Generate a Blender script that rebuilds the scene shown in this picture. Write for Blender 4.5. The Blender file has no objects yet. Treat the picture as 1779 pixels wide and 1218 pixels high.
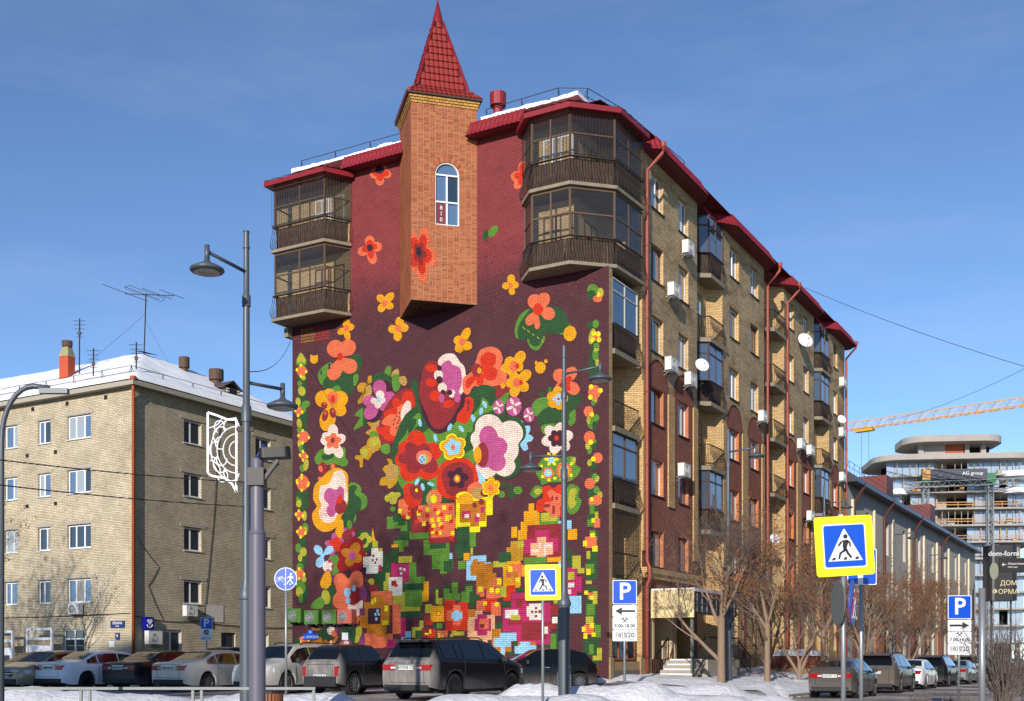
import bpy, bmesh, math, random
from mathutils import Vector, Matrix
random.seed(7)
PI = math.pi
def rad(a): return math.radians(a)
SC = bpy.context.scene
COL = SC.collection
# ---------------------------------------------------------------- camera
cam = bpy.data.cameras.new('camera'); camo = bpy.data.objects.new('camera', cam); COL.objects.link(camo)
EYE = 1.45; FPX = 1985.0; IMW = 1779.0
camo.location = (0, 0, EYE); camo.rotation_euler = (rad(90), 0, 0)
cam.sensor_width = 36.0; cam.lens = FPX / IMW * 36.0
cam.shift_y = (1145.0 - 609.0) / IMW
cam.clip_start = 0.2; cam.clip_end = 3000
SC.camera = camo
# ---------------------------------------------------------------- sky, sun, exposure
SUN_AZ, SUN_EL = -164.0, 19.5
W = bpy.data.worlds.new('World'); SC.world = W; W.use_nodes = True
nt = W.node_tree; nt.nodes.clear()
sky = nt.nodes.new('ShaderNodeTexSky'); sky.sky_type = 'NISHITA'; sky.sun_disc = False
sky.sun_elevation = rad(SUN_EL); sky.sun_rotation = rad(SUN_AZ)
sky.altitude = 100; sky.air_density = 0.62; sky.dust_density = 0.0; sky.ozone_density = 2.3
bg = nt.nodes.new('ShaderNodeBackground'); bg.inputs[1].default_value = 0.15
wo = nt.nodes.new('ShaderNodeOutputWorld')
tcw = nt.nodes.new('ShaderNodeTexCoord'); mpw = nt.nodes.new('ShaderNodeMapping'); mpw.inputs['Scale'].default_value = (1.2, 1.2, 5.0)
nzw = nt.nodes.new('ShaderNodeTexNoise'); nzw.inputs['Scale'].default_value = 2.6; nzw.inputs['Detail'].default_value = 9; nzw.inputs['Roughness'].default_value = 0.62
crw = nt.nodes.new('ShaderNodeMapRange'); crw.inputs['From Min'].default_value = 0.45; crw.inputs['From Max'].default_value = 0.8; crw.inputs['To Max'].default_value = 0.13
mxw = nt.nodes.new('ShaderNodeMix'); mxw.data_type = 'RGBA'; mxw.inputs[7].default_value = (4.2, 4.7, 5.8, 1)
nt.links.new(tcw.outputs['Generated'], mpw.inputs[0]); nt.links.new(mpw.outputs[0], nzw.inputs['Vector'])
nt.links.new(nzw.outputs[0], crw.inputs[0]); nt.links.new(crw.outputs[0], mxw.inputs[0])
nt.links.new(sky.outputs[0], mxw.inputs[6]); hsw = nt.nodes.new('ShaderNodeHueSaturation'); hsw.inputs['Saturation'].default_value = 1.05; hsw.inputs['Value'].default_value = 1.03; nt.links.new(mxw.outputs[2], hsw.inputs['Color']); nt.links.new(hsw.outputs[0], bg.inputs[0]); nt.links.new(bg.outputs[0], wo.inputs[0])
sl = bpy.data.lights.new('sun', 'SUN'); slo = bpy.data.objects.new('sun', sl); COL.objects.link(slo)
sl.energy = 4.4; sl.angle = rad(0.55); sl.color = (1.0, 0.92, 0.82)
a, e = rad(SUN_AZ), rad(SUN_EL)
TOSUN = Vector((math.sin(a) * math.cos(e), math.cos(a) * math.cos(e), math.sin(e)))
slo.rotation_euler = TOSUN.to_track_quat('Z', 'Y').to_euler(); slo.location = TOSUN * 50
SC.view_settings.view_transform = 'Standard'; SC.view_settings.look = 'None'
SC.view_settings.exposure = 0.25; SC.view_settings.gamma = 1.0
try: SC.view_settings.use_curve_mapping = False
except Exception: pass
# ---------------------------------------------------------------- frames of the two streets
ROT = math.atan2(-.4959, .8684)
CX, CY = 3.735, 44.0            # near corner of the painted block
LXC, LYC = -18.88, 57.0         # corner of the pale brick block
def L2W(lx, ly): return (CX + .8684 * lx + .4959 * ly, CY - .4959 * lx + .8684 * ly)
def PX(u, v, d):                # a sight line followed for d metres of depth
    return Vector(((u - 889.5) / FPX * d, d, EYE + (1145.0 - v) / FPX * d))
# ---------------------------------------------------------------- colour + materials
def S(r, g, b):
    def c(x):
        x /= 255.0
        return x / 12.92 if x <= .04045 else ((x + .055) / 1.055) ** 2.4
    return (c(r), c(g), c(b), 1.0)
MATS = {}
def nodes(name):
    m = bpy.data.materials.new(name); m.use_nodes = True
    t = m.node_tree; return m, t, t.nodes['Principled BSDF']
def scale_c(c, k): return (min(1, c[0] * k), min(1, c[1] * k), min(1, c[2] * k), 1)
def pm(name, col, rough=.6, metal=0., var=.12, scale=3., bump=0., bscale=30., coat=0., spec=.5, dirt=None, coords='Object'):
    """painted / plain stuff: base colour with two noise octaves of wear, optional fine relief, optional dirt"""
    if name in MATS: return MATS[name]
    m, t, p = nodes(name); N = t.nodes; Lk = t.links
    tc = N.new('ShaderNodeTexCoord')
    nz = N.new('ShaderNodeTexNoise'); nz.inputs['Scale'].default_value = scale; nz.inputs['Detail'].default_value = 6; nz.inputs['Roughness'].default_value = .65
    Lk.new(tc.outputs[coords], nz.inputs['Vector'])
    mx = N.new('ShaderNodeMix'); mx.data_type = 'RGBA'
    mx.inputs[6].default_value = scale_c(col, 1 - var); mx.inputs[7].default_value = scale_c(col, 1 + var)
    Lk.new(nz.outputs[0], mx.inputs[0]); out = mx.outputs[2]
    if dirt:
        dc, zt, zf, amt = dirt[:4]      # colour, z where it fades out, fade height, strength
        sp = N.new('ShaderNodeSeparateXYZ'); Lk.new(tc.outputs['Object'], sp.inputs[0])
        mr = N.new('ShaderNodeMapRange'); mr.inputs[1].default_value = zt; mr.inputs[2].default_value = zt - zf; mr.inputs[3].default_value = 0; mr.inputs[4].default_value = amt
        Lk.new(sp.outputs[2], mr.inputs[0]); dfac = mr.outputs[0]
        if len(dirt) > 4:       # road film thrown up on the tail
            mx_ = N.new('ShaderNodeMapRange'); mx_.inputs[1].default_value = dirt[4] + .3; mx_.inputs[2].default_value = dirt[4] + .02; mx_.inputs[4].default_value = .95; Lk.new(sp.outputs[0], mx_.inputs[0])
            mm_ = N.new('ShaderNodeMath'); mm_.operation = 'MAXIMUM'; Lk.new(mr.outputs[0], mm_.inputs[0]); Lk.new(mx_.outputs[0], mm_.inputs[1]); dfac = mm_.outputs[0]
        n2 = N.new('ShaderNodeTexNoise'); n2.inputs['Scale'].default_value = 5; n2.inputs['Detail'].default_value = 8
        mp = N.new('ShaderNodeMapping'); mp.inputs['Scale'].default_value = (1, 1, .35); Lk.new(tc.outputs['Object'], mp.inputs[0]); Lk.new(mp.outputs[0], n2.inputs['Vector'])
        mu = N.new('ShaderNodeMath'); mu.operation = 'MULTIPLY'; Lk.new(dfac, mu.inputs[0])
        m3 = N.new('ShaderNodeMapRange'); m3.inputs[1].default_value = .25; m3.inputs[2].default_value = .65; m3.inputs[3].default_value = .45; Lk.new(n2.outputs[0], m3.inputs[0]); Lk.new(m3.outputs[0], mu.inputs[1])
        md = N.new('ShaderNodeMix'); md.data_type = 'RGBA'; md.inputs[7].default_value = dc
        Lk.new(mu.outputs[0], md.inputs[0]); Lk.new(out, md.inputs[6]); out = md.outputs[2]
        mr2 = N.new('ShaderNodeMapRange'); mr2.inputs[3].default_value = rough; mr2.inputs[4].default_value = .85
        Lk.new(mu.outputs[0], mr2.inputs[0]); Lk.new(mr2.outputs[0], p.inputs['Roughness'])
        if coat:
            mr4 = N.new('ShaderNodeMapRange'); mr4.inputs[3].default_value = coat; mr4.inputs[4].default_value = 0
            Lk.new(mu.outputs[0], mr4.inputs[0]); Lk.new(mr4.outputs[0], p.inputs['Coat Weight'])
    else:
        p.inputs['Roughness'].default_value = rough
        p.inputs['Coat Weight'].default_value = coat
    Lk.new(out, p.inputs['Base Color'])
    p.inputs['Metallic'].default_value = metal; p.inputs['Specular IOR Level'].default_value = spec
    p.inputs['Coat Roughness'].default_value = .06
    if bump:
        nb = N.new('ShaderNodeTexNoise'); nb.inputs['Scale'].default_value = bscale; nb.inputs['Detail'].default_value = 5
        Lk.new(tc.outputs[coords], nb.inputs['Vector'])
        bp = N.new('ShaderNodeBump'); bp.inputs['Strength'].default_value = bump; bp.inputs['Distance'].default_value = .02
        Lk.new(nb.outputs[0], bp.inputs['Height']); Lk.new(bp.outputs[0], p.inputs['Normal'])
    MATS[name] = m; return m
def brick(name, c1, c2, mort, bw=.25, rh=.075, ms=.01, bias=0., offset=.5, bump=.5, grime=.35, patch=None, freq=2, paint=False, squash=1.):
    """brickwork in metres on UV: course joints recessed, single bricks varied, weather stains"""
    if name in MATS: return MATS[name]
    m, t, p = nodes(name); N = t.nodes; Lk = t.links
    tc = N.new('ShaderNodeTexCoord')
    br = N.new('ShaderNodeTexBrick'); br.inputs['Scale'].default_value = 1; br.inputs['Brick Width'].default_value = bw
    br.inputs['Row Height'].default_value = rh; br.inputs['Mortar Size'].default_value = ms; br.inputs['Mortar Smooth'].default_value = .35
    br.inputs['Bias'].default_value = bias; br.offset = offset; br.offset_frequency = freq; br.squash = squash
    br.inputs['Color1'].default_value = c1; br.inputs['Color2'].default_value = c2; br.inputs['Mortar'].default_value = mort
    Lk.new(tc.outputs['UV'], br.inputs['Vector'])
    nz = N.new('ShaderNodeTexNoise'); nz.inputs['Scale'].default_value = .7; nz.inputs['Detail'].default_value = 9; nz.inputs['Roughness'].default_value = .7
    Lk.new(tc.outputs['UV'], nz.inputs['Vector'])
    mr = N.new('ShaderNodeMapRange'); mr.inputs[1].default_value = .3; mr.inputs[2].default_value = .7; mr.inputs[3].default_value = 1 - grime; mr.inputs[4].default_value = 1 + grime * .45
    Lk.new(nz.outputs[0], mr.inputs[0])
    mu = N.new('ShaderNodeMix'); mu.data_type = 'RGBA'; mu.blend_type = 'MULTIPLY'; mu.inputs[0].default_value = 1
    base = br.outputs['Color']
    if patch:
        n3 = N.new('ShaderNodeTexNoise'); n3.inputs['Scale'].default_value = .55; n3.inputs['Detail'].default_value = 8; n3.inputs['Roughness'].default_value = .8
        mp3 = N.new('ShaderNodeMapping'); mp3.inputs['Scale'].default_value = (.6, 1.8, 1); mp3.inputs['Location'].default_value = (5.1, 3.3, 0)
        Lk.new(tc.outputs['UV'], mp3.inputs[0]); Lk.new(mp3.outputs[0], n3.inputs['Vector'])
        r3 = N.new('ShaderNodeMapRange'); r3.inputs[1].default_value = .5; r3.inputs[2].default_value = .62; r3.inputs[4].default_value = .8
        Lk.new(n3.outputs[0], r3.inputs[0])
        f3 = N.new('ShaderNodeMath'); f3.operation = 'SUBTRACT'; f3.inputs[0].default_value = 1; Lk.new(br.outputs['Fac'], f3.inputs[1])
        f4 = N.new('ShaderNodeMath'); f4.operation = 'MULTIPLY'; Lk.new(r3.outputs[0], f4.inputs[0]); Lk.new(f3.outputs[0], f4.inputs[1])
        x3 = N.new('ShaderNodeMix'); x3.data_type = 'RGBA'; x3.inputs[7].default_value = patch
        Lk.new(f4.outputs[0], x3.inputs[0]); Lk.new(base, x3.inputs[6]); base = x3.outputs[2]
    Lk.new(base, mu.inputs[6])
    cb = N.new('ShaderNodeCombineColor'); 
    for i in range(3): Lk.new(mr.outputs[0], cb.inputs[i])
    Lk.new(cb.outputs[0], mu.inputs[7]); Lk.new(mu.outputs[2], p.inputs['Base Color'])
    p.inputs['Roughness'].default_value = .85; p.inputs['Specular IOR Level'].default_value = .25
    bp = N.new('ShaderNodeBump'); bp.inputs['Strength'].default_value = bump; bp.inputs['Distance'].default_value = .012; bp.invert = True
    nf = N.new('ShaderNodeTexNoise'); nf.inputs['Scale'].default_value = 28; nf.inputs['Detail'].default_value = 4; Lk.new(tc.outputs['UV'], nf.inputs['Vector'])
    ad = N.new('ShaderNodeMath'); ad.operation = 'MULTIPLY_ADD'; ad.inputs[1].default_value = .45; Lk.new(nf.outputs[0], ad.inputs[0]); Lk.new(br.outputs['Fac'], ad.inputs[2])
    Lk.new(ad.outputs[0], bp.inputs['Height']); Lk.new(bp.outputs[0], p.inputs['Normal'])
    MATS[name] = m; return m
def glass_opaque(name, col, rough=.04):
    if name in MATS: return MATS[name]
    m, t, p = nodes(name); p.inputs['Base Color'].default_value = col; p.inputs['Roughness'].default_value = rough
    p.inputs['Specular IOR Level'].default_value = .9; p.inputs['Coat Weight'].default_value = .6; p.inputs['Coat Roughness'].default_value = .02
    N = t.nodes; tc = N.new('ShaderNodeTexCoord'); nz = N.new('ShaderNodeTexNoise'); nz.inputs['Scale'].default_value = .8; t.links.new(tc.outputs['Object'], nz.inputs['Vector'])
    bp = N.new('ShaderNodeBump'); bp.inputs['Strength'].default_value = .08; bp.inputs['Distance'].default_value = .05; t.links.new(nz.outputs[0], bp.inputs['Height']); t.links.new(bp.outputs[0], p.inputs['Normal'])
    MATS[name] = m; return m
def glass_clear(name, tint, gloss=.22, dust=.0):
    if name in MATS: return MATS[name]
    m = bpy.data.materials.new(name); m.use_nodes = True; t = m.node_tree; N = t.nodes; N.clear()
    o = N.new('ShaderNodeOutputMaterial'); tr = N.new('ShaderNodeBsdfTransparent'); tr.inputs[0].default_value = tint
    gl = N.new('ShaderNodeBsdfGlossy'); gl.inputs['Roughness'].default_value = .03; gl.inputs[0].default_value = (.9, .95, 1, 1)
    lw = N.new('ShaderNodeLayerWeight'); lw.inputs[0].default_value = gloss
    mx = N.new('ShaderNodeMixShader'); t.links.new(lw.outputs['Fresnel'], mx.inputs[0]); t.links.new(tr.outputs[0], mx.inputs[1]); t.links.new(gl.outputs[0], mx.inputs[2])
    df = N.new('ShaderNodeBsdfDiffuse'); df.inputs[0].default_value = (.35, .36, .38, 1)
    m2 = N.new('ShaderNodeMixShader'); m2.inputs[0].default_value = dust; t.links.new(mx.outputs[0], m2.inputs[1]); t.links.new(df.outputs[0], m2.inputs[2])
    t.links.new(m2.outputs[0], o.inputs[0]); MATS[name] = m; return m
# ---------------------------------------------------------------- mesh builder
class MB:
    def __init__(s): s.v = []; s.f = []; s.m = []
    def quad(s, a, b, c, d, m=0):
        i = len(s.v); s.v += [tuple(a), tuple(b), tuple(c), tuple(d)]; s.f.append((i, i + 1, i + 2, i + 3)); s.m.append(m)
    def poly(s, pts, m=0):
        i = len(s.v); s.v += [tuple(p) for p in pts]; s.f.append(tuple(range(i, i + len(pts)))); s.m.append(m)
    def box(s, x0, x1, y0, y1, z0, z1, m=0, M=None):
        P = [(x0, y0, z0), (x1, y0, z0), (x1, y1, z0), (x0, y1, z0), (x0, y0, z1), (x1, y0, z1), (x1, y1, z1), (x0, y1, z1)]
        if M is not None: P = [tuple(M @ Vector(p)) for p in P]
        i = len(s.v); s.v += P
        for q in ((0, 3, 2, 1), (4, 5, 6, 7), (0, 1, 5, 4), (1, 2, 6, 5), (2, 3, 7, 6), (3, 0, 4, 7)):
            s.f.append(tuple(i + k for k in q)); s.m.append(m)
        return s
    def beam(s, a, b, w, hgt, m=0, up=(0, 0, 1)):
        """bar of section w x hgt from a to b"""
        a = Vector(a); b = Vector(b); d = (b - a); L = d.length
        if L < 1e-6: return s
        d /= L; u = Vector(up); x = d.cross(u)
        if x.length < 1e-4: x = d.cross(Vector((1, 0, 0)))
        x.normalize(); z = x.cross(d); M = Matrix((( x.x, d.x, z.x, a.x), (x.y, d.y, z.y, a.y), (x.z, d.z, z.z, a.z), (0, 0, 0, 1)))
        return s.box(-w / 2, w / 2, 0, L, -hgt / 2, hgt / 2, m, M)
    def tube(s, path, r, n=6, m=0, cap=True):
        path = [Vector(p) for p in path]; k = len(path)
        rs = r if isinstance(r, (list, tuple)) else [r] * k
        base = len(s.v); up = None
        for j in range(k):
            d = (path[min(j + 1, k - 1)] - path[max(j - 1, 0)])
            if d.length < 1e-9: d = Vector((0, 0, 1))
            d.normalize()
            if up is None:
                up = Vector((0, 0, 1)) if abs(d.z) < .9 else Vector((1, 0, 0))
            x = up.cross(d)
            if x.length < 1e-4: x = Vector((1, .1, 0)).cross(d)
            x.normalize(); y = d.cross(x); up = y
            for i in range(n):
                a = 2 * PI * i / n; q = path[j] + (x * math.cos(a) + y * math.sin(a)) * rs[j]; s.v.append((q.x, q.y, q.z))
        for j in range(k - 1):
            for i in range(n):
                i2 = (i + 1) % n; s.f.append((base + j * n + i, base + j * n + i2, base + (j + 1) * n + i2, base + (j + 1) * n + i)); s.m.append(m)
        if cap:
            s.f.append(tuple(base + i for i in reversed(range(n)))); s.m.append(m)
            s.f.append(tuple(base + (k - 1) * n + i for i in range(n))); s.m.append(m)
        return s
    def lathe(s, prof, n=16, c=(0, 0, 0), m=0):
        """prof: list of (r, z)"""
        b = len(s.v)
        for (r, z) in prof:
            for i in range(n):
                a = 2 * PI * i / n; s.v.append((c[0] + r * math.cos(a), c[1] + r * math.sin(a), c[2] + z))
        for j in range(len(prof) - 1):
            for i in range(n):
                i2 = (i + 1) % n; s.f.append((b + j * n + i, b + j * n + i2, b + (j + 1) * n + i2, b + (j + 1) * n + i)); s.m.append(m)
        s.f.append(tuple(b + i for i in reversed(range(n)))); s.m.append(m)
        s.f.append(tuple(b + (len(prof) - 1) * n + i for i in range(n))); s.m.append(m)
        return s
    def prism(s, pts, z0, z1, m=0):
        n = len(pts); i = len(s.v); s.v += [(p[0], p[1], z0) for p in pts] + [(p[0], p[1], z1) for p in pts]
        s.f.append(tuple(i + k for k in reversed(range(n)))); s.m.append(m)
        s.f.append(tuple(i + n + k for k in range(n))); s.m.append(m)
        for k in range(n):
            k2 = (k + 1) % n; s.f.append((i + k, i + k2, i + n + k2, i + n + k)); s.m.append(m)
        return s
    def slab_poly(s, pts3, off, m=0):
        """flat polygon in space given thickness along vector off"""
        n = len(pts3); off = Vector(off); i = len(s.v)
        s.v += [tuple(Vector(p)) for p in pts3] + [tuple(Vector(p) + off) for p in pts3]
        s.f.append(tuple(i + k for k in reversed(range(n)))); s.m.append(m)
        s.f.append(tuple(i + n + k for k in range(n))); s.m.append(m)
        for k in range(n):
            k2 = (k + 1) % n; s.f.append((i + k, i + k2, i + n + k2, i + n + k)); s.m.append(m)
        return s
    def mesh(s, name, mats, uv=True, smooth=False):
        me = bpy.data.meshes.new(name); me.from_pydata(s.v, [], s.f)
        if not isinstance(mats, (list, tuple)): mats = [mats]
        for mt in mats: me.materials.append(mt)
        if len(mats) > 1: me.polygons.foreach_set('material_index', s.m)
        me.update()
        if uv:
            ul = me.uv_layers.new(name='UVMap'); co = s.v; buf = [0.0] * (2 * len(me.loops))
            for p in me.polygons:
                nx, ny, nz = p.normal
                if abs(nz) > .75:
                    for li in p.loop_indices:
                        c = co[me.loops[li].vertex_index]; buf[2 * li] = c[0]; buf[2 * li + 1] = c[1]
                else:
                    k = math.hypot(nx, ny); tx, ty = -ny / k, nx / k
                    for li in p.loop_indices:
                        c = co[me.loops[li].vertex_index]; buf[2 * li] = c[0] * tx + c[1] * ty; buf[2 * li + 1] = c[2]
            ul.data.foreach_set('uv', buf)
        if smooth: me.polygons.foreach_set('use_smooth', [True] * len(me.polygons))
        return me
    def build(s, name, mats, parent=None, uv=True, smooth=False, loc=None, rz=None):
        return ob(name, s.mesh(name, mats, uv, smooth), parent, loc, rz)
def ob(name, me, parent=None, loc=None, rz=None):
    o = bpy.data.objects.new(name, me); COL.objects.link(o)
    if parent is not None: o.parent = parent
    if loc is not None: o.location = loc
    if rz is not None: o.rotation_euler = (0, 0, rz)
    return o
def autosmooth(o, ang=40):
    me = o.data if hasattr(o, 'data') else o
    me.polygons.foreach_set('use_smooth', [True] * len(me.polygons))
    try: me.set_sharp_from_angle(angle=rad(ang))
    except Exception: pass
    return o
def thing(name, label, cat, loc=(0, 0, 0), rz=0., group=None):
    o = ob(name, None, None, loc, rz); return tag(o, label, cat, group)
def tag(o, label, cat, group=None):
    o['label'] = label; o['category'] = cat
    if group: o['group'] = group
    return o
def struct(o): o['kind'] = 'structure'; return o
def copy_tree(o, parent=None):
    c = o.copy(); COL.objects.link(c); c.parent = parent
    for ch in list(o.children): copy_tree(ch, c)
    return c
def wall(mb, o, u, z0, z1, u0, u1, holes, nrm, reveal=.18, m=0, mr=None):
    """vertical wall from o along unit u (2D), between u0..u1 and z0..z1, with rectangular holes [(a,b,za,zb)]; reveals go inwards"""
    if mr is None: mr = m
    us = sorted(set([u0, u1] + [x for h in holes for x in h[:2]])); zs = sorted(set([z0, z1] + [x for h in holes for x in h[2:4]]))
    us = [x for x in us if u0 <= x <= u1]; zs = [x for x in zs if z0 <= x <= z1]
    P = lambda a, z, d=0: (o[0] + u[0] * a - nrm[0] * d, o[1] + u[1] * a - nrm[1] * d, z)
    flip = (u[0] * nrm[1] - u[1] * nrm[0]) > 0
    def q(a, b, c, d, mm):
        mb.quad(*((d, c, b, a) if flip else (a, b, c, d)), mm)
    for i in range(len(us) - 1):
        for j in range(len(zs) - 1):
            cu, cz = (us[i] + us[i + 1]) / 2, (zs[j] + zs[j + 1]) / 2
            if any(h[0] < cu < h[1] and h[2] < cz < h[3] for h in holes): continue
            q(P(us[i], zs[j]), P(us[i + 1], zs[j]), P(us[i + 1], zs[j + 1]), P(us[i], zs[j + 1]), m)
    for h in holes:
        a, b, c, d = h[:4]
        q(P(a, c), P(a, d), P(a, d, reveal), P(a, c, reveal), mr)
        q(P(b, d), P(b, c), P(b, c, reveal), P(b, d, reveal), mr)
        q(P(a, d), P(b, d), P(b, d, reveal), P(a, d, reveal), mr)
        q(P(b, c), P(a, c), P(a, c, reveal), P(b, c, reveal), mr)
TXT = {}
def text_mesh(s, size, mat, align='CENTER', bold=0., ext=.002):
    cu = bpy.data.curves.new('lettering', 'FONT'); cu.body = s; cu.size = size; cu.align_x = align; cu.align_y = 'CENTER'; cu.extrude = ext; cu.offset = bold
    cu.resolution_u = 3
    o = bpy.data.objects.new('lettering', cu); COL.objects.link(o); bpy.context.view_layer.update()
    me = bpy.data.meshes.new_from_object(o.evaluated_get(bpy.context.evaluated_depsgraph_get()))
    bpy.data.objects.remove(o); me.materials.clear(); me.materials.append(mat); return me
def lettering(s, size, mat, parent, loc, rot=(PI / 2, 0, 0), align='CENTER', bold=0., name='lettering'):
    key = (s, size, mat.name, align, bold)
    if key not in TXT: TXT[key] = text_mesh(s, size, mat, align, bold)
    o = ob(name, TXT[key], parent, loc); o.rotation_euler = rot; return o
# ================================================================= materials used in many places
M_conc = pm('concrete', S(150, 143, 132), .85, var=.25, scale=4, bump=.4, bscale=25)
M_grey = pm('grey_post_paint', S(82, 88, 96), .45, metal=.2, var=.12, scale=6)
M_galv = pm('galvanised_steel', S(150, 155, 158), .42, metal=.55, var=.15, scale=9)
M_iron = pm('dark_iron', S(52, 42, 38), .6, metal=.3, var=.3, scale=9)
M_rust = pm('rusty_iron', S(84, 62, 48), .75, var=.35, scale=12)
M_black = pm('black_paint', S(22, 22, 24), .5, var=.1)
M_white = pm('white_plastic', S(226, 228, 230), .45, var=.04, scale=2)
M_whited = pm('white_plastic_weathered', S(205, 206, 204), .55, var=.12, scale=3)
M_blue = pm('sign_blue', S(0, 74, 190), .35, var=.05, scale=4)
M_yel = pm('sign_yellow', S(246, 240, 10), .4, var=.04, scale=3)
M_signw = pm('sign_white', S(222, 224, 228), .35, var=.04, scale=3)
M_signk = pm('sign_black', S(28, 28, 30), .45, var=.05)
M_pipe = pm('red_downpipe_paint', S(148, 66, 50), .55, var=.25, scale=2.5)
M_brownf = pm('brown_window_frame', S(86, 54, 38), .55, var=.25, scale=8)
M_dark = pm('unlit_interior', S(24, 22, 22), .9, var=.2, scale=2)
G_dark = glass_opaque('window_glass_dark', S(42, 52, 64))
G_blue = glass_opaque('window_glass_sky', S(84, 108, 138))
G_curt = glass_opaque('window_glass_net_curtain', S(150, 160, 166), .12)
G_warm = glass_opaque('window_glass_warm_curtain', S(142, 128, 108), .12)
G_clear = glass_clear('balcony_glass', (.72, .74, .76, 1), .25, .05)
M_roof = pm('red_roof_metal', S(132, 28, 36), .5, metal=.1, var=.3, scale=2.2)
M_snow = None
def snow_mat():
    m, t, p = nodes('snow'); N = t.nodes; Lk = t.links; tc = N.new('ShaderNodeTexCoord')
    n1 = N.new('ShaderNodeTexNoise'); n1.inputs['Scale'].default_value = .45; n1.inputs['Detail'].default_value = 9; n1.inputs['Roughness'].default_value = .7; Lk.new(tc.outputs['Object'], n1.inputs['Vector'])
    mr = N.new('ShaderNodeMapRange'); mr.inputs[1].default_value = .42; mr.inputs[2].default_value = .75; mr.inputs[4].default_value = .42; Lk.new(n1.outputs[0], mr.inputs[0])
    mx = N.new('ShaderNodeMix'); mx.data_type = 'RGBA'; mx.inputs[6].default_value = S(226, 227, 232); mx.inputs[7].default_value = S(150, 140, 130)
    Lk.new(mr.outputs[0], mx.inputs[0]); Lk.new(mx.outputs[2], p.inputs['Base Color'])
    p.inputs['Roughness'].default_value = .7; p.inputs['Specular IOR Level'].default_value = .25
    n2 = N.new('ShaderNodeTexNoise'); n2.inputs['Scale'].default_value = 5; n2.inputs['Detail'].default_value = 10; n2.inputs['Roughness'].default_value = .65; Lk.new(tc.outputs['Object'], n2.inputs['Vector'])
    bp = N.new('ShaderNodeBump'); bp.inputs['Strength'].default_value = .9; bp.inputs['Distance'].default_value = .12; Lk.new(n2.outputs[0], bp.inputs['Height']); Lk.new(bp.outputs[0], p.inputs['Normal'])
    return m
M_snow = snow_mat()
M_snowclean = pm('roof_snow', S(236, 238, 242), .7, var=.03, scale=.8, bump=.25, bscale=2.5)
def ground_mat():
    """dirty asphalt with packed snow left on it"""
    m, t, p = nodes('asphalt_with_packed_snow'); N = t.nodes; Lk = t.links; tc = N.new('ShaderNodeTexCoord')
    n1 = N.new('ShaderNodeTexNoise'); n1.inputs['Scale'].default_value = .25; n1.inputs['Detail'].default_value = 10; n1.inputs['Roughness'].default_value = .72; Lk.new(tc.outputs['Object'], n1.inputs['Vector'])
    mr = N.new('ShaderNodeMapRange'); mr.inputs[1].default_value = .42; mr.inputs[2].default_value = .62; Lk.new(n1.outputs[0], mr.inputs[0])
    mx = N.new('ShaderNodeMix'); mx.data_type = 'RGBA'; mx.inputs[6].default_value = S(98, 92, 88); mx.inputs[7].default_value = S(188, 180, 174)
    Lk.new(mr.outputs[0], mx.inputs[0]); Lk.new(mx.outputs[2], p.inputs['Base Color']); p.inputs['Roughness'].default_value = .8
    n2 = N.new('ShaderNodeTexNoise'); n2.inputs['Scale'].default_value = 9; n2.inputs['Detail'].default_value = 8; Lk.new(tc.outputs['Object'], n2.inputs['Vector'])
    bp = N.new('ShaderNodeBump'); bp.inputs['Strength'].default_value = .5; bp.inputs['Distance'].default_value = .04; Lk.new(n2.outputs[0], bp.inputs['Height']); Lk.new(bp.outputs[0], p.inputs['Normal'])
    return m
M_ground = ground_mat()
# ================================================================= ground
from mathutils import noise as mnoise
def fbm(x, y, s=1., o=4):
    a = 0; k = 1; tt = 0
    for i in range(o):
        a += k * mnoise.noise(Vector((x * s, y * s, 3.7 + i))); tt += k; k *= .5; s *= 2.03
    return a / tt
def sstep(a, b, x):
    t = min(1, max(0, (x - a) / (b - a))); return t * t * (3 - 2 * t)
def W2L(x, y):
    dx, dy = x - CX, y - CY; return dx * .8684 - dy * .4959, dx * .4959 + dy * .8684
def gz(x, y):
    """height of the trodden ground: street 0, parking 0.3, rising towards the walls; side street stays low"""
    lx, ly = W2L(x, y)
    park = .3 * sstep(24, 31, y)
    street = sstep(5.9, 6.6, lx)
    near = .3 * sstep(-4, .5, ly) * sstep(7, 0, lx)
    return (park + near * (1 - sstep(.5, 7, lx) * .6)) * (1 - street)
def sheet(name, x0, x1, y0, y1, nx, ny, fz, mat, kind='structure'):
    v = []; fcs = []
    for j in range(ny + 1):
        for i in range(nx + 1):
            x = x0 + (x1 - x0) * i / nx; y = y0 + (y1 - y0) * j / ny; v.append((x, y, fz(x, y)))
    for j in range(ny):
        for i in range(nx):
            a = j * (nx + 1) + i; fcs.append((a, a + 1, a + nx + 2, a + nx + 1))
    me = bpy.data.meshes.new(name); me.from_pydata(v, [], fcs); me.materials.append(mat); me.polygons.foreach_set('use_smooth', [True] * len(fcs))
    o = ob(name, me); o['kind'] = kind; return o
sheet('ground', -60, 60, 8, 80, 200, 150, lambda x, y: gz(x, y) + .02 * fbm(x, y, .6), M_ground)
MBg = MB()
for q in ((-1500, 1500, -600, 8.05), (-1500, 1500, 79.9, 1500), (-1500, -59.9, 8, 80), (59.9, 1500, 8, 80)): MBg.quad((q[0], q[2], -.03), (q[1], q[2], -.03), (q[1], q[3], -.03), (q[0], q[3], -.03))
struct(MBg.build('terrain', M_ground))
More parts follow.
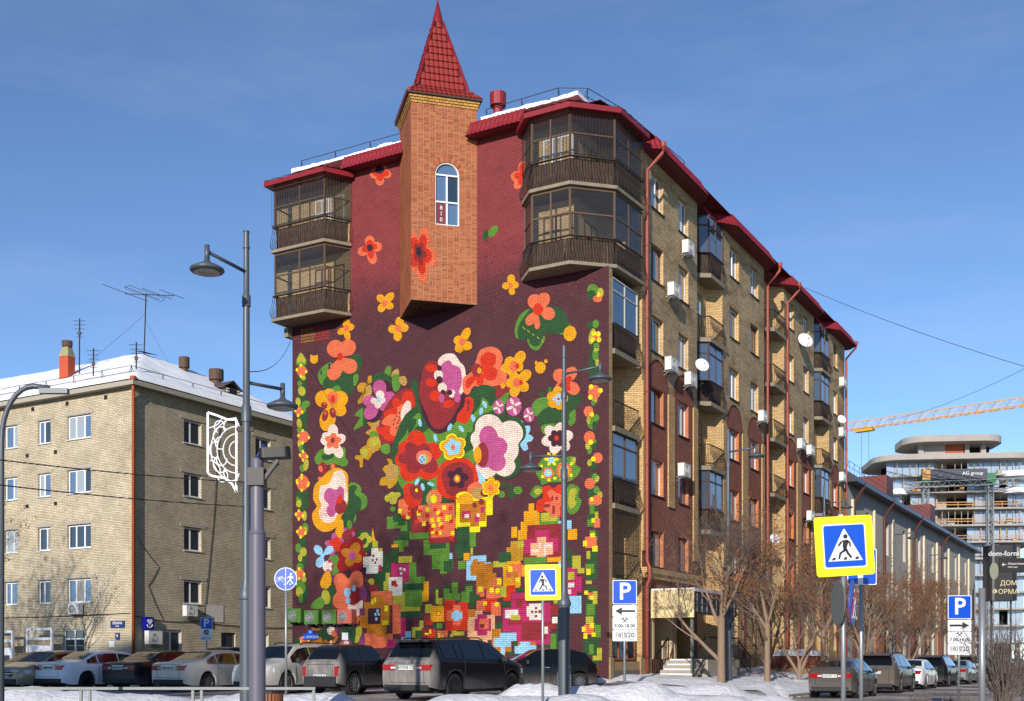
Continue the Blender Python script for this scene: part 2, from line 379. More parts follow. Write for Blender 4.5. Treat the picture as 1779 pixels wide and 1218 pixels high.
def snow_field(name, pts_fn, nu, nv, mat=None):
    """sheet given by a function (u,v in 0..1) -> point"""
    v = []; fcs = []
    for j in range(nv + 1):
        for i in range(nu + 1): v.append(tuple(pts_fn(i / nu, j / nv)))
    for j in range(nv):
        for i in range(nu):
            a = j * (nu + 1) + i; fcs.append((a, a + 1, a + nu + 2, a + nu + 1))
    me = bpy.data.meshes.new(name); me.from_pydata(v, [], fcs); me.materials.append(mat or M_snow); me.polygons.foreach_set('use_smooth', [True] * len(fcs))
    return struct(ob(name, me))
# snow on the lawn in front of the long facade, between the wall and the kerb of the side street
def lawn(u, v):
    lx = .02 + u * 6.3; ly = -.2 + v * 70
    x, y = L2W(lx, ly)
    edge = min(1, (1 - u) * 6.3 / .7) * min(1, max(0, (ly + .2) / 1.2))
    z = gz(x, y) + .03 + edge * (.18 + .16 * max(-.6, fbm(x, y, .55)) + .05 * fbm(x, y, 2.1) + .22 * sstep(5, 16, ly) * sstep(6, 0, lx))
    return (x, y, max(z, gz(x, y) - .05 if edge < .1 else -1))
snow_field('snow_lawn', lawn, 46, 330)
def ridge(name, a, b, w, hgt, seed, n=90, cover=1., skew=.5):
    """ploughed snow bank from a to b (x, y), ragged crest"""
    a = Vector(a); b = Vector(b); d = b - a; L = d.length; d /= L; nn = Vector((-d.y, d.x)); m = 14
    def fn(u, v):
        c = a + d * (u * L); k = (v - .5) * 2
        ww = w * (1 + .35 * fbm(u * L * .4 + seed, seed, 1))
        p = c + nn * (k * ww / 2)
        prof = max(0, 1 - abs(k) ** 1.7); ends = min(1, u * L / .8, (1 - u) * L / .8)
        hh = hgt * (.72 + .4 * fbm(u * L * .55 + seed * 3, 2.2 + seed, 1)) + .07 * fbm(p.x * 2.5, p.y * 2.5 + seed, 1.3)
        return (p.x, p.y, gz(p.x, p.y) - .03 + max(0, prof * ends * hh))
    return snow_field(name, fn, n, m)
ridge('snow_bank', (-26, 27.5), (-3.2, 26.8), 3.4, .82, 1.3, 170)
ridge('snow_bank', (-.6, 33.5), (7.2, 31.8), 2.4, .62, 4.1, 120)
ridge('snow_bank', (-2.5, 30.2), (3, 29.4), 2.2, .42, 6.2, 90)
ridge('snow_bank', (2.2, 37.0), (9.6, 38.6), 2.2, .46, 8.3, 90)
ridge('snow_bank', (7.0, 25.2), (15.0, 25.6), 3.0, .66, 9.7, 120)
ridge('snow_bank', (13.5, 28.5), (17.5, 28.6), 2.2, .7, 13.1, 60)
def strip_along(name, lx0, lx1, ly0, ly1, hgt, seed):
    x0, y0 = L2W(lx0, ly0); x1, y1 = L2W(lx1, ly1); return ridge(name, (x0, y0), (x1, y1), 1.1, hgt, seed, 200)
strip_along('snow_bank', 6.15, 6.15, 1, 60, .3, 3.3)
x0, y0 = L2W(-3.2, -.45); x1, y1 = L2W(.6, -.3); ridge('snow_bank', (x0, y0), (x1, y1), 1.0, .26, 2.9, 60)
# kerb of the side street
kb = MB()
for i in range(30):
    kb.box(6.42, 6.57, 1.5 + i * 2, 1.5 + i * 2 + 1.97, -.1, .14)
ko = kb.build('kerb', M_conc, None, loc=(CX, CY, 0), rz=ROT); struct(ko)
# unseen block added behind the viewer to shade the left of the car park
hb = thing('added_shade_block', 'tall plain unseen block behind the viewer, added to shade the car park', 'building', (-56, -36, 0))
mb = MB(); mb.box(-24, 21, -9, 8, 0, 33.0); mb.prism([(-24.6, -9.5), (21.5, -9.5), (21.5, 8.5), (-24.6, 8.5)], 33.0, 33.6)
mb.build('wall', brick('far_block_brick', S(176, 150, 120), S(160, 132, 104), S(140, 130, 118)), hb)
for i in range(11):
    for j in range(9):
        w_ = MB().box(-.75, .75, 8.02, 8.08, 0, 1.5).build('window', G_dark, hb, uv=False, loc=(-21.5 + i * 4, 0, 3.2 + j * 3.3)) if i + j == 0 else ob('window', w_.data, hb, (-21.5 + i * 4, 0, 3.2 + j * 3.3))

# unseen row added across the side street for car sides and windows to mirror
rb_ = thing('added_street_row', 'plain brick row added across the side street, out of the picture', 'building', (CX, CY, 0), ROT)
MB().box(23, 36, -14, 90, 0, 17).build('wall', MATS['far_block_brick'], rb_); MB().box(22.6, 36.4, -14.4, 90.4, 17, 17.4).build('roof', M_conc, rb_)
rw_ = MB().box(22.93, 22.99, -.7, .7, 0, 1.6).mesh('window', G_dark, False)
for i in range(24):
    for j in range(5): ob('window', rw_, rb_, (0, -11 + i * 4.2, 1.6 + j * 3.2))
# ================================================================= shared house details
WC = {}
def window(parent, u, v, z, w, hgt, rz, frame, panes, style='v2', sill=None, inset=.14, name='window'):
    """window seen from outside: x along the wall, y into it; sits inset behind the wall face at (u,v) [u,v local plan of its middle]"""
    key = (round(w, 2), round(hgt, 2), style, frame.name)
    if key not in WC:
        b = MB(); t = .065; ap = []
        b.box(-w / 2, w / 2, 0, .06, 0, t); b.box(-w / 2, w / 2, 0, .06, hgt - t, hgt)
        b.box(-w / 2, -w / 2 + t, 0, .06, t, hgt - t); b.box(w / 2 - t, w / 2, 0, .06, t, hgt - t)
        xs = {'v1': [], 'v2': [-.08 * w], 'v2b': [.12 * w], 'v3': [-w / 6 - .02, w / 6 + .02], 'v2t': [.0], 'v3t': [-w / 6, w / 6]}[style]
        zt = hgt - .5 if style.endswith('t') and style != 'v2t' else (hgt * .72 if style == 'v2t' else None)
        for x in xs: b.box(x - t * .7, x + t * .7, -.005, .055, t, hgt - t)
        if zt: b.box(-w / 2 + t, w / 2 - t, -.003, .05, zt - .03, zt + .03)
        ed = [-w / 2 + t] + xs + [w / 2 - t]
        zz = [t] + ([zt] if zt else []) + [hgt - t]
        pl = []
        for i in range(len(ed) - 1):
            for j in range(len(zz) - 1):
                pl.append(((ed[i] + ed[i + 1]) / 2, (zz[j] + zz[j + 1]) / 2, ed[i + 1] - ed[i], zz[j + 1] - zz[j]))
        pm_ = []
        for (cx_, cz_, ww, hh) in pl:
            pm_.append((cx_, cz_, MB().box(-ww / 2, ww / 2, .025, .035, -hh / 2, hh / 2)))
        WC[key] = (b.mesh('window', frame, uv=False), pm_, {})
    me, pls, cache = WC[key]
    c, s = math.cos(rz), math.sin(rz)
    o = ob(name, me, parent, (u - s * inset, v + c * inset, z), rz)
    for i, (cx_, cz_, pb) in enumerate(pls):
        g = panes[i % len(panes)]
        if (i, g.name) not in cache: cache[(i, g.name)] = pb.mesh('pane', g, uv=False)
        ob('pane', cache[(i, g.name)], o, (cx_, 0, cz_))
    if sill is not None:
        k = ('sill', round(w, 2), sill.name)
        if k not in WC: WC[k] = MB().box(-w / 2 - .05, w / 2 + .05, -inset - .06, .0, -.05, -.012).mesh('sill', sill, uv=False)
        ob('sill', WC[k], o)
    return o
def pick(seq): return random.choice(seq)
def glassmix(n): return [pick([G_dark, G_dark, G_blue, G_blue, G_curt, G_warm]) for _ in range(n)]
AC = {}
def ac_unit(loc, rz, label, parent_rot=ROT, mat=None, group='air conditioner boxes on the long facade', w=.78, hgt=.54, d=.3):
    """outdoor unit: casing, fan grille, brackets. loc world of the middle of its wall side bottom; faces -y of its own frame"""
    o = thing('air_conditioner', label, 'air conditioner', loc, rz, group)
    key = ((mat or M_whited).name, w)
    if key not in AC:
        b = MB(); b.box(-w / 2, w / 2, -d - .1, -.1, 0, hgt); b.box(-w / 2 - .008, w / 2 + .008, -d - .108, -.09, hgt, hgt + .02)
        for i in range(9): b.box(w / 2, w / 2 + .006, -d - .06, -.14, .06 + i * .05, .075 + i * .05)
        fan = MB(); 
        for r in (.06, .1, .14, .18, .215):
            pts = [(math.cos(a * PI / 12) * r - w * .12, -d - .112, hgt / 2 + math.sin(a * PI / 12) * r) for a in range(25)]
            fan.tube(pts, .006, 4, cap=False)
        for k in range(8):
            a = k * PI / 4; fan.beam((-w * .12, -d - .112, hgt / 2), (-w * .12 + .21 * math.cos(a), -d - .112, hgt / 2 + .21 * math.sin(a)), .008, .008)
        hole = MB(); hole.slab_poly([(-w * .12 + .215 * math.cos(a * PI / 10), -d - .103, hgt / 2 + .215 * math.sin(a * PI / 10)) for a in range(20)], (0, -.004, 0))
        br = MB()
        for x in (-w * .35, w * .35): br.box(x - .02, x + .02, -d - .11, 0, -.05, -.005); br.beam((x, -d + .06, -.04), (x, 0, -.2), .022, .022)
        AC[key] = [('casing', b.mesh('casing', mat or M_whited)), ('fan_grille', fan.mesh('fan_grille', M_whited, False)), ('fan_opening', hole.mesh('fan_opening', M_signk, False)), ('bracket', br.mesh('bracket', M_galv, False))]
    for n, me in AC[key]: ob(n, me, o)
    return o
DISH = {}
def sat_dish(loc, rz, r, label, tilt=20):
    o = thing('satellite_dish', label, 'satellite dish', loc, rz, 'satellite dishes on the long facade')
    if 'd' not in DISH:
        b = MB(); prof = [(1.0 * k / 6, .22 * (k / 6) ** 2) for k in range(7)] + [(.99, .25), (.6, .12), (.02, .0)]
        b.lathe([(max(.01, p[0]), p[1]) for p in prof], 28); DISH['d'] = b.mesh('reflector', M_white, False, True)
        c = MB(); c.tube([(0, -.98, .22), (0, -.3, 1.0)], .025, 5); c.box(-.07, .07, -.36, -.22, .95, 1.1); DISH['a'] = c.mesh('feed_arm', M_galv, False)
        e_ = MB(); e_.tube([(0, 0, 0), (0, 0, -.35), (0, -.5, -.9)], .05, 6); DISH['b'] = e_.mesh('mount', M_galv, False)
    for n, k in (('reflector', 'd'), ('feed_arm', 'a'), ('mount', 'b')):
        q = ob(n, DISH[k], o); q.scale = (r, r, r); q.rotation_euler = (rad(90 - tilt), 0, 0)
    return o
def dx(a, b, t): return tuple(a[i] + (b[i] - a[i]) * t for i in range(len(a)))
# ================================================================= the painted block of flats
HB = thing('apartment_building', 'seven storey brick block with flower mural and red pointed corner turret', 'building', (CX, CY, 0), ROT)
YB = brick('yellow_brick', S(226, 200, 152), S(202, 168, 122), S(100, 84, 64), .25, .077, .014, bump=.6, grime=.28, patch=S(156, 112, 76))
YBP = brick('yellow_brick_clean', S(218, 186, 132), S(198, 158, 106), S(120, 98, 70), .25, .077, .011, bump=.5, grime=.2)
RB = brick('red_brick', S(136, 70, 54), S(114, 54, 44), S(166, 126, 106), .25, .077, .009, bump=.4, grime=.25)
OB_ = brick('orange_brick', S(200, 108, 58), S(184, 92, 48), S(196, 160, 120), .25, .077, .012)
STONE = pm('rough_stone_plinth', S(150, 126, 92), .9, var=.35, scale=2.2, bump=1., bscale=6)
# --- side walls of the long facade --------------------------------------------------------------
FT = [21.84 - 3 * k for k in range(6)]             # window heads, top floor first
COLS = {'A': (4.16, 5.5), 'B': (7.24, 8.45), 'C': (14.05, 15.45), 'D': (17.3, 18.65), 'E': (24.05, 25.25), 'F': (27.25, 28.45), 'G': (34.3, 35.4)}
SEG = [(3.2, 9.55, 'AB'), (13.0, 19.6, 'CD'), (23.3, 29.6, 'EF'), (33.2, 37.3, 'G')]
ZS = 12.84                                          # springing of the red panels
for (s0, s1, cs) in SEG:
    fw = MB()
    holes = [(COLS[c][0], COLS[c][1], t - 1.5, t) for c in cs for t in FT[:3]]
    wall(fw, (0, 0), (0, 1), ZS, 22.45, s0, s1, holes, (1, 0), .2, 0, 1)
    holes = [(COLS[c][0], COLS[c][1], t - 1.5, t - (.01 if t == FT[3] else 0)) for c in cs for t in FT[3:]]
    wall(fw, (0, 0), (0, 1), 4.98, ZS, s0, s1, holes, (1, 0), .2, 2, 3)
    fw.build('facade_wall', [YB, YBP, RB, OB_], HB)
# arched heads of the red panels, proud of the yellow wall, and the yellow pilasters between them
for (s0, s1, cs) in SEG:
    cen = [sum(COLS[c]) / 2 for c in cs]
    for c in cen:
        hw = min(1.17, (cen[1] - cen[0]) / 2 - .37) if len(cen) > 1 else 1.1
        pts = [(0, c + hw * math.cos(a * PI / 14), ZS + 1.2 * math.sin(a * PI / 14)) for a in range(15)]
        MB().slab_poly(pts, (.014, 0, 0)).build('red_arch', RB, HB)
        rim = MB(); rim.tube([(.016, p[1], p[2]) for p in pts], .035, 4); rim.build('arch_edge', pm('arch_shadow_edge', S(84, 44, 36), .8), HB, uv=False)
    eds = [s0] + [x for c in cen for x in (c - hw, c + hw)] + [s1]
    for i in range(0, len(eds) - 1, 2):
        if eds[i + 1] - eds[i] > .12:
            zlo = 8.0 if (s0 < 5 and 0 < i < len(eds) - 2) else 5.9
            MB().box(0, .06, eds[i], eds[i + 1], zlo, ZS + .005).build('pilaster', YBP, HB)
    MB().box(0, .22, s0, s1, 5.0, 5.22).box(0, .14, s0, s1, 4.8, 5.0).build('string_course', YBP, HB)
# ground floor of the long facade
for i, (s0, s1, cs) in enumerate(SEG):
    gw = MB()
    if i == 0: wall(gw, (0, 0), (0, 1), .2, 4.98, s0, s1, [(4.0, 9.2, 1.45, 4.2)], (1, 0), .9, 0, 2)
    else:
        holes = [(COLS[c][0] + .15, COLS[c][1] - .15, 2.0, 4.1) for c in cs]
        wall(gw, (0, 0), (0, 1), 1.5, 4.98, s0, s1, holes, (1, 0), .25, 1, 1)
        MB().box(.0, .08, s0 - .1, s1 + .02, .2, 1.5).build('plinth', STONE, HB)
        MB().box(.0, .05, (s0 + s1) / 2 - .2, (s0 + s1) / 2 + .2, 1.5, 4.4).build('pilaster', RB, HB)
        MB().box(.0, .04, s0, s1, 4.3, 4.8).build('brick_band', RB, HB)
    gw.build('ground_floor_wall', [RB, YB, YBP], HB)
for i, (s0, s1, cs) in enumerate(SEG[1:]):
    for c in cs: window(HB, 0, sum(COLS[c]) / 2, 2.0, COLS[c][1] - COLS[c][0] - .3, 2.1, PI / 2, M_brownf, [G_dark], 'v2t', None, .22)
# recesses
REC = [(.3, 3.2), (9.55, 13.0), (19.6, 23.3), (29.6, 33.2)]
for i, (a, b) in enumerate(REC):
    rw = MB(); zt_ = 22.6 if i else 16.55
    dp = .62 if i else .95; dg = .6
    P = [(0, a), (-dp, a), (-dp, b - dg), (0, b)] if i else [(0, a), (-dp, a), (-dp, b - dg), (0, b)]
    for k in range(3):
        p, q = P[k], P[k + 1]; rw.quad((p[0], p[1], .2), (q[0], q[1], .2), (q[0], q[1], zt_), (p[0], p[1], zt_), 0)
    if i == 0:
        rw.quad((0, 0, .2), (0, .3, .2), (0, .3, zt_), (0, 0, zt_), 0)
        for p, q in (((-1.5, 0), (-1.5, 2.6)), ((-1.5, 2.6), (0, 3.2))): rw.quad((*p, 16.55), (*q, 16.55), (*q, 22.6), (*p, 22.6), 0)
    rw.build('recess_wall', YBP, HB)
rw = MB()
rw.quad((0, 37.3, .2), (-14, 37.3, .2), (-14, 37.3, 22.6), (0, 37.3, 22.6), 0)
rw.quad((-15.77, 37.3, .2), (-15.77, 0, .2), (-15.77, 0, 22.6), (-15.77, 37.3, 22.6), 0)
rw.build('end_wall', YBP, HB)
# --- windows of the long facade --------------------------------------------------------------------
wf = {'A': [M_whited, M_brownf, M_whited, M_brownf, M_white, M_brownf], 'B': [M_white, M_whited, M_whited, M_white, M_brownf, M_brownf]}
for (s0, s1, cs) in SEG:
    for c in cs:
        for k, t in enumerate(FT):
            fr = wf.get(c, [pick([M_white, M_whited, M_brownf]) for _ in range(6)])[k]
            w = COLS[c][1] - COLS[c][0]
            window(HB, 0, sum(COLS[c]) / 2, t - 1.5, w, 1.49, PI / 2, fr, glassmix(2), pick(['v2', 'v2b']), M_iron, .16)
# --- eaves of the long facade --------------------------------------------------------------------
def eave(name, out, inn, zb, zt, step=.21):
    """tile-sheet eave between an outer lower and inner upper polyline: waved, in two courses, with soffit"""
    b = MB(); run = 0.0
    for i in range(len(out) - 1):
        a, c, d, e_ = Vector((*out[i], zb)), Vector((*out[i + 1], zb)), Vector((*inn[i + 1], zt)), Vector((*inn[i], zt))
        L = (c - a).length; n = max(2, int(L / step * 4)); nrm = (c - a).cross(e_ - a); nrm.normalize()
        rows = [(0, 0.03), (.32, .03), (.34, .0), (.66, .03), (.68, 0), (1., .0)]
        base = len(b.v)
        for j in range(n + 1):
            t = j / n; lo = a.lerp(c, t); hi = e_.lerp(d, t); wv = .014 * math.sin(2 * PI * (run + L * t) / step)
            sc = .02 * abs(math.sin(PI * (run + L * t) / step))
            for (r, of) in rows:
                p = lo.lerp(hi, max(0, r - (sc if 0 < r < 1 else 0))) + nrm * (of + wv); b.v.append((p.x, p.y, p.z))
        R = len(rows)
        for j in range(n):
            for r in range(R - 1):
                q = base + j * R + r; b.f.append((q, q + R, q + R + 1, q + 1)); b.m.append(0)
        run += L
    return b.build(name, M_roof, HB, uv=False)
OUT = [(-.2, 2.9), (.72, 3.55), (.72, 9.1), (.0, 10.2), (.0, 12.1), (.72, 13.1), (.72, 19.3), (-.05, 20.3), (-.05, 22.4), (.72, 23.3), (.72, 29.3), (-.05, 30.2), (-.05, 32.2), (.72, 33.2), (.72, 37.5), (.1, 38.2), (-2, 38.2)]
INN = [(-.5, 3.1), (.42, 3.75), (.42, 8.95), (-.35, 10.05), (-.35, 12.25), (.42, 13.25), (.42, 19.15), (-.4, 20.15), (-.4, 22.55), (.42, 23.45), (.42, 29.15), (-.4, 30.05), (-.4, 32.35), (.42, 33.35), (.42, 37.35), (-.1, 37.9), (-2, 37.9)]
eave('roof_eave', OUT, INN, 22.3, 22.98)
so = MB()
so.prism([(p[0] - .03, p[1]) for p in OUT] + [(-2, 2.9)], 22.32, 22.36)
so.build('soffit', pm('soffit_boards', S(104, 26, 34), .7, var=.15), HB, uv=False)
# roof sheet (low hip) with snow
rf = MB()
ro = [(-16.1, -.35), (-.2, -.35), (.4, 3.0), (.4, 37.6), (-16.1, 37.6)]
top = [(-11, 6), (-6, 6), (-5.2, 8), (-5.2, 32), (-11, 32)]
for i in range(5):
    j = (i + 1) % 5; rf.quad((*ro[i], 22.9), (*ro[j], 22.9), (*top[j], 24.3), (*top[i], 24.3))
rf.poly([(*p, 24.3) for p in top]); rf.build('roof', M_roof, HB, uv=False)
# mural side eaves
eave('roof_eave', [(-12.6, -.6), (-9.3, -.6)], [(-12.6, -.3), (-9.3, -.3)], 22.75, 23.4)
eave('roof_eave', [(-6.1, -.6), (-3.5, -.6)], [(-6.1, -.3), (-3.5, -.3)], 22.75, 23.4)
for (a, b) in ((-12.6, -9.4), (-6.2, -3.5)): MB().box(a, b, -.58, .2, 22.76, 22.8).build('soffit', MATS['soffit_boards'], HB, uv=False)
for (a, b) in ((-15.6, -9.6), (-5.6, -1.2)):
    n = 26; sn = MB()
    for i in range(n):
        x0 = a + (b - a) * i / n; x1 = a + (b - a) * (i + 1) / n
        h0 = .05 + .16 * max(0, fbm(x0 * 1.3, 5, 1) + .25); sn.box(x0, x1, -.3 + .04 * random.random(), 1.8, 23.36, 23.42 + h0)
    sn.build('roof_snow', M_snowclean, HB, uv=False)
# roof rails
def rail_line(pts, z, name='roof_rail', hgt=.75, step=2.0, parent=HB):
    b = MB()
    for i in range(len(pts) - 1):
        a = Vector((*pts[i], z)); c = Vector((*pts[i + 1], z)); L = (c - a).length; n = max(1, round(L / step))
        for zz in (.4, hgt): b.beam(a + Vector((0, 0, zz)), c + Vector((0, 0, zz)), .022, .022)
        d = (c - a) / L; s_ = Vector((-d.y, d.x, 0))
        for k in range(n + 1):
            p = a.lerp(c, k / n); b.beam(p, p + Vector((0, 0, hgt)), .022, .022); b.beam(p + s_ * .35, p + Vector((0, 0, hgt)), .018, .018)
    return b.build(name, M_iron, parent, uv=False)
rail_line([(-15.5, .3), (-9.7, .3)], 23.35); rail_line([(-5.7, .3), (-2.3, .2), (-1.3, .8), (-.8, 3.0), (-.4, 9)], 23.35)
# --- downpipes ------------------------------------------------------------------------------------
def downpipe(s, z0=.9, lx=.13, top=True, out=.72):
    b = MB()
    path = [(out - .02, s + .35, 22.45), (out - .05, s + .3, 22.2), (lx, s, 21.5), (lx, s, 5.5), (lx + .12, s, 5.2), (lx + .12, s, 4.75), (lx, s, 4.5), (lx, s, z0)] if top else [(lx, s, 21.5), (lx, s, z0)]
    b.tube(path, .075, 9)
    if top: b.lathe([(.07, 0), (.12, .1), (.13, .25), (.12, .27)], 10, (out - .02, s + .35, 22.4))
    for z in range(3, 21, 3): b.lathe([(.092, 0), (.092, .06)], 9, (lx, s, z + .4))
    b.build('downpipe', M_pipe, HB, uv=False, smooth=True)
for s in (3.42, 19.85, 23.55, 37.25): downpipe(s)
# --- turret ----------------------------------------------------------------------------------------
TC = (-7.89, 0.); HD = 1.93
TB = brick('turret_mortar', S(180, 138, 100), S(170, 128, 92), S(164, 122, 88), .25, .08, .01, bump=.3, grime=.2)
TBL = brick('turret_side_brick', S(164, 90, 54), S(150, 78, 46), S(150, 108, 80), .25, .08, .008, bump=.5, grime=.35)
TW = [(TC[0], -HD), (TC[0] + HD, 0), (TC[0], HD), (TC[0] - HD, 0)]
FD = Vector((1, 1, 0)).normalized(); FN = Vector((1, -1, 0)).normalized(); FO = Vector((TC[0], -HD, 0)); FL = HD * math.sqrt(2)
wu0, wu1, wz0, wz1, wsp = .98, 1.98, 19.15, 21.7, 21.2      # arched window on the right face
tb = MB()
def TP(u, z, d=0.): p = FO + FD * u + FN * d; return (p.x, p.y, z)
def tq(a, b, c, d): tb.quad(a, b, c, d, 0)
arc = [(wu0 + .5 - .5 * math.cos(k * PI / 12), wsp + .5 * math.sin(k * PI / 12)) for k in range(13)]
for (u0, u1, z0, z1) in ((0, wu0, 16., 24.35), (wu1, FL, 16., 24.35), (wu0, wu1, 16., wz0)): tq(TP(u0, z0), TP(u1, z0), TP(u1, z1), TP(u0, z1))
for k in range(12):
    tq(TP(arc[k][0], arc[k][1]), TP(arc[k + 1][0], arc[k + 1][1]), TP(arc[k + 1][0], 24.35), TP(arc[k][0], 24.35))
    tq(TP(arc[k][0], arc[k][1]), TP(arc[k][0], arc[k][1], -.15), TP(arc[k + 1][0], arc[k + 1][1], -.15), TP(arc[k + 1][0], arc[k + 1][1]))
tq(TP(wu0, wz0), TP(wu0, wz0, -.15), TP(wu0, wsp, -.15), TP(wu0, wsp)); tq(TP(wu1, wsp), TP(wu1, wsp, -.15), TP(wu1, wz0, -.15), TP(wu1, wz0)); tq(TP(wu1, wz0), TP(wu1, wz0, -.15), TP(wu0, wz0, -.15), TP(wu0, wz0))
for k in (1, 2, 3):
    p, q = TW[k], TW[(k + 1) % 4]; z0 = 16. if k == 3 else 22.8
    tb.quad((*p, z0), (*q, z0), (*q, 24.35), (*p, 24.35), 1 if k == 3 else 0)
tb.poly([(TW[0][0], TW[0][1], 16.), (TW[3][0], 0, 16.), (TW[1][0], 0, 16.)], 2)
TUR = tb.build('turret', [TB, TBL, pm('dark_soffit_panel', S(64, 44, 34), .8, var=.2)], HB)
und = MB(); und.beam((TC[0] + .1, -1.25, 15.99), (TC[0] - .9, -.25, 15.99), .05, .02); und.beam((TC[0] + .1, -1.25, 15.99), (TC[0] + 1.1, -.25, 15.99), .05, .02); und.build('soffit_batten', M_signk, TUR, uv=False)
# single bricks on the right face, laid in stacked columns with header courses
bme = [MB().box(-.109, .109, -.011, .006, -.028, .028).mesh('brick', pm('brick_face_' + str(k), S(*c), .85, var=.18, scale=9, bump=.4, bscale=40)) for k, c in enumerate([(168, 94, 60), (158, 84, 53), (176, 104, 68), (142, 74, 48)])]
hme = [MB().box(-.053, .053, -.011, .006, -.031, .031).mesh('brick', MATS['brick_face_' + str(k)]) for k in range(4)]
fang = math.atan2(FD.y, FD.x)
rest = [MB() for _ in range(4)]; cnt = 0
row = 0; z = 16.045
while z < 24.0:
    header = row % 9 in (0, 8)
    wst = FL / 22 if header else FL / 11
    for k in range(22 if header else 11):
        u = (k + .5) * wst
        if wu0 < u < wu1 and wz0 - .03 < z < wsp: continue
        if z >= wsp and math.hypot(u - (wu0 + .5), z - wsp) < .71: continue
        ci = random.choice([0, 0, 1, 1, 2, 2, 3]); p = FO + FD * u
        if cnt < 300 and not header and 19.2 < z < 23.3:
            o = ob('brick', bme[ci], TUR, (p.x, p.y, z), fang); cnt += 1
        else:
            hw_ = .05 if header else .109
            M_ = Matrix.Translation((p.x, p.y, z)) @ Matrix.Rotation(fang, 4, 'Z'); rest[ci].box(-hw_, hw_, -.011, .006, -.028, .028, 0, M_)
    row += 1; z += .0785
for ci in range(4):
    o = rest[ci].build('brick_courses', MATS['brick_face_' + str(ci)], TUR); o['kind'] = 'stuff'
# brick arch over the turret window
for k in range(17):
    a = PI * (k + .5) / 17; cu = wu0 + .5 + .625 * math.cos(a); cz = wsp + .625 * math.sin(a); p = FO + FD * cu + FN * .006
    o = ob('brick', hme[k % 4], TUR, (p.x, p.y, cz)); o.rotation_euler = (0, -a + PI / 2 + PI / 2, fang); o.scale = (2., 1, 1.5)
# arched window
wn = MB()
def WP(u, z, d): p = FO + FD * u - FN * d; return Vector((p.x, p.y, z))
fo = [(wu0, wz0), (wu1, wz0), (wu1, wsp)] + [(a_[0], a_[1]) for a_ in reversed(arc[1:-1])] + [(wu0, wsp)]
for k in range(len(fo)):
    a_, b_ = fo[k], fo[(k + 1) % len(fo)]; wn.beam(WP(a_[0], a_[1], .09), WP(b_[0], b_[1], .09), .07, .14, 0, tuple(FN))
wn.beam(WP(wu0 + .5, wz0, .09), WP(wu0 + .5, wsp, .09), .06, .1, 0, tuple(FN)); wn.beam(WP(wu0, wsp, .09), WP(wu1, wsp, .09), .06, .1, 0, tuple(FN)); wn.beam(WP(wu0, wz0 + .95, .09), WP(wu1, wz0 + .95, .09), .06, .1, 0, tuple(FN))
WN = wn.build('arched_window', M_white, TUR, uv=False)
for (u0, u1, z0, z1, g) in ((wu0, wu0 + .5, wz0, wz0 + .95, G_warm), (wu0 + .5, wu1, wz0, wz0 + .95, G_blue), (wu0, wu0 + .5, wz0 + .95, wsp, G_blue), (wu0 + .5, wu1, wz0 + .95, wsp, G_dark)):
    b = MB(); b.quad(WP(u0, z0, .11), WP(u1, z0, .11), WP(u1, z1, .11), WP(u0, z1, .11)); b.build('pane', g, TUR, uv=False)
b = MB(); b.poly([WP(a_[0], a_[1], .11) for a_ in reversed(arc)]); b.build('pane', G_blue, TUR, uv=False)
b = MB(); b.slab_poly([tuple(WP(wu0 + .08, wz0 + .08, .105)), tuple(WP(wu0 + .46, wz0 + .08, .105)), tuple(WP(wu0 + .46, wz0 + .88, .105)), tuple(WP(wu0 + .08, wz0 + .88, .105))], tuple(FN * .004)); b.build('poster', pm('red_poster', S(110, 36, 46), .6), TUR, uv=False)
p = WP(wu0 + .27, wz0 + .48, .09); 
lettering('8\n1\n0', .24, M_signw, TUR, (p.x, p.y, p.z + .0), (PI / 2, 0, fang))
# cornice: three corbelled yellow courses, dark flashing
for k, (of, z0, z1) in enumerate(((.05, 24.0, 24.1), (.1, 24.1, 24.2), (.15, 24.2, 24.31))):
    h_ = HD + of; MB().prism([(TC[0], -h_), (TC[0] + h_, 0), (TC[0], h_), (TC[0] - h_, 0)], z0, z1).build('cornice_course', brick('cornice_brick', S(206, 160, 84), S(186, 136, 66), S(110, 86, 56), .2, .1, .012), TUR)
h_ = HD + .27; MB().prism([(TC[0], -h_), (TC[0] + h_, 0), (TC[0], h_), (TC[0] - h_, 0)], 24.31, 24.37).build('flashing', pm('dark_flashing', S(58, 52, 50), .6), TUR, uv=False)
# spire: flared foot, steep tiled faces, ridge caps, metal tip
SP = MB(); prof = [(HD + .22, 24.37), (HD - .42, 24.85), (.24, 28.1), (.01, 29.05)]
ring = lambda h_, z: [(TC[0], -h_, z), (TC[0] + h_, 0, z), (TC[0], h_, z), (TC[0] - h_, 0, z)]
for k in range(3):
    a_, b_ = ring(*prof[k]), ring(*prof[k + 1])
    for i in range(4): SP.quad(a_[i], a_[(i + 1) % 4], b_[(i + 1) % 4], b_[i])
SPO = SP.build('spire', pm('spire_gap_shade', S(70, 18, 22), .7), TUR, uv=False)  # base darkened to put the shaded gaps between tiles into the colour
cap = MB()
for i in range(4):
    pts = [Vector(ring(*pr)[i]) for pr in prof]; cap.tube(pts[:3], [.085, .08, .06], 6)
cap.build('ridge_cap', M_roof, TUR, uv=False, smooth=True)
tip = MB(); tip.lathe([(.27, 28.05), (.25, 28.1), (.01, 29.1)], 12, (TC[0], 0, 0)); tip.build('spire_tip', M_roof, TUR, uv=False, smooth=True)
tile = MB(); tl = .35; tw_ = .2; tq_ = .186
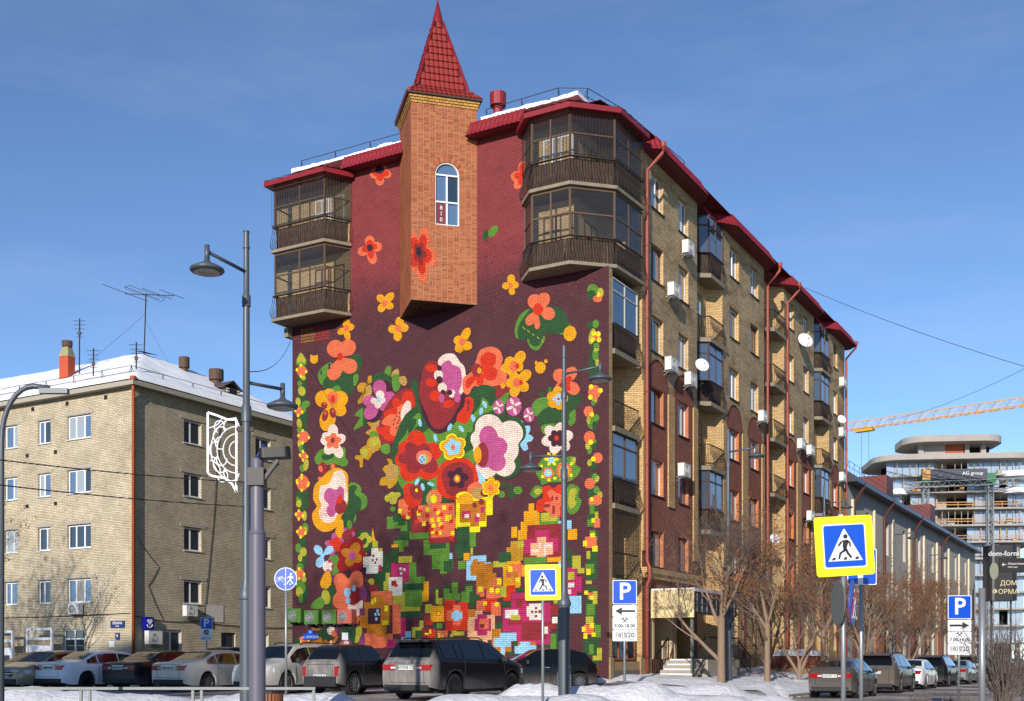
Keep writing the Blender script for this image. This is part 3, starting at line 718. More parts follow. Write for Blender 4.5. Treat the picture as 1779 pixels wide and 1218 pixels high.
for i in range(5):
    a0, a1 = PI * (i - 2.5) / 5 * .8, PI * (i - 1.5) / 5 * .8
    x0, x1 = tq_ / 2 * math.sin(a0) / math.sin(PI * .4), tq_ / 2 * math.sin(a1) / math.sin(PI * .4); y0, y1 = .05 * math.cos(a0), .05 * math.cos(a1)
    d0, d1 = -.03 * math.cos(a0 * 1.2), -.03 * math.cos(a1 * 1.2)
    tile.quad((x0, y0 + .05, d0), (x1, y1 + .05, d1), (x1, y1 - .01, tl), (x0, y0 - .01, tl)); tile.quad((x0, y0 - .03, d0), (x1, y1 - .03, d1), (x1, y1 + .05, d1), (x0, y0 + .05, d0))
TLM = tile.mesh('tile', pm('red_tile', S(140, 44, 38), .6, var=.3, scale=5), False)
for fi in (0, 3):
    for sec in (0, 1):
        A, B = [Vector(q) for q in (ring(*prof[sec])[fi], ring(*prof[sec])[(fi + 1) % 4])]; Cc, Dd = [Vector(q) for q in (ring(*prof[sec + 1])[(fi + 1) % 4], ring(*prof[sec + 1])[fi])]
        mid0 = (A + B) / 2; mid1 = (Cc + Dd) / 2; up = (mid1 - mid0); Ls = up.length; up /= Ls; xd = (B - A).normalized(); nn = xd.cross(up)
        Mr = Matrix(((xd.x, nn.x * -1, up.x, 0), (xd.y, -nn.y, up.y, 0), (xd.z, -nn.z, up.z, 0), (0, 0, 0, 1)))
        r = 0
        while r * .335 < Ls - .1:
            t = r * .335; hw_ = ((B - A).length * (1 - t / Ls) + (Dd - Cc).length * t / Ls) / 2 - .06
            n = int(hw_ / tw_ + .4)
            for k in range(-n, n + 1):
                if abs(k * tw_) > hw_ - .03: continue
                q = mid0 + up * t + xd * (k * tw_)
                o = ob('tile', TLM, TUR, None); o.matrix_local = Matrix.Translation(q) @ Mr
                o.scale = (1, -1, min(1., (Ls - t) / tl))
            r += 1
# red vent pipe beside the turret
vp = MB(); vp.lathe([(.2, 22.6), (.2, 24.2), (.33, 24.2), (.34, 24.72), (.05, 24.76)], 16, (-5.25, .5, 0)); vp.build('vent_pipe', M_roof, HB, uv=False, smooth=False)
# ================================================================= balconies of the painted block
M_slab = pm('balcony_slab_concrete', S(132, 122, 104), .9, var=.4, scale=3, bump=.4, bscale=14)
M_board = pm('weathered_boards', S(66, 50, 38), .8, var=.7, scale=7)
M_frame = pm('bronze_glazing_bars', S(96, 76, 58), .5, metal=.2, var=.15)
M_gratingw = pm('white_glazing_bars', S(190, 188, 180), .5, var=.1)
def seg_iter(pts):
    for i in range(len(pts) - 1):
        a, b = Vector((*pts[i], 0)), Vector((*pts[i + 1], 0)); d = b - a; L = d.length; d /= L
        yield a, b, d, Vector((d.y, -d.x, 0)), L
def offs(pts, o):
    """polyline moved outwards by o (mitre kept simple)"""
    res = []
    for i, p in enumerate(pts):
        ns = []
        if i > 0: a, b = pts[i - 1], pts[i]; d = Vector((b[0] - a[0], b[1] - a[1])).normalized(); ns.append(Vector((d.y, -d.x)))
        if i < len(pts) - 1: a, b = pts[i], pts[i + 1]; d = Vector((b[0] - a[0], b[1] - a[1])).normalized(); ns.append(Vector((d.y, -d.x)))
        n = sum(ns, Vector((0, 0))); n = n / max(.3, n.length_squared) * (1 if len(ns) == 1 else 2) if len(ns) == 1 else n * (2 / max(.6, n.length_squared))
        n = n * (1 if len(ns) == 1 else .5 * 1.0) if len(ns) == 1 else n
        res.append((p[0] + n.x * o, p[1] + n.y * o))
    return res
def bars_mesh(pts, z0, z1, step=.115, belly=.16, r=.011, wave=0.):
    b = MB()
    for a, c, d, n, L in seg_iter(pts):
        k = max(2, round(L / step))
        for i in range(k + 1):
            p = a + d * (L * i / k); H = z1 - z0
            if belly: path = [p + n * q[0] + Vector((0, 0, z0 + H * q[1])) + d * (wave * math.sin(i * 2.1 + q[1] * 7)) for q in ((0, 0), (belly * .85, .14), (belly, .3), (belly * .45, .55), (.015, .75), (0, 1))]
            else: path = [p + Vector((0, 0, z0)), p + Vector((0, 0, z1))]
            b.tube(path, r, 4, cap=False)
        b.beam(a + Vector((0, 0, z1)), c + Vector((0, 0, z1)), .05, .035); b.beam(a + Vector((0, 0, z0 + .02)), c + Vector((0, 0, z0 + .02)), .03, .02)
    return b
def boards_mesh(pts, z0, z1):
    b = MB()
    for a, c, d, n, L in seg_iter(pts):
        k = max(2, round(L / .13))
        for i in range(k):
            p = a + d * (L * (i + .04) / k); q = a + d * (L * (i + .96) / k); o = n * (-.05 - .03 * random.random()); zz = z0 + .02 + random.random() * .05
            b.slab_poly([p + o + Vector((0, 0, zz)), q + o + Vector((0, 0, zz)), q + o + Vector((0, 0, z1 - .03)), p + o + Vector((0, 0, z1 - .03))], tuple(n * -.02))
    return b
def glazing(parent, pts, z0, z1, mid, frame, glass, splits=None, r=.05):
    fr = MB(); ns = 0
    for si, (a, c, d, n, L) in enumerate(seg_iter(pts)):
        k = (splits[si] if splits else max(1, round(L / 1.1)))
        for z in (z0, mid, z1):
            if z: fr.beam(a + Vector((0, 0, z)), c + Vector((0, 0, z)), .06, .06)
        for i in range(k + 1): p = a + d * (L * i / k); fr.beam(p + Vector((0, 0, z0)), p + Vector((0, 0, z1)), r if 0 < i < k else r * 1.5, .07, 0, (d.x, d.y, 0))
        for i in range(k):
            for (za, zb) in (((z0, mid), (mid, z1)) if mid else ((z0, z1),)):
                p, q = a + d * (L * i / k + .03), a + d * (L * (i + 1) / k - .03)
                b = MB(); b.quad((p.x, p.y, za + .03), (q.x, q.y, za + .03), (q.x, q.y, zb - .03), (p.x, p.y, zb - .03)); b.build('pane', glass, parent, uv=False)
    return fr.build('glazing_frame', frame, parent, uv=False)
def balcony(pts, z, back, boards=True, glaze=True, frame=None, grille=False, slab_h=.13, hgt=3.0, label=None, rail_mat=None, mid=1.9, splits=None, glass=None, bars=True, slab_over=.06):
    """slab with its edge, bulged rail, boards behind it, glazing. back: plan points that close the slab along the wall"""
    o = MB().prism([Vector(p) for p in offs(pts, slab_over)] + back, z - slab_h, z).build('balcony', M_slab, HB)
    if bars: bars_mesh(pts, z, z + 1.0, wave=.012).build('railing', rail_mat or M_iron, o, uv=False)
    ins = offs(pts, -.08)
    if boards: boards_mesh(ins, z, z + .98).build('boarding', M_board, o, uv=False)
    if glaze:
        glazing(o, ins, z + 1.02, z + hgt - slab_h - .03, z + mid, frame or M_frame, glass or G_clear, splits)
    if grille: bars_mesh(offs(pts, .03), z + 1.05, z + hgt - .3, .14, 0, .008).build('window_grille', M_iron, o, uv=False)
    return o
# right corner bay, two storeys
RP = [(-3.78, -.03), (-2.95, -.92), (-1.22, -.92), (.12, .38), (.22, 2.85)]
RBK = [(-1.48, 2.9), (-1.48, .02), (-3.7, .02)]
balcony(RP, 16.72, RBK, splits=[1, 2, 1, 2]); balcony(RP, 19.78, RBK, grille=True, hgt=2.95, splits=[1, 2, 1, 2])
# left bay, two storeys, wrapping the far corner
LP = [(-15.98, .5), (-15.98, -1.08), (-13.05, -1.08), (-12.42, -.03)]
LBK = [(-12.42, .02), (-15.77, .02), (-15.77, .5)]
balcony(LP, 16.62, LBK, splits=[1, 2, 1]); balcony(LP, 19.68, LBK, grille=True, hgt=3.0, splits=[1, 2, 1])
MB().prism([(-16.0, .5), (-16.0, -.3), (-15.78, -.3), (-15.78, .5)], 16.0, 16.4).build('bracket', M_slab, HB)
# brick lining and doors inside the bays
for (x0, x1, z) in ((-15.77, -12.5, 16.62), (-15.77, -12.5, 19.68), (-3.6, -1.5, 16.72), (-3.6, -1.5, 19.78)):
    MB().box(x0, x1, -.016, .0, z, z + 2.75).build('bay_lining', YBP, HB)
    window(HB, (x0 + x1) / 2 + .1, -.1, z + .05, .8, 2.2, 0, M_brownf if z < 18 else M_white, [G_dark, G_blue], 'v2t', None, .06, 'balcony_door'); window(HB, (x0 + x1) / 2 + (.95 if x1 < -5 else .62), -.1, z + .9, .8, 1.35, 0, M_brownf if z < 18 else M_white, [G_blue, G_curt], 'v1', None, .06)
# roofs over the bays: fascia and low tiled hip
def bay_roof(pts, back, z, apex):
    outp = offs(pts, .28); allp = [Vector(p) for p in outp] + [Vector(b) for b in back]
    o = MB().prism(allp, z + .08, z + .28).build('bay_roof', M_roof, HB, uv=False)
    b = MB()
    for i in range(len(outp) - 1):
        p, q = outp[i], outp[i + 1]; n = 10
        for k in range(n):
            a_, c_ = dx(p, q, k / n), dx(p, q, (k + 1) / n); h0 = .04 if k % 2 else 0
            b.poly([(*a_, z + .3 + h0), (*c_, z + .3 + h0), (apex[0], apex[1], apex[2])])
    b.build('roof_tiles', M_roof, o, uv=False); return o
bay_roof(RP, RBK, 22.42, (-1.6, 1.2, 23.75)); bay_roof(LP, LBK, 22.4, (-14.2, .6, 23.5))
# slabs, rails and glazing in the recesses of the long facade
M_dkframe = pm('dark_brown_frame', S(62, 42, 36), .5, var=.15)
def rec_bal(i, z, glaze, boards, frame=None, white=False):
    a, b = REC[i]; 
    if i == 0: P = [(.04, .34), (.04, 2.75)]; BK = [(-.9, 2.6), (-.9, .34)]
    else: P = [(-.35, a + 1.15), (.1, a + 1.45), (.1, b - .1)]; BK = [(-.05, b - .05), (-.6, b - .62), (-.6, a + .9)]
    o = balcony(P, z, BK, boards, glaze, frame or M_dkframe, False, .2, 3.0, None, M_iron, 2.3 if glaze else 1.9, None, glass_opaque('loggia_glass', S(66, 78, 92)) if glaze else None)
    return o
for z, g, bd in ((13.5, 1, 1), (10.5, 0, 0), (7.5, 1, 1), (4.6, 0, 0)): rec_bal(0, z, g, bd, M_gratingw if z == 13.5 else M_brownf)
for z, g, bd in ((19.5, 1, 1), (16.5, 0, 0), (13.5, 1, 1), (10.5, 0, 0), (7.5, 1, 1)): rec_bal(1, z, g, bd)
for z in (19.5, 16.5, 13.5, 10.5): rec_bal(2, z, 0, 0)
for z, g, bd in ((19.5, 1, 1), (16.5, 1, 1), (13.5, 0, 0), (10.5, 1, 1), (7.5, 0, 0)): rec_bal(3, z, g, bd)
for z in (19.55, 16.55, 13.55, 10.55, 7.55):
    for i in (1, 2, 3):
        a, b = REC[i]; window(HB, -.62, a + 1.9, z, .8, 2.2, PI / 2, M_brownf, [G_dark], 'v2t', None, .0, 'balcony_door')
for z in (13.55, 10.55, 7.55, 4.6): window(HB, -.95, 1.3, z, .8, 2.2, PI / 2, M_brownf, [G_dark], 'v2t', None, .0, 'balcony_door')
bars_mesh([(.05, .36), (.05, 2.75)], 5.6, 7.2, .13, 0, .012).build('window_grille', M_iron, HB, uv=False)
for z in (16.75, 19.8): window(HB, -1.42, 1.5, z, 1.3, 2.2, PI / 2, M_brownf, [G_dark, G_curt], 'v2t', None, .06, 'balcony_door')
# corner shop window and stone plinth by the corner
MB().box(-.9, .03, .3, 2.9, 1.0, 1.35).build('plinth', STONE, HB); MB().box(-.02, .07, 0.0, .3, .3, 1.5).build('plinth', STONE, HB); MB().box(-.02, .09, 2.9, 4.0, .3, 1.5).build('plinth', STONE, HB); MB().box(-.04, .05, .3, 2.9, .3, 1.0).build('plinth_slab', pm('granite_slab', S(98, 90, 88), .6, var=.2, scale=8), HB)
window(HB, .0, 1.55, 1.4, 2.4, 1.9, PI / 2, pm('orange_wood_frame', S(150, 84, 34), .5), [G_dark, G_blue, G_dark], 'v3', None, .1)
# shop entrance under the canopy
glass_shop = [G_dark, G_warm, G_dark]
window(HB, -.85, 5.2, 1.5, 2.2, 2.65, PI / 2, M_brownf, glass_shop, 'v3', None, 0., 'shop_window'); window(HB, -.85, 7.9, 1.5, 2.4, 2.65, PI / 2, M_dkframe, [G_dark], 'v3', None, 0., 'shop_window')
for s_ in (4.25, 6.4, 6.75): MB().box(-.8, .02, s_, s_ + .22, 1.45, 4.2).build('pier', pm('pale_render', S(206, 180, 146), .8, var=.1), HB)
cn = MB(); cn.box(.0, 1.9, 3.95, 9.3, 3.95, 4.02)
cn.build('canopy', pm('canopy_metal', S(70, 72, 76), .5), HB)
b = MB(); b.box(.1, 1.98, 3.9, 3.96, 3.15, 4.3); b.build('canopy_side_banner', pm('cream_banner', S(222, 202, 150), .7, var=.22, scale=1.3), HB, uv=False)
b = MB(); b.box(1.92, 1.96, 3.96, 9.3, 3.3, 4.2); CFR = b.build('canopy_front', pm('smoked_panel', S(60, 64, 70), .3), HB, uv=False)
b = MB()
for k in range(9): b.box(1.96, 1.985, 4.3 + k * .58, 4.34 + k * .58, 3.35, 4.15)
for k in range(3): b.box(1.962, 1.99, 4.0, 9.25, 3.4 + k * .3, 3.43 + k * .3)
b.build('lattice', M_galv, CFR, uv=False)
MB().box(.1, 2.0, 3.96, 9.2, 4.22, 4.36).build('canopy_snow', M_snowclean, HB)
for s_ in (4.1, 9.15): MB().box(1.75, 1.87, s_, s_ + .12, .5, 3.95).build('canopy_post', pm('grey_green_post', S(96, 104, 100), .5), HB)
st = thing('entrance_steps', 'concrete shop steps with black handrails beside the brick block corner', 'steps', (CX, CY, 0), ROT)
MB().box(.1, 2.1, 5.2, 9.3, .45, 1.42).build('landing', M_conc, st)
for k in range(4): MB().box(.35, 2.0, 4.95 - k * .34, 5.2 - k * .34 + .09, 1.22 - k * .2, 1.4 - k * .2).build('step', M_conc, st); MB().box(.5, 1.9, 4.98 - k * .34, 5.2 - k * .34, 1.4 - k * .2, 1.45 - k * .2).build('step_snow', M_snowclean, st)
def handrail(a, b, parent, n=8, h_=.95):
    m = MB(); a = Vector(a); b = Vector(b); up = Vector((0, 0, h_)); m.beam(a + up, b + up, .05, .05); m.beam(a + up * .15, b + up * .15, .03, .03)
    for k in range(n + 1): p = a.lerp(b, k / n); m.beam(p + (Vector() if k in (0, n) else up * .15), p + up, .035 if k in (0, n) else .016, .035 if k in (0, n) else .016)
    return m.build('handrail', M_black, parent, uv=False)
handrail((.35, 3.7, .55), (.35, 5.2, 1.42), st); handrail((2.0, 3.7, .5), (2.0, 5.2, 1.42), st); handrail((2.05, 5.3, 1.42), (2.05, 9.2, 1.42), st, 26); handrail((2.0, 9.4, 1.3), (2.0, 11.2, .6), st)
# --- the boxes and dishes fixed on the long facade --------------------------------------------------
def onR(s, z, lx=0.): x, y = L2W(lx, s); return (x, y, z)
RZ = ROT + PI / 2
def acr(s, z, label, lx=.02): return ac_unit(onR(s, z, lx), RZ, label)
acr(7.75, 19.35, 'white air conditioner under the top floor window nearest the corner balconies')
acr(6.05, 17.0, 'white air conditioner between two windows, second floor from the top')
acr(5.75, 13.75, 'white air conditioner just above the first red arch')
acr(8.05, 13.6, 'white air conditioner above the second red arch, cable hanging beside it')
acr(7.25, 9.45, 'white air conditioner in front of the red brick window, third floor up')
acr(18.6, 13.9, 'white air conditioner above the fourth red arch beside the downpipe')
acr(25.9, 13.65, 'white air conditioner above the arch right of the second recess')
acr(27.9, 13.6, 'white air conditioner above the arch next to the third recess')
acr(27.9, 9.7, 'white air conditioner low on the red panel next to the third recess')
acr(35.75, 19.3, 'white air conditioner high beside the far end downpipe')
acr(35.6, 16.0, 'white air conditioner below the small dish at the far end')
acr(35.7, 13.1, 'white air conditioner over the last red arch at the far end')
acr(35.5, 10.3, 'white air conditioner lowest of the far end column')
acr(10.2, 17.5, 'white air conditioner inside the first open balcony recess', -.6)
def dish(s, z, r, label, lx=.35): sat_dish(onR(s, z, lx), rad(14), r, label)
dish(9.2, 14.75, .33, 'white satellite dish at the edge of the first balcony recess')
dish(26.3, 20.0, .46, 'large white satellite dish between top floor windows')
dish(35.0, 17.0, .3, 'small white satellite dish near the far end of the block')
dish(20.3, 7.9, .28, 'white satellite dish low behind the bare tree crowns')
MUR_N = ['painted_flower', 'painted_flower', 'painted_flower', 'painted_flower', 'painted_flower', 'painted_signature', 'painted_flower', 'painted_leaf', 'painted_flower', 'painted_flower', 'painted_flower', 'painted_border_garland', 'painted_flower', 'painted_flower', 'painted_flower', 'painted_flower', 'painted_berries', 'painted_leaf', 'painted_flower', 'painted_flower', 'painted_leaf', 'painted_leaf', 'painted_flower', 'painted_flower', 'painted_flower', 'painted_flower', 'painted_flower', 'painted_flower', 'painted_flower', 'painted_flower', 'painted_leaf', 'painted_flower', 'painted_berries', 'painted_flower', 'painted_flower', 'painted_flower', 'painted_flower', 'painted_leaf', 'painted_flower', 'painted_flower', 'painted_flower', 'painted_border_garland', 'painted_border_garland', 'painted_flower', 'painted_flower', 'painted_leaf', 'painted_flower', 'painted_flower', 'painted_flower', 'painted_flower', 'painted_leaf', 'painted_flower', 'painted_flower', 'painted_leaf', 'painted_flower', 'painted_flower', 'painted_leaf', 'painted_flower', 'painted_flower', 'painted_flower', 'painted_leaf', 'painted_flower', 'painted_flower', 'painted_flower', 'painted_leaf', 'painted_border_garland', 'painted_leaf', 'painted_flower']
MUR_C = ['OR', 'RD', 'DR', 'YL', 'LY', 'GR', 'DG', 'OL', 'PK', 'CR', 'LB', 'MU', 'TN', 'MG', 'WH', 'BR', 'PU', 'PE', 'PM', 'OD', 'DK']
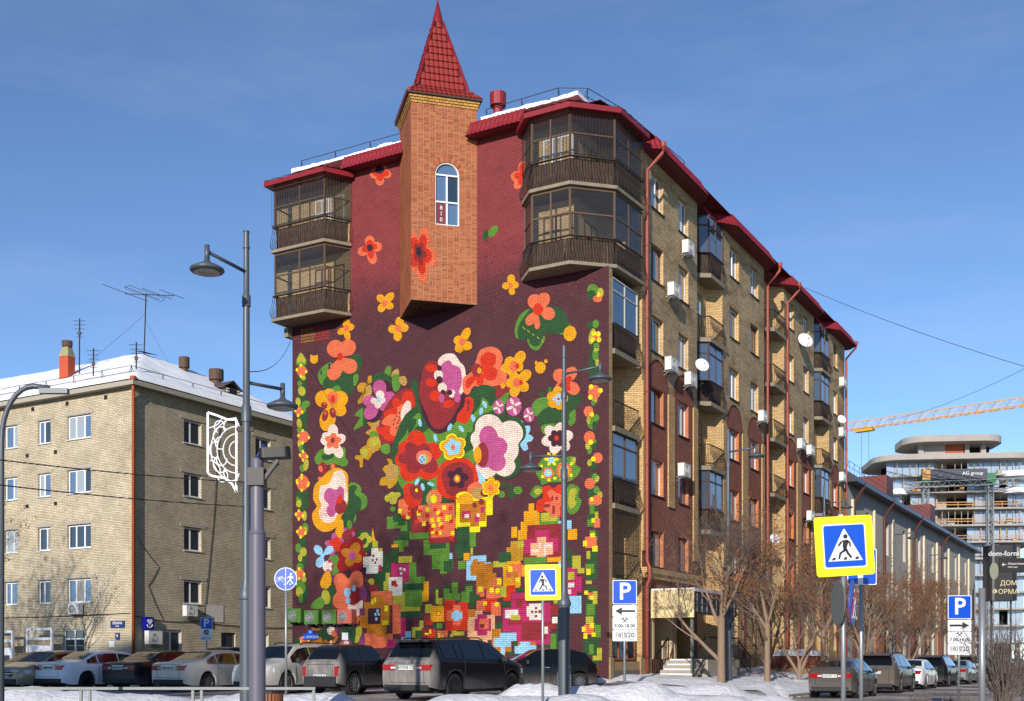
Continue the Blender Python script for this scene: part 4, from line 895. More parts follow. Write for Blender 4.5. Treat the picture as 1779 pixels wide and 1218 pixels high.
MUR = """
0 0 1 1028,2233 -1,-9 2,-3 3,-3 8,-4 11,1 5,1 12,7 -4,-11 0,-7 2,-5 7,-7 6,-2 11,1 11,6 8,9 3,11 -2,7 20,8 7,7 5,8 -1,8 -5,7 -9,3 -6,11 -10,5 -12,-1 -8,-4 -7,-5 -11,3 -8,-1 -8,-4 -7,-5 -3,-7 0,-7 -13,-10
0 1 2 1039,2238 -1,-7 4,-5 12,-2 12,3 3,-9 4,-5 7,-3 8,1 8,4 6,6 3,7 0,7 11,5 5,5 3,5 0,6 -6,6 -15,3 -1,8 -5,5 -6,1 -7,0 -6,-2 -9,-7 -3,-5 -2,-10 -16,-7
0 20 3 E 1089 2260 -24 -5 0 -17 22
1 0 1 1078,1917 8,-7 14,-2 10,2 29,16 -24,-18 -6,-8 -6,-16 0,-8 1,-7 4,-5 5,-4 7,-2 7,1 8,3 13,12 7,16 1,16 12,-3 13,0 13,5 10,8 4,9 0,5 -6,9 -10,5 -6,1 -14,0 -14,-4 -14,-11 22,25 2,8 0,6 -2,5 -7,9 -11,3 -6,0 -7,-2 -11,-7 -7,-11 -1,-13 -3,-2 -15,-1 -6,-3 -10,-7 -4,-5 -3,-9
1 1 2 1102,1924 7,-5 14,-1 -4,-13 0,-10 4,-9 4,-2 4,-1 6,1 9,7 6,10 3,14 15,2 12,6 4,7 0,3 -2,6 -9,5 -8,1 -8,-1 2,10 -3,9 -9,5 -7,0 -8,-3 -6,-5 -4,-7 -2,-6 -11,-4 -7,-4 -3,-6
1 20 3 E 1141 1932 -16 -3 0 -16 14
2 3 1 1025,1677 -6,-7 -4,-8 1,-8 6,-5 8,-2 10,1 16,9 2,-4 8,-7 9,-3 6,0 10,3 4,3 4,9 0,9 -4,8 -5,3 -12,5 11,4 12,10 4,9 0,8 -5,6 -8,2 -10,-1 -10,-5 -10,-11 -7,8 -11,6 -14,2 -6,-1 -6,-2 -4,-4 -2,-5 -1,-6 5,-10 4,-5 10,-6 0,-2
2 0 2 E 1062 1679 -14 -2 0 -16 14
3 3 1 1229,1594 6,-5 7,-2 8,0 7,1 -9,-14 -2,-12 1,-6 3,-5 5,-3 5,-1 6,1 10,8 6,12 3,11 10,-3 10,1 10,5 3,3 1,4 -1,7 -2,4 -8,5 -15,2 -5,0 -14,-6 12,11 2,4 2,4 0,8 -4,8 -6,4 -9,2 -5,-1 -12,-6 -5,-8 -2,-8 -12,-4 -6,-6 -3,-6 0,-3
3 0 2 E 1269 1601 -14 -2 0 -15 14
4 3 1 938,1552 3,-7 4,-2 8,-3 5,0 13,3 17,14 -14,-19 -3,-8 0,-6 2,-6 7,-9 10,-3 6,0 10,5 8,10 1,12 -1,10 11,1 9,5 7,7 2,3 1,8 -4,7 -3,3 -8,3 -6,0 -11,-2 -8,-5 -12,-11 13,21 1,7 -1,6 -6,9 -9,4 -5,1 -11,-3 -8,-8 -4,-11 -1,-9 -10,-3 -7,-6 -5,-7 -2,-7
4 0 2 E 989 1559 -16 -2 0 -16 14
5 11 1 1526,1623 -2,10 -2,-1 -1,-10 2,4
5 11 1 1518,1622 -2,10 -2,0 -1,-10 2,3
5 11 1 1510,1622 -2,10 -2,0 -1,-10 2,3
5 11 1 1502,1622 -2,10 -2,0 -1,-11 2,4
5 11 1 1493,1622 -2,10 -2,-1 -1,-10 2,4
5 11 1 1485,1621 -2,10 -1,0 -1,-10 1,4
5 11 1 1478,1621 -1,10 -2,0 0,-10 1,3
5 11 1 1472,1621 -3,10 -2,0 -1,-11 2,4
5 11 1 1462,1621 -2,10 -1,0 -1,-11 2,4
5 11 1 1455,1621 -2,10 -1,-1 -1,-10 1,4
5 1 1 1448,1621 -3,9 -2,0 -1,-10 2,3
5 1 1 1438,1620 -3,10 -1,0 -1,-10 1,3
5 1 1 1430,1620 -3,10 -2,0 -1,-11 2,4
5 1 1 1420,1620 -2,10 -2,-1 -1,-10 2,4
5 1 1 1412,1620 -3,9 -1,0 -1,-10 1,4
5 1 1 1403,1619 -2,10 -1,0 -1,-10 2,3
5 1 1 1396,1619 -2,10 -2,0 -1,-11 2,4
5 1 1 1388,1619 -3,10 -2,-1 -1,-10 2,4
5 1 1 1378,1619 -2,10 -2,-1 -1,-10 2,4
5 1 1 1370,1619 -3,9 -2,0 -1,-10 2,3
5 11 1 1526,1610 -3,9 -2,0 -1,-10 2,3
5 11 1 1516,1609 -1,10 -1,0 -1,-10 1,3
5 11 1 1510,1609 -3,10 -2,0 -1,-11 2,4
5 11 1 1501,1609 -3,10 -2,0 -1,-11 2,4
5 11 1 1492,1609 -2,10 -2,-1 0,-10 1,4
5 11 1 1484,1609 -1,10 -1,-1 -1,-10 1,4
5 11 1 1478,1608 -3,10 -2,0 -1,-10 2,3
5 11 1 1468,1608 -2,10 -1,0 -1,-10 1,3
5 11 1 1460,1608 -2,10 -2,0 -1,-11 2,4
5 11 1 1451,1608 -3,10 -2,-1 -1,-10 2,4
5 1 1 1441,1608 -2,9 -2,0 -1,-10 2,3
5 1 1 1432,1607 -3,10 -2,0 -1,-11 2,4
5 1 1 1422,1607 -2,10 -1,0 -1,-11 1,4
5 1 1 1414,1607 -2,10 -2,-1 -1,-10 2,4
5 1 1 1405,1607 -2,9 -2,0 -1,-10 2,4
5 1 1 1397,1606 -3,10 -2,0 -1,-10 2,3
5 1 1 1387,1606 -3,10 -2,0 -1,-11 2,4
5 1 1 1377,1606 -1,10 -1,0 -1,-11 1,4
5 1 1 1371,1606 -2,10 -1,-1 -1,-10 2,4
5 11 1 1526,1597 -2,10 -2,-1 0,-10 1,4
5 11 1 1518,1596 -3,10 -2,0 -1,-10 2,3
5 11 1 1508,1596 -2,10 -2,0 -1,-10 2,3
5 11 1 1500,1596 -2,10 -2,0 -1,-11 1,4
5 11 1 1491,1596 -2,10 -1,0 -1,-11 1,4
5 11 1 1484,1596 -3,10 -1,-1 -1,-10 2,4
5 11 1 1475,1595 -2,10 -1,0 -1,-10 1,3
5 11 1 1468,1595 -2,10 -2,0 -1,-10 2,3
5 11 1 1460,1595 -2,10 -2,0 -1,-11 2,4
5 11 1 1452,1595 -3,10 -2,-1 -1,-10 2,4
5 1 1 1443,1595 -3,9 -2,0 -1,-10 2,4
5 1 1 1433,1594 -3,10 -1,0 -1,-10 1,3
5 1 1 1424,1594 -3,10 -2,0 -1,-11 2,4
5 1 1 1414,1594 -3,10 -2,-1 -1,-10 2,4
5 1 1 1404,1594 -3,10 -2,-1 -1,-10 2,4
5 1 1 1394,1594 -2,9 -2,0 -1,-10 2,3
5 1 1 1385,1593 -2,10 -1,0 0,-10 1,3
5 1 1 1379,1593 -3,10 -2,0 -1,-11 2,4
5 1 1 1369,1593 -3,10 -2,-1 -1,-10 2,4
5 11 1 1526,1584 -3,9 -2,0 -2,-10 2,3
5 11 1 1515,1583 -2,10 -2,0 -1,-10 2,3
5 11 1 1507,1583 -3,10 -2,0 -1,-11 2,4
5 11 1 1498,1583 -2,10 -2,0 0,-10 1,3
5 11 1 1491,1583 -3,10 -2,-1 -1,-10 2,4
5 11 1 1481,1583 -3,10 -1,-1 -1,-10 1,4
5 11 1 1472,1582 -2,10 -1,0 -1,-10 1,4
5 11 1 1465,1582 -2,10 -1,0 -1,-10 2,3
5 11 1 1459,1582 -3,10 -2,0 -1,-11 2,4
5 1 1 1449,1582 -3,10 -2,-1 -2,-10 3,4
5 1 1 1438,1582 -1,10 -1,0 -1,-11 1,4
5 1 1 1432,1582 -3,9 -2,0 -1,-10 2,3
5 1 1 1423,1581 -3,10 -1,0 -1,-10 2,3
5 1 1 1415,1581 -2,10 -1,0 -1,-10 1,3
5 1 1 1408,1581 -2,10 -1,0 -1,-10 1,3
5 1 1 1401,1581 -3,10 -2,-1 -1,-10 2,4
5 1 1 1392,1581 -3,9 -2,0 -1,-10 2,4
5 1 1 1382,1581 -2,9 -1,0 0,-10 1,4
5 1 1 1376,1580 -3,10 -1,0 -1,-10 1,3
5 1 1 1367,1580 -1,10 -2,0 0,-10 1,3
5 11 1 1526,1571 -3,10 -2,-1 -1,-10 2,4
5 11 1 1516,1571 -2,9 -1,0 -1,-10 1,4
5 11 1 1509,1570 -3,10 -2,0 -2,-10 3,3
5 11 1 1499,1570 -3,10 -3,0 -1,-11 2,4
5 11 1 1488,1570 -2,10 -2,0 -1,-11 2,4
5 11 1 1480,1570 -3,10 -2,-1 -2,-10 3,4
5 11 1 1470,1570 -2,9 -2,0 -1,-10 2,4
5 11 1 1462,1569 -1,10 -2,0 0,-10 1,3
5 11 1 1456,1569 -3,10 -1,0 -1,-10 1,3
5 1 1 1447,1569 -1,10 -2,0 0,-10 1,3
5 1 1 1441,1569 -2,10 -1,0 -1,-11 1,4
5 1 1 1434,1569 -2,10 -2,-1 -1,-10 2,4
5 1 1 1426,1569 -2,9 -2,0 -1,-10 2,4
5 1 1 1418,1568 -2,10 -1,0 -1,-10 1,4
5 1 1 1411,1568 -2,10 -1,0 0,-10 1,3
5 1 1 1405,1568 -3,10 -2,0 -1,-11 2,4
5 1 1 1395,1568 -2,10 -1,0 -1,-11 1,4
5 1 1 1388,1568 -3,10 -2,-1 -2,-10 2,4
5 1 1 1378,1568 -3,9 -2,0 -1,-10 2,3
5 1 1 1368,1567 -2,10 -2,0 -1,-10 2,3
6 0 1 334,2073 2,-9 7,-6 12,-2 15,4 6,-12 9,-7 12,-4 6,0 7,1 5,3 4,5 3,6 0,6 -3,11 12,11 4,10 1,4 -1,5 -4,7 -8,5 -11,0 -11,-3 -2,2 2,8 1,7 -5,12 -9,6 -12,1 -12,-6 -9,-10 -4,-13 0,-7 3,-7 -2,-3 -9,-6 -5,-6 -3,-6
6 1 2 347,2079 2,-7 6,-4 9,-1 10,5 1,-7 3,-7 6,-6 8,-2 4,1 6,7 1,9 -2,8 13,7 4,6 2,6 -2,5 -7,5 -10,1 -9,-3 5,12 -1,13 -6,7 -4,2 -5,0 -10,-6 -6,-10 -1,-13 5,-10 -5,0 -9,-4 -6,-7
7 6 1 E 555 1878 -14 -4 4 -23 22
7 5 2 E 518 1889 -14 -12 19 -18 22
8 3 1 398,1650 3,-7 5,-4 6,-1 7,1 -4,-12 3,-8 6,-4 8,0 8,4 5,9 1,5 -5,14 4,-3 8,-3 12,2 6,5 5,6 0,9 -3,5 -6,3 -8,1 -9,-3 3,11 -3,11 -6,6 -4,2 -8,0 -5,-2 -7,-6 -5,-12 1,-11 -7,-2 -6,-5 -3,-5
8 0 2 E 436 1654 -10 -2 0 -11 14
9 3 1 634,1451 -6,-6 -3,-8 1,-8 4,-5 6,-4 9,-1 17,5 6,-7 9,-4 5,1 9,4 6,7 1,5 -1,10 -3,5 -10,7 9,4 5,4 4,6 2,6 -1,6 -3,5 -9,4 -7,-1 -7,-2 -5,9 -8,7 -11,3 -6,0 -5,-2 -8,-8 -3,-10 2,-11 9,-9 24,-6 -15,1 -8,-2
9 0 2 E 668 1457 -17 -2 0 -17 22
10 5 1 345,1546 15,0 18,-8 15,-10 10,-14 8,-16 7,-26 0,-9 -5,-17 -4,-8 -8,-4 -12,1 -15,4 -15,7 -13,13 -13,16 -7,17 2,20 7,21
10 5 2 355,1431 5,-10 -6,-14 -7,-13 -8,-9 -11,-6 -10,-3 -7,0 -7,4 -16,20 -10,16 1,12 22,5 32,2
10 5 1 204,1485 -14,-6 -19,-17 -10,-15 1,-11 8,-10 10,-5 14,0 17,4 10,9 -1,18 -6,21
10 6 3 335,1548 15,-6 11,-10 22,-23 11,-14 7,-14 3,-15 0,-16 -3,-12 -5,-8 -8,-4 -8,-3 -8,1 -9,4 -8,0 -4,-8 -3,-11 -5,-8 -8,-5 -8,-3 -9,-1 -7,1 -7,3 -6,6 -9,24 -8,9 -13,1 -31,-7 -15,-1 -13,1 -13,2 -10,3 -8,6 -5,9 -1,13 3,15 5,15 9,14 11,13 13,10 14,7 15,5 43,6 27,2
10 0 4 240,1526 -6,-13 0,-6 2,-6 3,-5 4,-4 7,-3 7,-1 8,1 9,3 11,8 27,36 -12,-58 5,-13 7,-5 8,2 6,9 2,16 8,-5 9,-2 9,0 7,4 4,5 3,8 -1,8 -4,9 -9,8 -40,15 20,7 14,10 7,12 2,6 0,12 -5,10 -9,7 -6,1 -12,0 -19,-7 -7,4 -7,2 -8,0 -8,-1 -7,-4 -6,-5 -4,-6 -2,-7 -1,-8 2,-8 3,-7 6,-6 8,-6 -21,-6 -8,-5
10 1 5 E 310 1539 -23 -3 0 -24 22
10 7 4 E 380 1478 -2 0 0 -2 6
10 7 5 E 358 1462 -2 0 0 -2 6
10 7 4 E 336 1445 -2 0 0 -2 6
10 7 4 E 314 1429 -2 0 0 -2 6
10 7 4 E 293 1413 -2 0 0 -2 6
10 7 5 E 378 1476 -2 0 0 -2 6
10 7 6 E 356 1460 -2 0 0 -2 6
10 7 5 E 334 1443 -2 0 0 -2 6
10 7 5 E 312 1427 -2 0 0 -2 6
10 7 5 E 291 1410 -2 0 0 -2 6
10 7 6 E 376 1474 -2 0 0 -2 6
10 7 7 E 354 1458 -2 0 0 -2 6
10 7 6 E 332 1441 -2 0 0 -2 6
10 7 6 E 310 1425 -2 0 0 -2 6
10 7 6 E 289 1408 -2 0 0 -2 6
10 7 7 E 374 1472 -2 0 0 -2 6
10 7 8 E 352 1456 -2 0 0 -2 6
10 7 7 E 330 1439 -2 0 0 -2 6
10 7 7 E 308 1423 -2 0 0 -2 6
10 7 7 E 287 1406 -2 0 0 -2 6
10 7 8 E 372 1470 -2 0 0 -2 6
10 7 9 E 350 1453 -2 0 0 -2 6
10 7 8 E 328 1437 -2 0 0 -2 6
10 7 8 E 306 1421 -2 0 0 -2 6
10 7 8 E 285 1404 -2 0 0 -2 6
10 7 9 E 370 1468 -2 0 0 -2 6
11 6 1 1546,1501 -14,17 -20,3 -14,-28 -3,-81 5,-198 -5,-32 -6,-5 -1,-2 9,-12 15,-8 13,4 10,24 9,36 5,39 0,38 -5,83 5,91
11 5 2 1552,1500 -6,12 -11,11 -10,5 -10,-8 -11,-14 -8,-13 -3,-10 0,-8 5,-6 16,-1 21,3 16,5 5,7 0,8
11 7 3 1549,1495 -4,12 -8,15 -9,6 -11,-9 -12,-17 -7,-14 1,-6 6,-3 6,0 14,12 13,-9 5,2 5,4
11 7 2 E 1513 1414 -13 2 -6 -13 14
11 5 3 E 1533 1389 -15 -2 0 -14 14
11 7 4 E 1522 1354 -21 2 -7 -22 22
11 7 2 E 1543 1308 -15 0 -4 -19 22
11 5 2 E 1498 1292 -23 4 -7 -15 22
11 5 3 E 1516 1272 -21 -2 0 -20 22
11 7 2 E 1536 1208 -15 0 -4 -23 22
11 6 4 E 1505 1230 -20 -2 0 -26 22
11 5 3 E 1538 1179 -12 -1 0 -15 14
11 7 1 E 1531 1115 -15 0 -4 -22 22
11 5 2 E 1521 1095 -17 -6 8 -17 22
11 6 3 E 1505 1100 -11 -1 0 -17 14
11 5 1 E 1517 1005 -18 -1 0 -17 14
11 7 2 E 1497 1019 -15 -3 5 -26 22
11 6 1 E 1513 892 -31 -2 0 -18 22
11 0 3 E 1523 1445 -28 -3 0 -25 22
11 4 4 E 1527 1471 -7 -1 0 -8 14
11 4 4 E 1496 1438 -7 -1 0 -8 14
11 4 4 E 1527 1421 -7 -1 0 -8 14
11 4 4 E 1550 1453 -7 -1 0 -8 14
11 0 5 E 1539 1264 -21 -2 0 -19 14
11 4 6 E 1543 1283 -7 -1 0 -8 14
11 4 6 E 1519 1259 -7 -1 0 -8 14
11 4 6 E 1543 1246 -7 -1 0 -8 14
11 4 6 E 1560 1270 -7 -1 0 -8 14
11 0 4 E 1511 1147 -31 -3 0 -28 22
11 4 5 E 1517 1175 -7 -1 0 -8 14
11 4 5 E 1481 1140 -7 -1 0 -8 14
11 4 5 E 1517 1120 -7 -1 0 -8 14
11 4 5 E 1541 1155 -7 -1 0 -8 14
11 0 3 E 1511 1060 -21 -2 0 -19 14
11 4 4 E 1515 1080 -7 -1 0 -8 14
11 4 4 E 1491 1055 -7 -1 0 -8 14
11 4 4 E 1515 1042 -7 -1 0 -8 14
11 4 4 E 1532 1066 -7 -1 0 -8 14
11 0 1 E 1516 943 -34 -3 0 -31 22
11 4 2 E 1522 974 -7 -1 0 -8 14
11 4 2 E 1483 935 -7 -1 0 -8 14
11 4 2 E 1522 913 -7 -1 0 -8 14
11 4 2 E 1550 951 -7 -1 0 -8 14
12 3 1 E 1451 1487 -23 -3 0 -19 22
12 3 2 E 1467 1505 -7 -1 0 -6 14
12 3 2 E 1434 1500 -6 -1 0 -6 14
13 5 1 1351,1460 17,2 21,-7 18,-10 12,-10 8,-12 3,-13 -5,-18 -11,-19 -15,-11 -22,0 -25,9 -17,15 -2,24 7,30
13 5 1 1233,1392 -9,4 -12,-2 -9,-6 -1,-11 3,-14 5,-11 8,-8 11,-4 8,2 2,15 -2,20
13 6 2 1249,1475 -16,4 -17,2 -14,-3 -11,-9 -8,-14 -3,-14 4,-14 8,-15 10,-12 11,-5 12,-2 8,-7 -1,-20 -4,-24 -1,-19 7,-10 11,-5 11,-1 10,3 22,13 14,7 16,7 17,5 20,0 21,-3 15,3 8,10 3,15 -3,14 -8,11 -14,11 -18,11 -25,9 -30,9 -24,9 -13,12 -9,13
13 0 3 1299,1478 -68,-19 -10,-8 -7,-9 -4,-9 0,-9 1,-8 4,-7 6,-5 8,-4 9,-2 10,0 11,2 11,4 10,7 9,9 13,-23 10,-9 12,-6 13,-2 12,2 11,5 9,9 5,10 2,12 -3,13 -9,14 -60,32 1,2 25,1 14,4 10,5 15,13 5,7 4,14 -2,14 -4,7 -11,9 -16,5 -17,0 -18,-6 -15,-10 -18,8 -10,1 -11,-1 -10,-2 -9,-5 -7,-5 -7,-7 -4,-8 -2,-8 0,-9 3,-8 5,-7 7,-7 11,-5
13 1 4 E 1304 1481 -16 -2 0 -18 14
13 20 4 R 1369 1359 1432 1458
13 20 2 R 1414 1407 1412 1436
14 5 3 E 1323 1335 -25 -3 0 -21 22
14 3 4 1272,1265 6,-4 -7,-14 -2,-8 1,-6 3,-6 6,-5 7,-3 8,-2 20,2 17,6 -2,-18 3,-15 6,-12 9,-11 12,-7 13,-3 13,1 13,5 10,9 8,12 3,13 1,14 -4,15 -10,15 -30,23 13,-1 16,2 15,6 13,10 9,13 3,13 -2,13 -9,11 -6,4 -15,5 -25,0 -13,6 -8,0 -16,-4 -7,-4 -11,-12 -18,2 -19,-2 -18,-8 -7,-6 -5,-7 -4,-7 -2,-7 0,-8 2,-7
14 0 5 E 1345 1302 -30 -3 0 -31 22
14 1 6 E 1344 1298 -14 -2 0 -18 14
14 2 6 E 1393 1275 -17 -7 7 -15 14
14 0 7 E 1391 1284 -7 -1 0 -7 14
14 20 8 E 1389 1283 -2 0 0 -3 14
14 2 5 E 1388 1229 -17 -5 7 -24 22
14 0 6 E 1386 1238 -7 -1 0 -7 14
14 20 7 E 1385 1237 -2 0 0 -3 14
14 2 5 E 1345 1236 -17 2 -7 -23 22
14 0 6 E 1343 1244 -7 -1 0 -7 14
14 20 7 E 1342 1244 -2 0 0 -3 14
15 5 1 1448,1043 -5,12 -9,12 -11,9 -14,5 -18,3 -16,-3 -14,-11 -13,-16 -13,-8 -14,8 -13,16 -12,10 -10,0 -9,-7 -5,-7 0,-10 3,-11 1,-10 -6,-9 -8,-7 -4,-8 3,-8 8,-7 11,-3 16,3 19,7 20,6 56,-2 32,5 12,5 8,7 4,10
15 6 2 1383,1060 -22,1 -10,-1 -8,-2 -6,-4 -2,-5 5,-5 8,-7 11,-4 13,-3 15,0 12,2 6,5 3,9 -1,7 -5,3
15 9 5 1282,1101 12,-6 14,-2 -16,-20 -4,-8 -3,-9 1,-9 3,-7 5,-5 8,-2 9,1 9,3 9,6 14,15 5,0 14,-4 7,-1 13,4 6,4 4,5 3,11 -1,6 -5,11 2,3 13,7 8,9 2,5 0,5 -8,13 0,5 -2,5 -3,4 -11,5 -15,-1 -3,4 -2,9 -4,9 -6,6 -8,4 -9,1 -9,-2 -7,-6 -6,-8 -5,-9 -1,-10 0,-10 -4,-2 -14,-1 -8,-2 -11,-7 -4,-4 -1,-6 -1,-5 2,-5
15 0 6 1298,1107 6,-5 10,-4 -3,-8 0,-4 2,-6 6,-4 8,-1 13,6 6,7 3,-3 8,-3 9,0 8,3 5,6 1,7 -3,7 -3,2 9,8 3,3 3,7 -1,3 -4,6 -12,3 -13,-3 -1,4 -4,6 -7,4 -8,0 -8,-3 -6,-6 -2,-7 0,-4 -13,-2 -11,-6 -3,-7
15 2 7 E 1345 1115 -12 -1 0 -12 14
16 2 2 E 1401 995 -26 -2 0 -28 22
16 0 3 E 1414 995 -12 1 -5 -15 14
16 2 2 E 1342 990 -24 -2 0 -24 22
16 0 3 E 1345 998 -11 -1 0 -14 14
16 2 1 E 1403 949 -22 -2 0 -13 14
16 0 2 E 1417 950 -12 -1 0 -9 14
16 5 3 1389,969 -8,3 -12,2 -10,-1 -5,-5 -3,-8 0,-7 5,-5 7,-4 8,-2 7,2 11,9 3,5 0,6
17 5 1 1050,1406 -9,1 -8,-3 -6,-6 0,-11 3,-15 5,-11 6,-4 9,-1 7,2 5,3 4,6 0,7 -3,11 -7,13
17 6 2 1125,1372 -9,7 -14,6 -15,1 -18,-5 -20,-10 -14,-10 -6,-11 -1,-11 7,-8 16,-3 24,1 20,3 13,4 10,5 7,7 4,8 0,9
17 12 2 1020,1378 -8,5 -10,4 -8,1 -5,-5 -3,-8 0,-8 4,-6 7,-6 8,-4 8,0 9,2 5,4 1,6 -3,8
17 5 3 1023,1360 -7,7 -12,1 -10,-3 -9,-7 -7,-10 -3,-12 2,-15 6,-15 7,-11 8,-4 10,0 8,7 5,18 3,25
17 12 4 983,1352 -8,2 -10,0 -8,-2 -7,-7 -4,-10 -2,-9 3,-8 6,-6 7,-2 8,4 9,8 6,9 2,7 0,8
17 6 1 924,1323 -8,9 -10,0 -8,-3 -4,-3 -6,-44 -4,-32 0,-27 2,-21 6,-15 6,-5 9,11 10,21 7,25 3,29 0,32
17 11 3 1210,1336 -5,7 -8,6 -11,3 -16,-3 -19,-5 -14,-1 -6,8 -1,13 1,9 5,4 7,0 5,-2 3,-5 2,-8 -1,-11 -18,-31 -5,-15 5,-11 10,-9 12,-8 14,-7 16,-7 12,-3 7,2 2,5 -1,7 -21,21 -6,10 4,4 10,1 9,4 5,6 3,9
17 12 4 1163,1328 -7,5 -11,3 -8,-2 -5,-10 -2,-14 1,-11 7,-5 10,-1 8,3 5,9 3,13
17 5 1 1160,1241 12,2 16,-4 14,-6 11,-7 8,-8 3,-8 -9,-3 -14,-2 -7,-5 7,-11 24,-25 5,-8 0,-6 -5,-2 -15,4 -22,8 -17,8 -9,6 -4,7 -4,27 1,19
17 6 4 1175,1261 -6,3 -8,-10 -5,-14 -2,-19 0,-23 2,-19 3,-11 4,-7 9,-5 4,2 3,11 -1,66
17 11 5 1156,1172 -6,3 -25,0 -21,11 -9,-1 -7,-14 -6,-20 -2,-17 1,-11 4,-8 10,-4 19,1 24,6 18,5 6,4 1,4 -3,5 -21,7 -6,5 6,8 11,10
17 12 6 1118,1175 -10,5 -13,2 -8,-4 -1,-15 3,-19 6,-15 10,-4 12,1 8,6 1,13 -3,17
17 5 7 1133,1133 -12,1 -15,-1 -11,-4 -7,-9 -3,-13 2,-9 10,-4 15,-1 13,2 9,6 7,7 3,8 0,6 -4,7
17 11 8 1148,1104 -16,5 -21,1 -16,-2 -9,-7 -4,-11 -1,-11 2,-12 5,-12 7,-9 9,-1 33,11 11,4 8,7 2,12 -3,14
17 7 9 1144,1091 -11,6 -17,5 -14,2 -7,-3 -4,-7 0,-8 5,-8 9,-9 9,-5 9,0 10,3 7,5 5,6 2,7
17 12 10 1156,1067 -8,5 -12,1 -11,-2 -8,-7 -6,-11 -1,-8 7,-6 13,-4 10,0 8,9 7,13
17 11 11 1194,1059 -10,8 -14,7 -14,3 -13,-7 -12,-12 -6,-12 4,-13 9,-13 10,-9 10,1 10,6 7,2 3,-10 1,-24 4,-4 6,-1 5,3 2,19 2,9 7,4 16,5 2,5 -1,6 -5,4 -22,-1 -9,1 2,6 6,9
17 7 12 1194,1055 -8,5 -12,2 -11,0 -7,-5 -5,-7 -1,-8 3,-9 7,-9 7,-5 7,2 7,5 10,15 4,8
18 18 7 994,1247 2,-6 9,-10 13,-6 15,-2 16,2 15,8 7,5 11,16 -12,-38 2,-12 5,-9 6,-9 9,-7 10,-5 11,-3 11,-1 12,2 10,4 8,7 7,8 3,9 1,10 -2,10 -4,10 3,6 14,11 4,7 2,7 0,7 -3,6 -5,6 -6,5 -9,3 -18,2 -20,-3 -10,-5 -26,-23 25,32 4,12 0,10 -3,9 -4,8 -6,7 -8,6 -10,3 -9,2 -11,-1 -10,-2 -9,-4 -8,-6 -7,-7 -5,-9 -3,-9 -1,-9 1,-9 -17,-14 -5,-6 -5,-12
18 8 8 1015,1252 8,-4 10,-3 -3,-16 1,-5 6,-8 5,-3 13,-2 14,2 13,7 10,12 9,-25 8,-10 10,-6 11,-4 11,-1 11,1 9,5 7,6 5,9 1,9 -2,10 -6,10 -9,9 14,8 5,6 3,6 1,6 -1,6 -3,5 -5,4 -7,3 -17,3 -18,-4 -10,-4 -23,-20 29,53 -1,12 -5,10 -6,7 -9,4 -9,2 -10,0 -10,-3 -8,-6 -7,-8 -5,-9 -2,-10 1,-20 -20,0 -10,-3 -8,-4 -6,-5 -4,-7 -1,-6 1,-7 3,-6
18 9 9 1057,1261 1,-5 5,-5 8,-3 8,0 1,-7 4,-6 6,-4 7,-2 8,2 6,5 4,7 1,7 11,3 7,5 3,6 -1,6 -4,5 -4,2 -8,1 -6,-1 -18,-10 9,11 3,6 0,9 -1,4 -6,6 -8,3 -9,0 -9,-3 -9,-9 -3,-8 2,-11 -6,-6
18 10 10 E 1093 1267 -11 -1 0 -12 14
19 2 11 E 997 1183 -70 -35 70 -111 22
19 1 12 924,1281 -9,-11 -6,-15 -4,-18 -1,-19 1,-21 4,-20 9,-20 13,-19 15,-17 18,-16 21,-13 20,-8 19,-2 18,2 15,5 10,8 13,19 8,3 9,1 5,4 3,9 1,11 -4,8 -11,-1 -15,-5 -11,-1 -6,5 -2,8 0,10 7,26 1,12 -8,7 -22,8 -15,1 -4,3 2,7 4,10 1,8 -6,7 -10,6 -10,2 -8,-6 -7,-10 -7,-4 -3,9 -2,15 -6,11 -12,5 -15,0
19 0 13 968,1232 5,2 10,-7 11,-1 3,-3 -2,-22 2,-8 10,-1 14,4 14,1 13,-6 14,-7 10,-8 4,-6 1,-7 -5,-5 -12,-5 -17,-3 -12,-6 -1,-8 3,-10 2,-9 -5,-6 -6,-5 -8,-3 -7,-2 -8,1 -11,5 -18,13 -20,19 -14,17 0,14 15,24 10,28
19 9 14 E 950 1200 -23 -7 14 -45 22
19 2 14 E 1009 1171 -4 0 0 -5 8
19 2 14 E 999 1185 -4 0 0 -5 8
19 2 14 E 983 1179 -4 0 0 -5 8
19 2 14 E 986 1167 -4 0 0 -5 8
19 2 14 E 992 1156 -4 0 0 -5 8
19 2 14 E 1014 1153 -4 0 0 -5 8
19 2 14 E 999 1135 -4 0 0 -5 8
19 2 14 E 1000 1202 -4 0 0 -5 8
19 2 14 E 983 1197 -4 0 0 -5 8
20 6 15 952,1188 -47,29 -55,16 -60,10 -66,7 -69,1 -63,-6 -57,-14 -50,-21 -29,-28 3,-41 24,-49 27,-45 25,-30 28,-26 29,-30 25,-46 25,-50 34,-40 51,-24 62,-13 59,1 56,16 53,30 40,37 22,45 10,52 -2,54 -14,58 -26,60
20 5 16 834,1115 -48,17 -44,6 -38,0 -32,-3 -25,-10 -13,-18 10,-37 23,-46 9,-32 -24,2 -38,17 -22,-3 5,-46 21,-66 30,-49 44,-19 53,-3 45,8 24,23 14,34 20,20 38,-11 45,-23 35,-6 24,30 14,48 -7,48 -42,44 -63,43
20 5 17 592,1197 -14,16 -15,7 -12,-4 -9,-17 -5,-27 0,-28 10,-29 15,-31 16,-18 17,-2 16,11 9,19 -4,32 -11,40
20 5 12 1083,1067 -13,4 -18,1 -14,-3 -5,-11 -1,-15 3,-11 5,-5 9,0 8,1 8,3 9,5 6,6 4,8 3,10
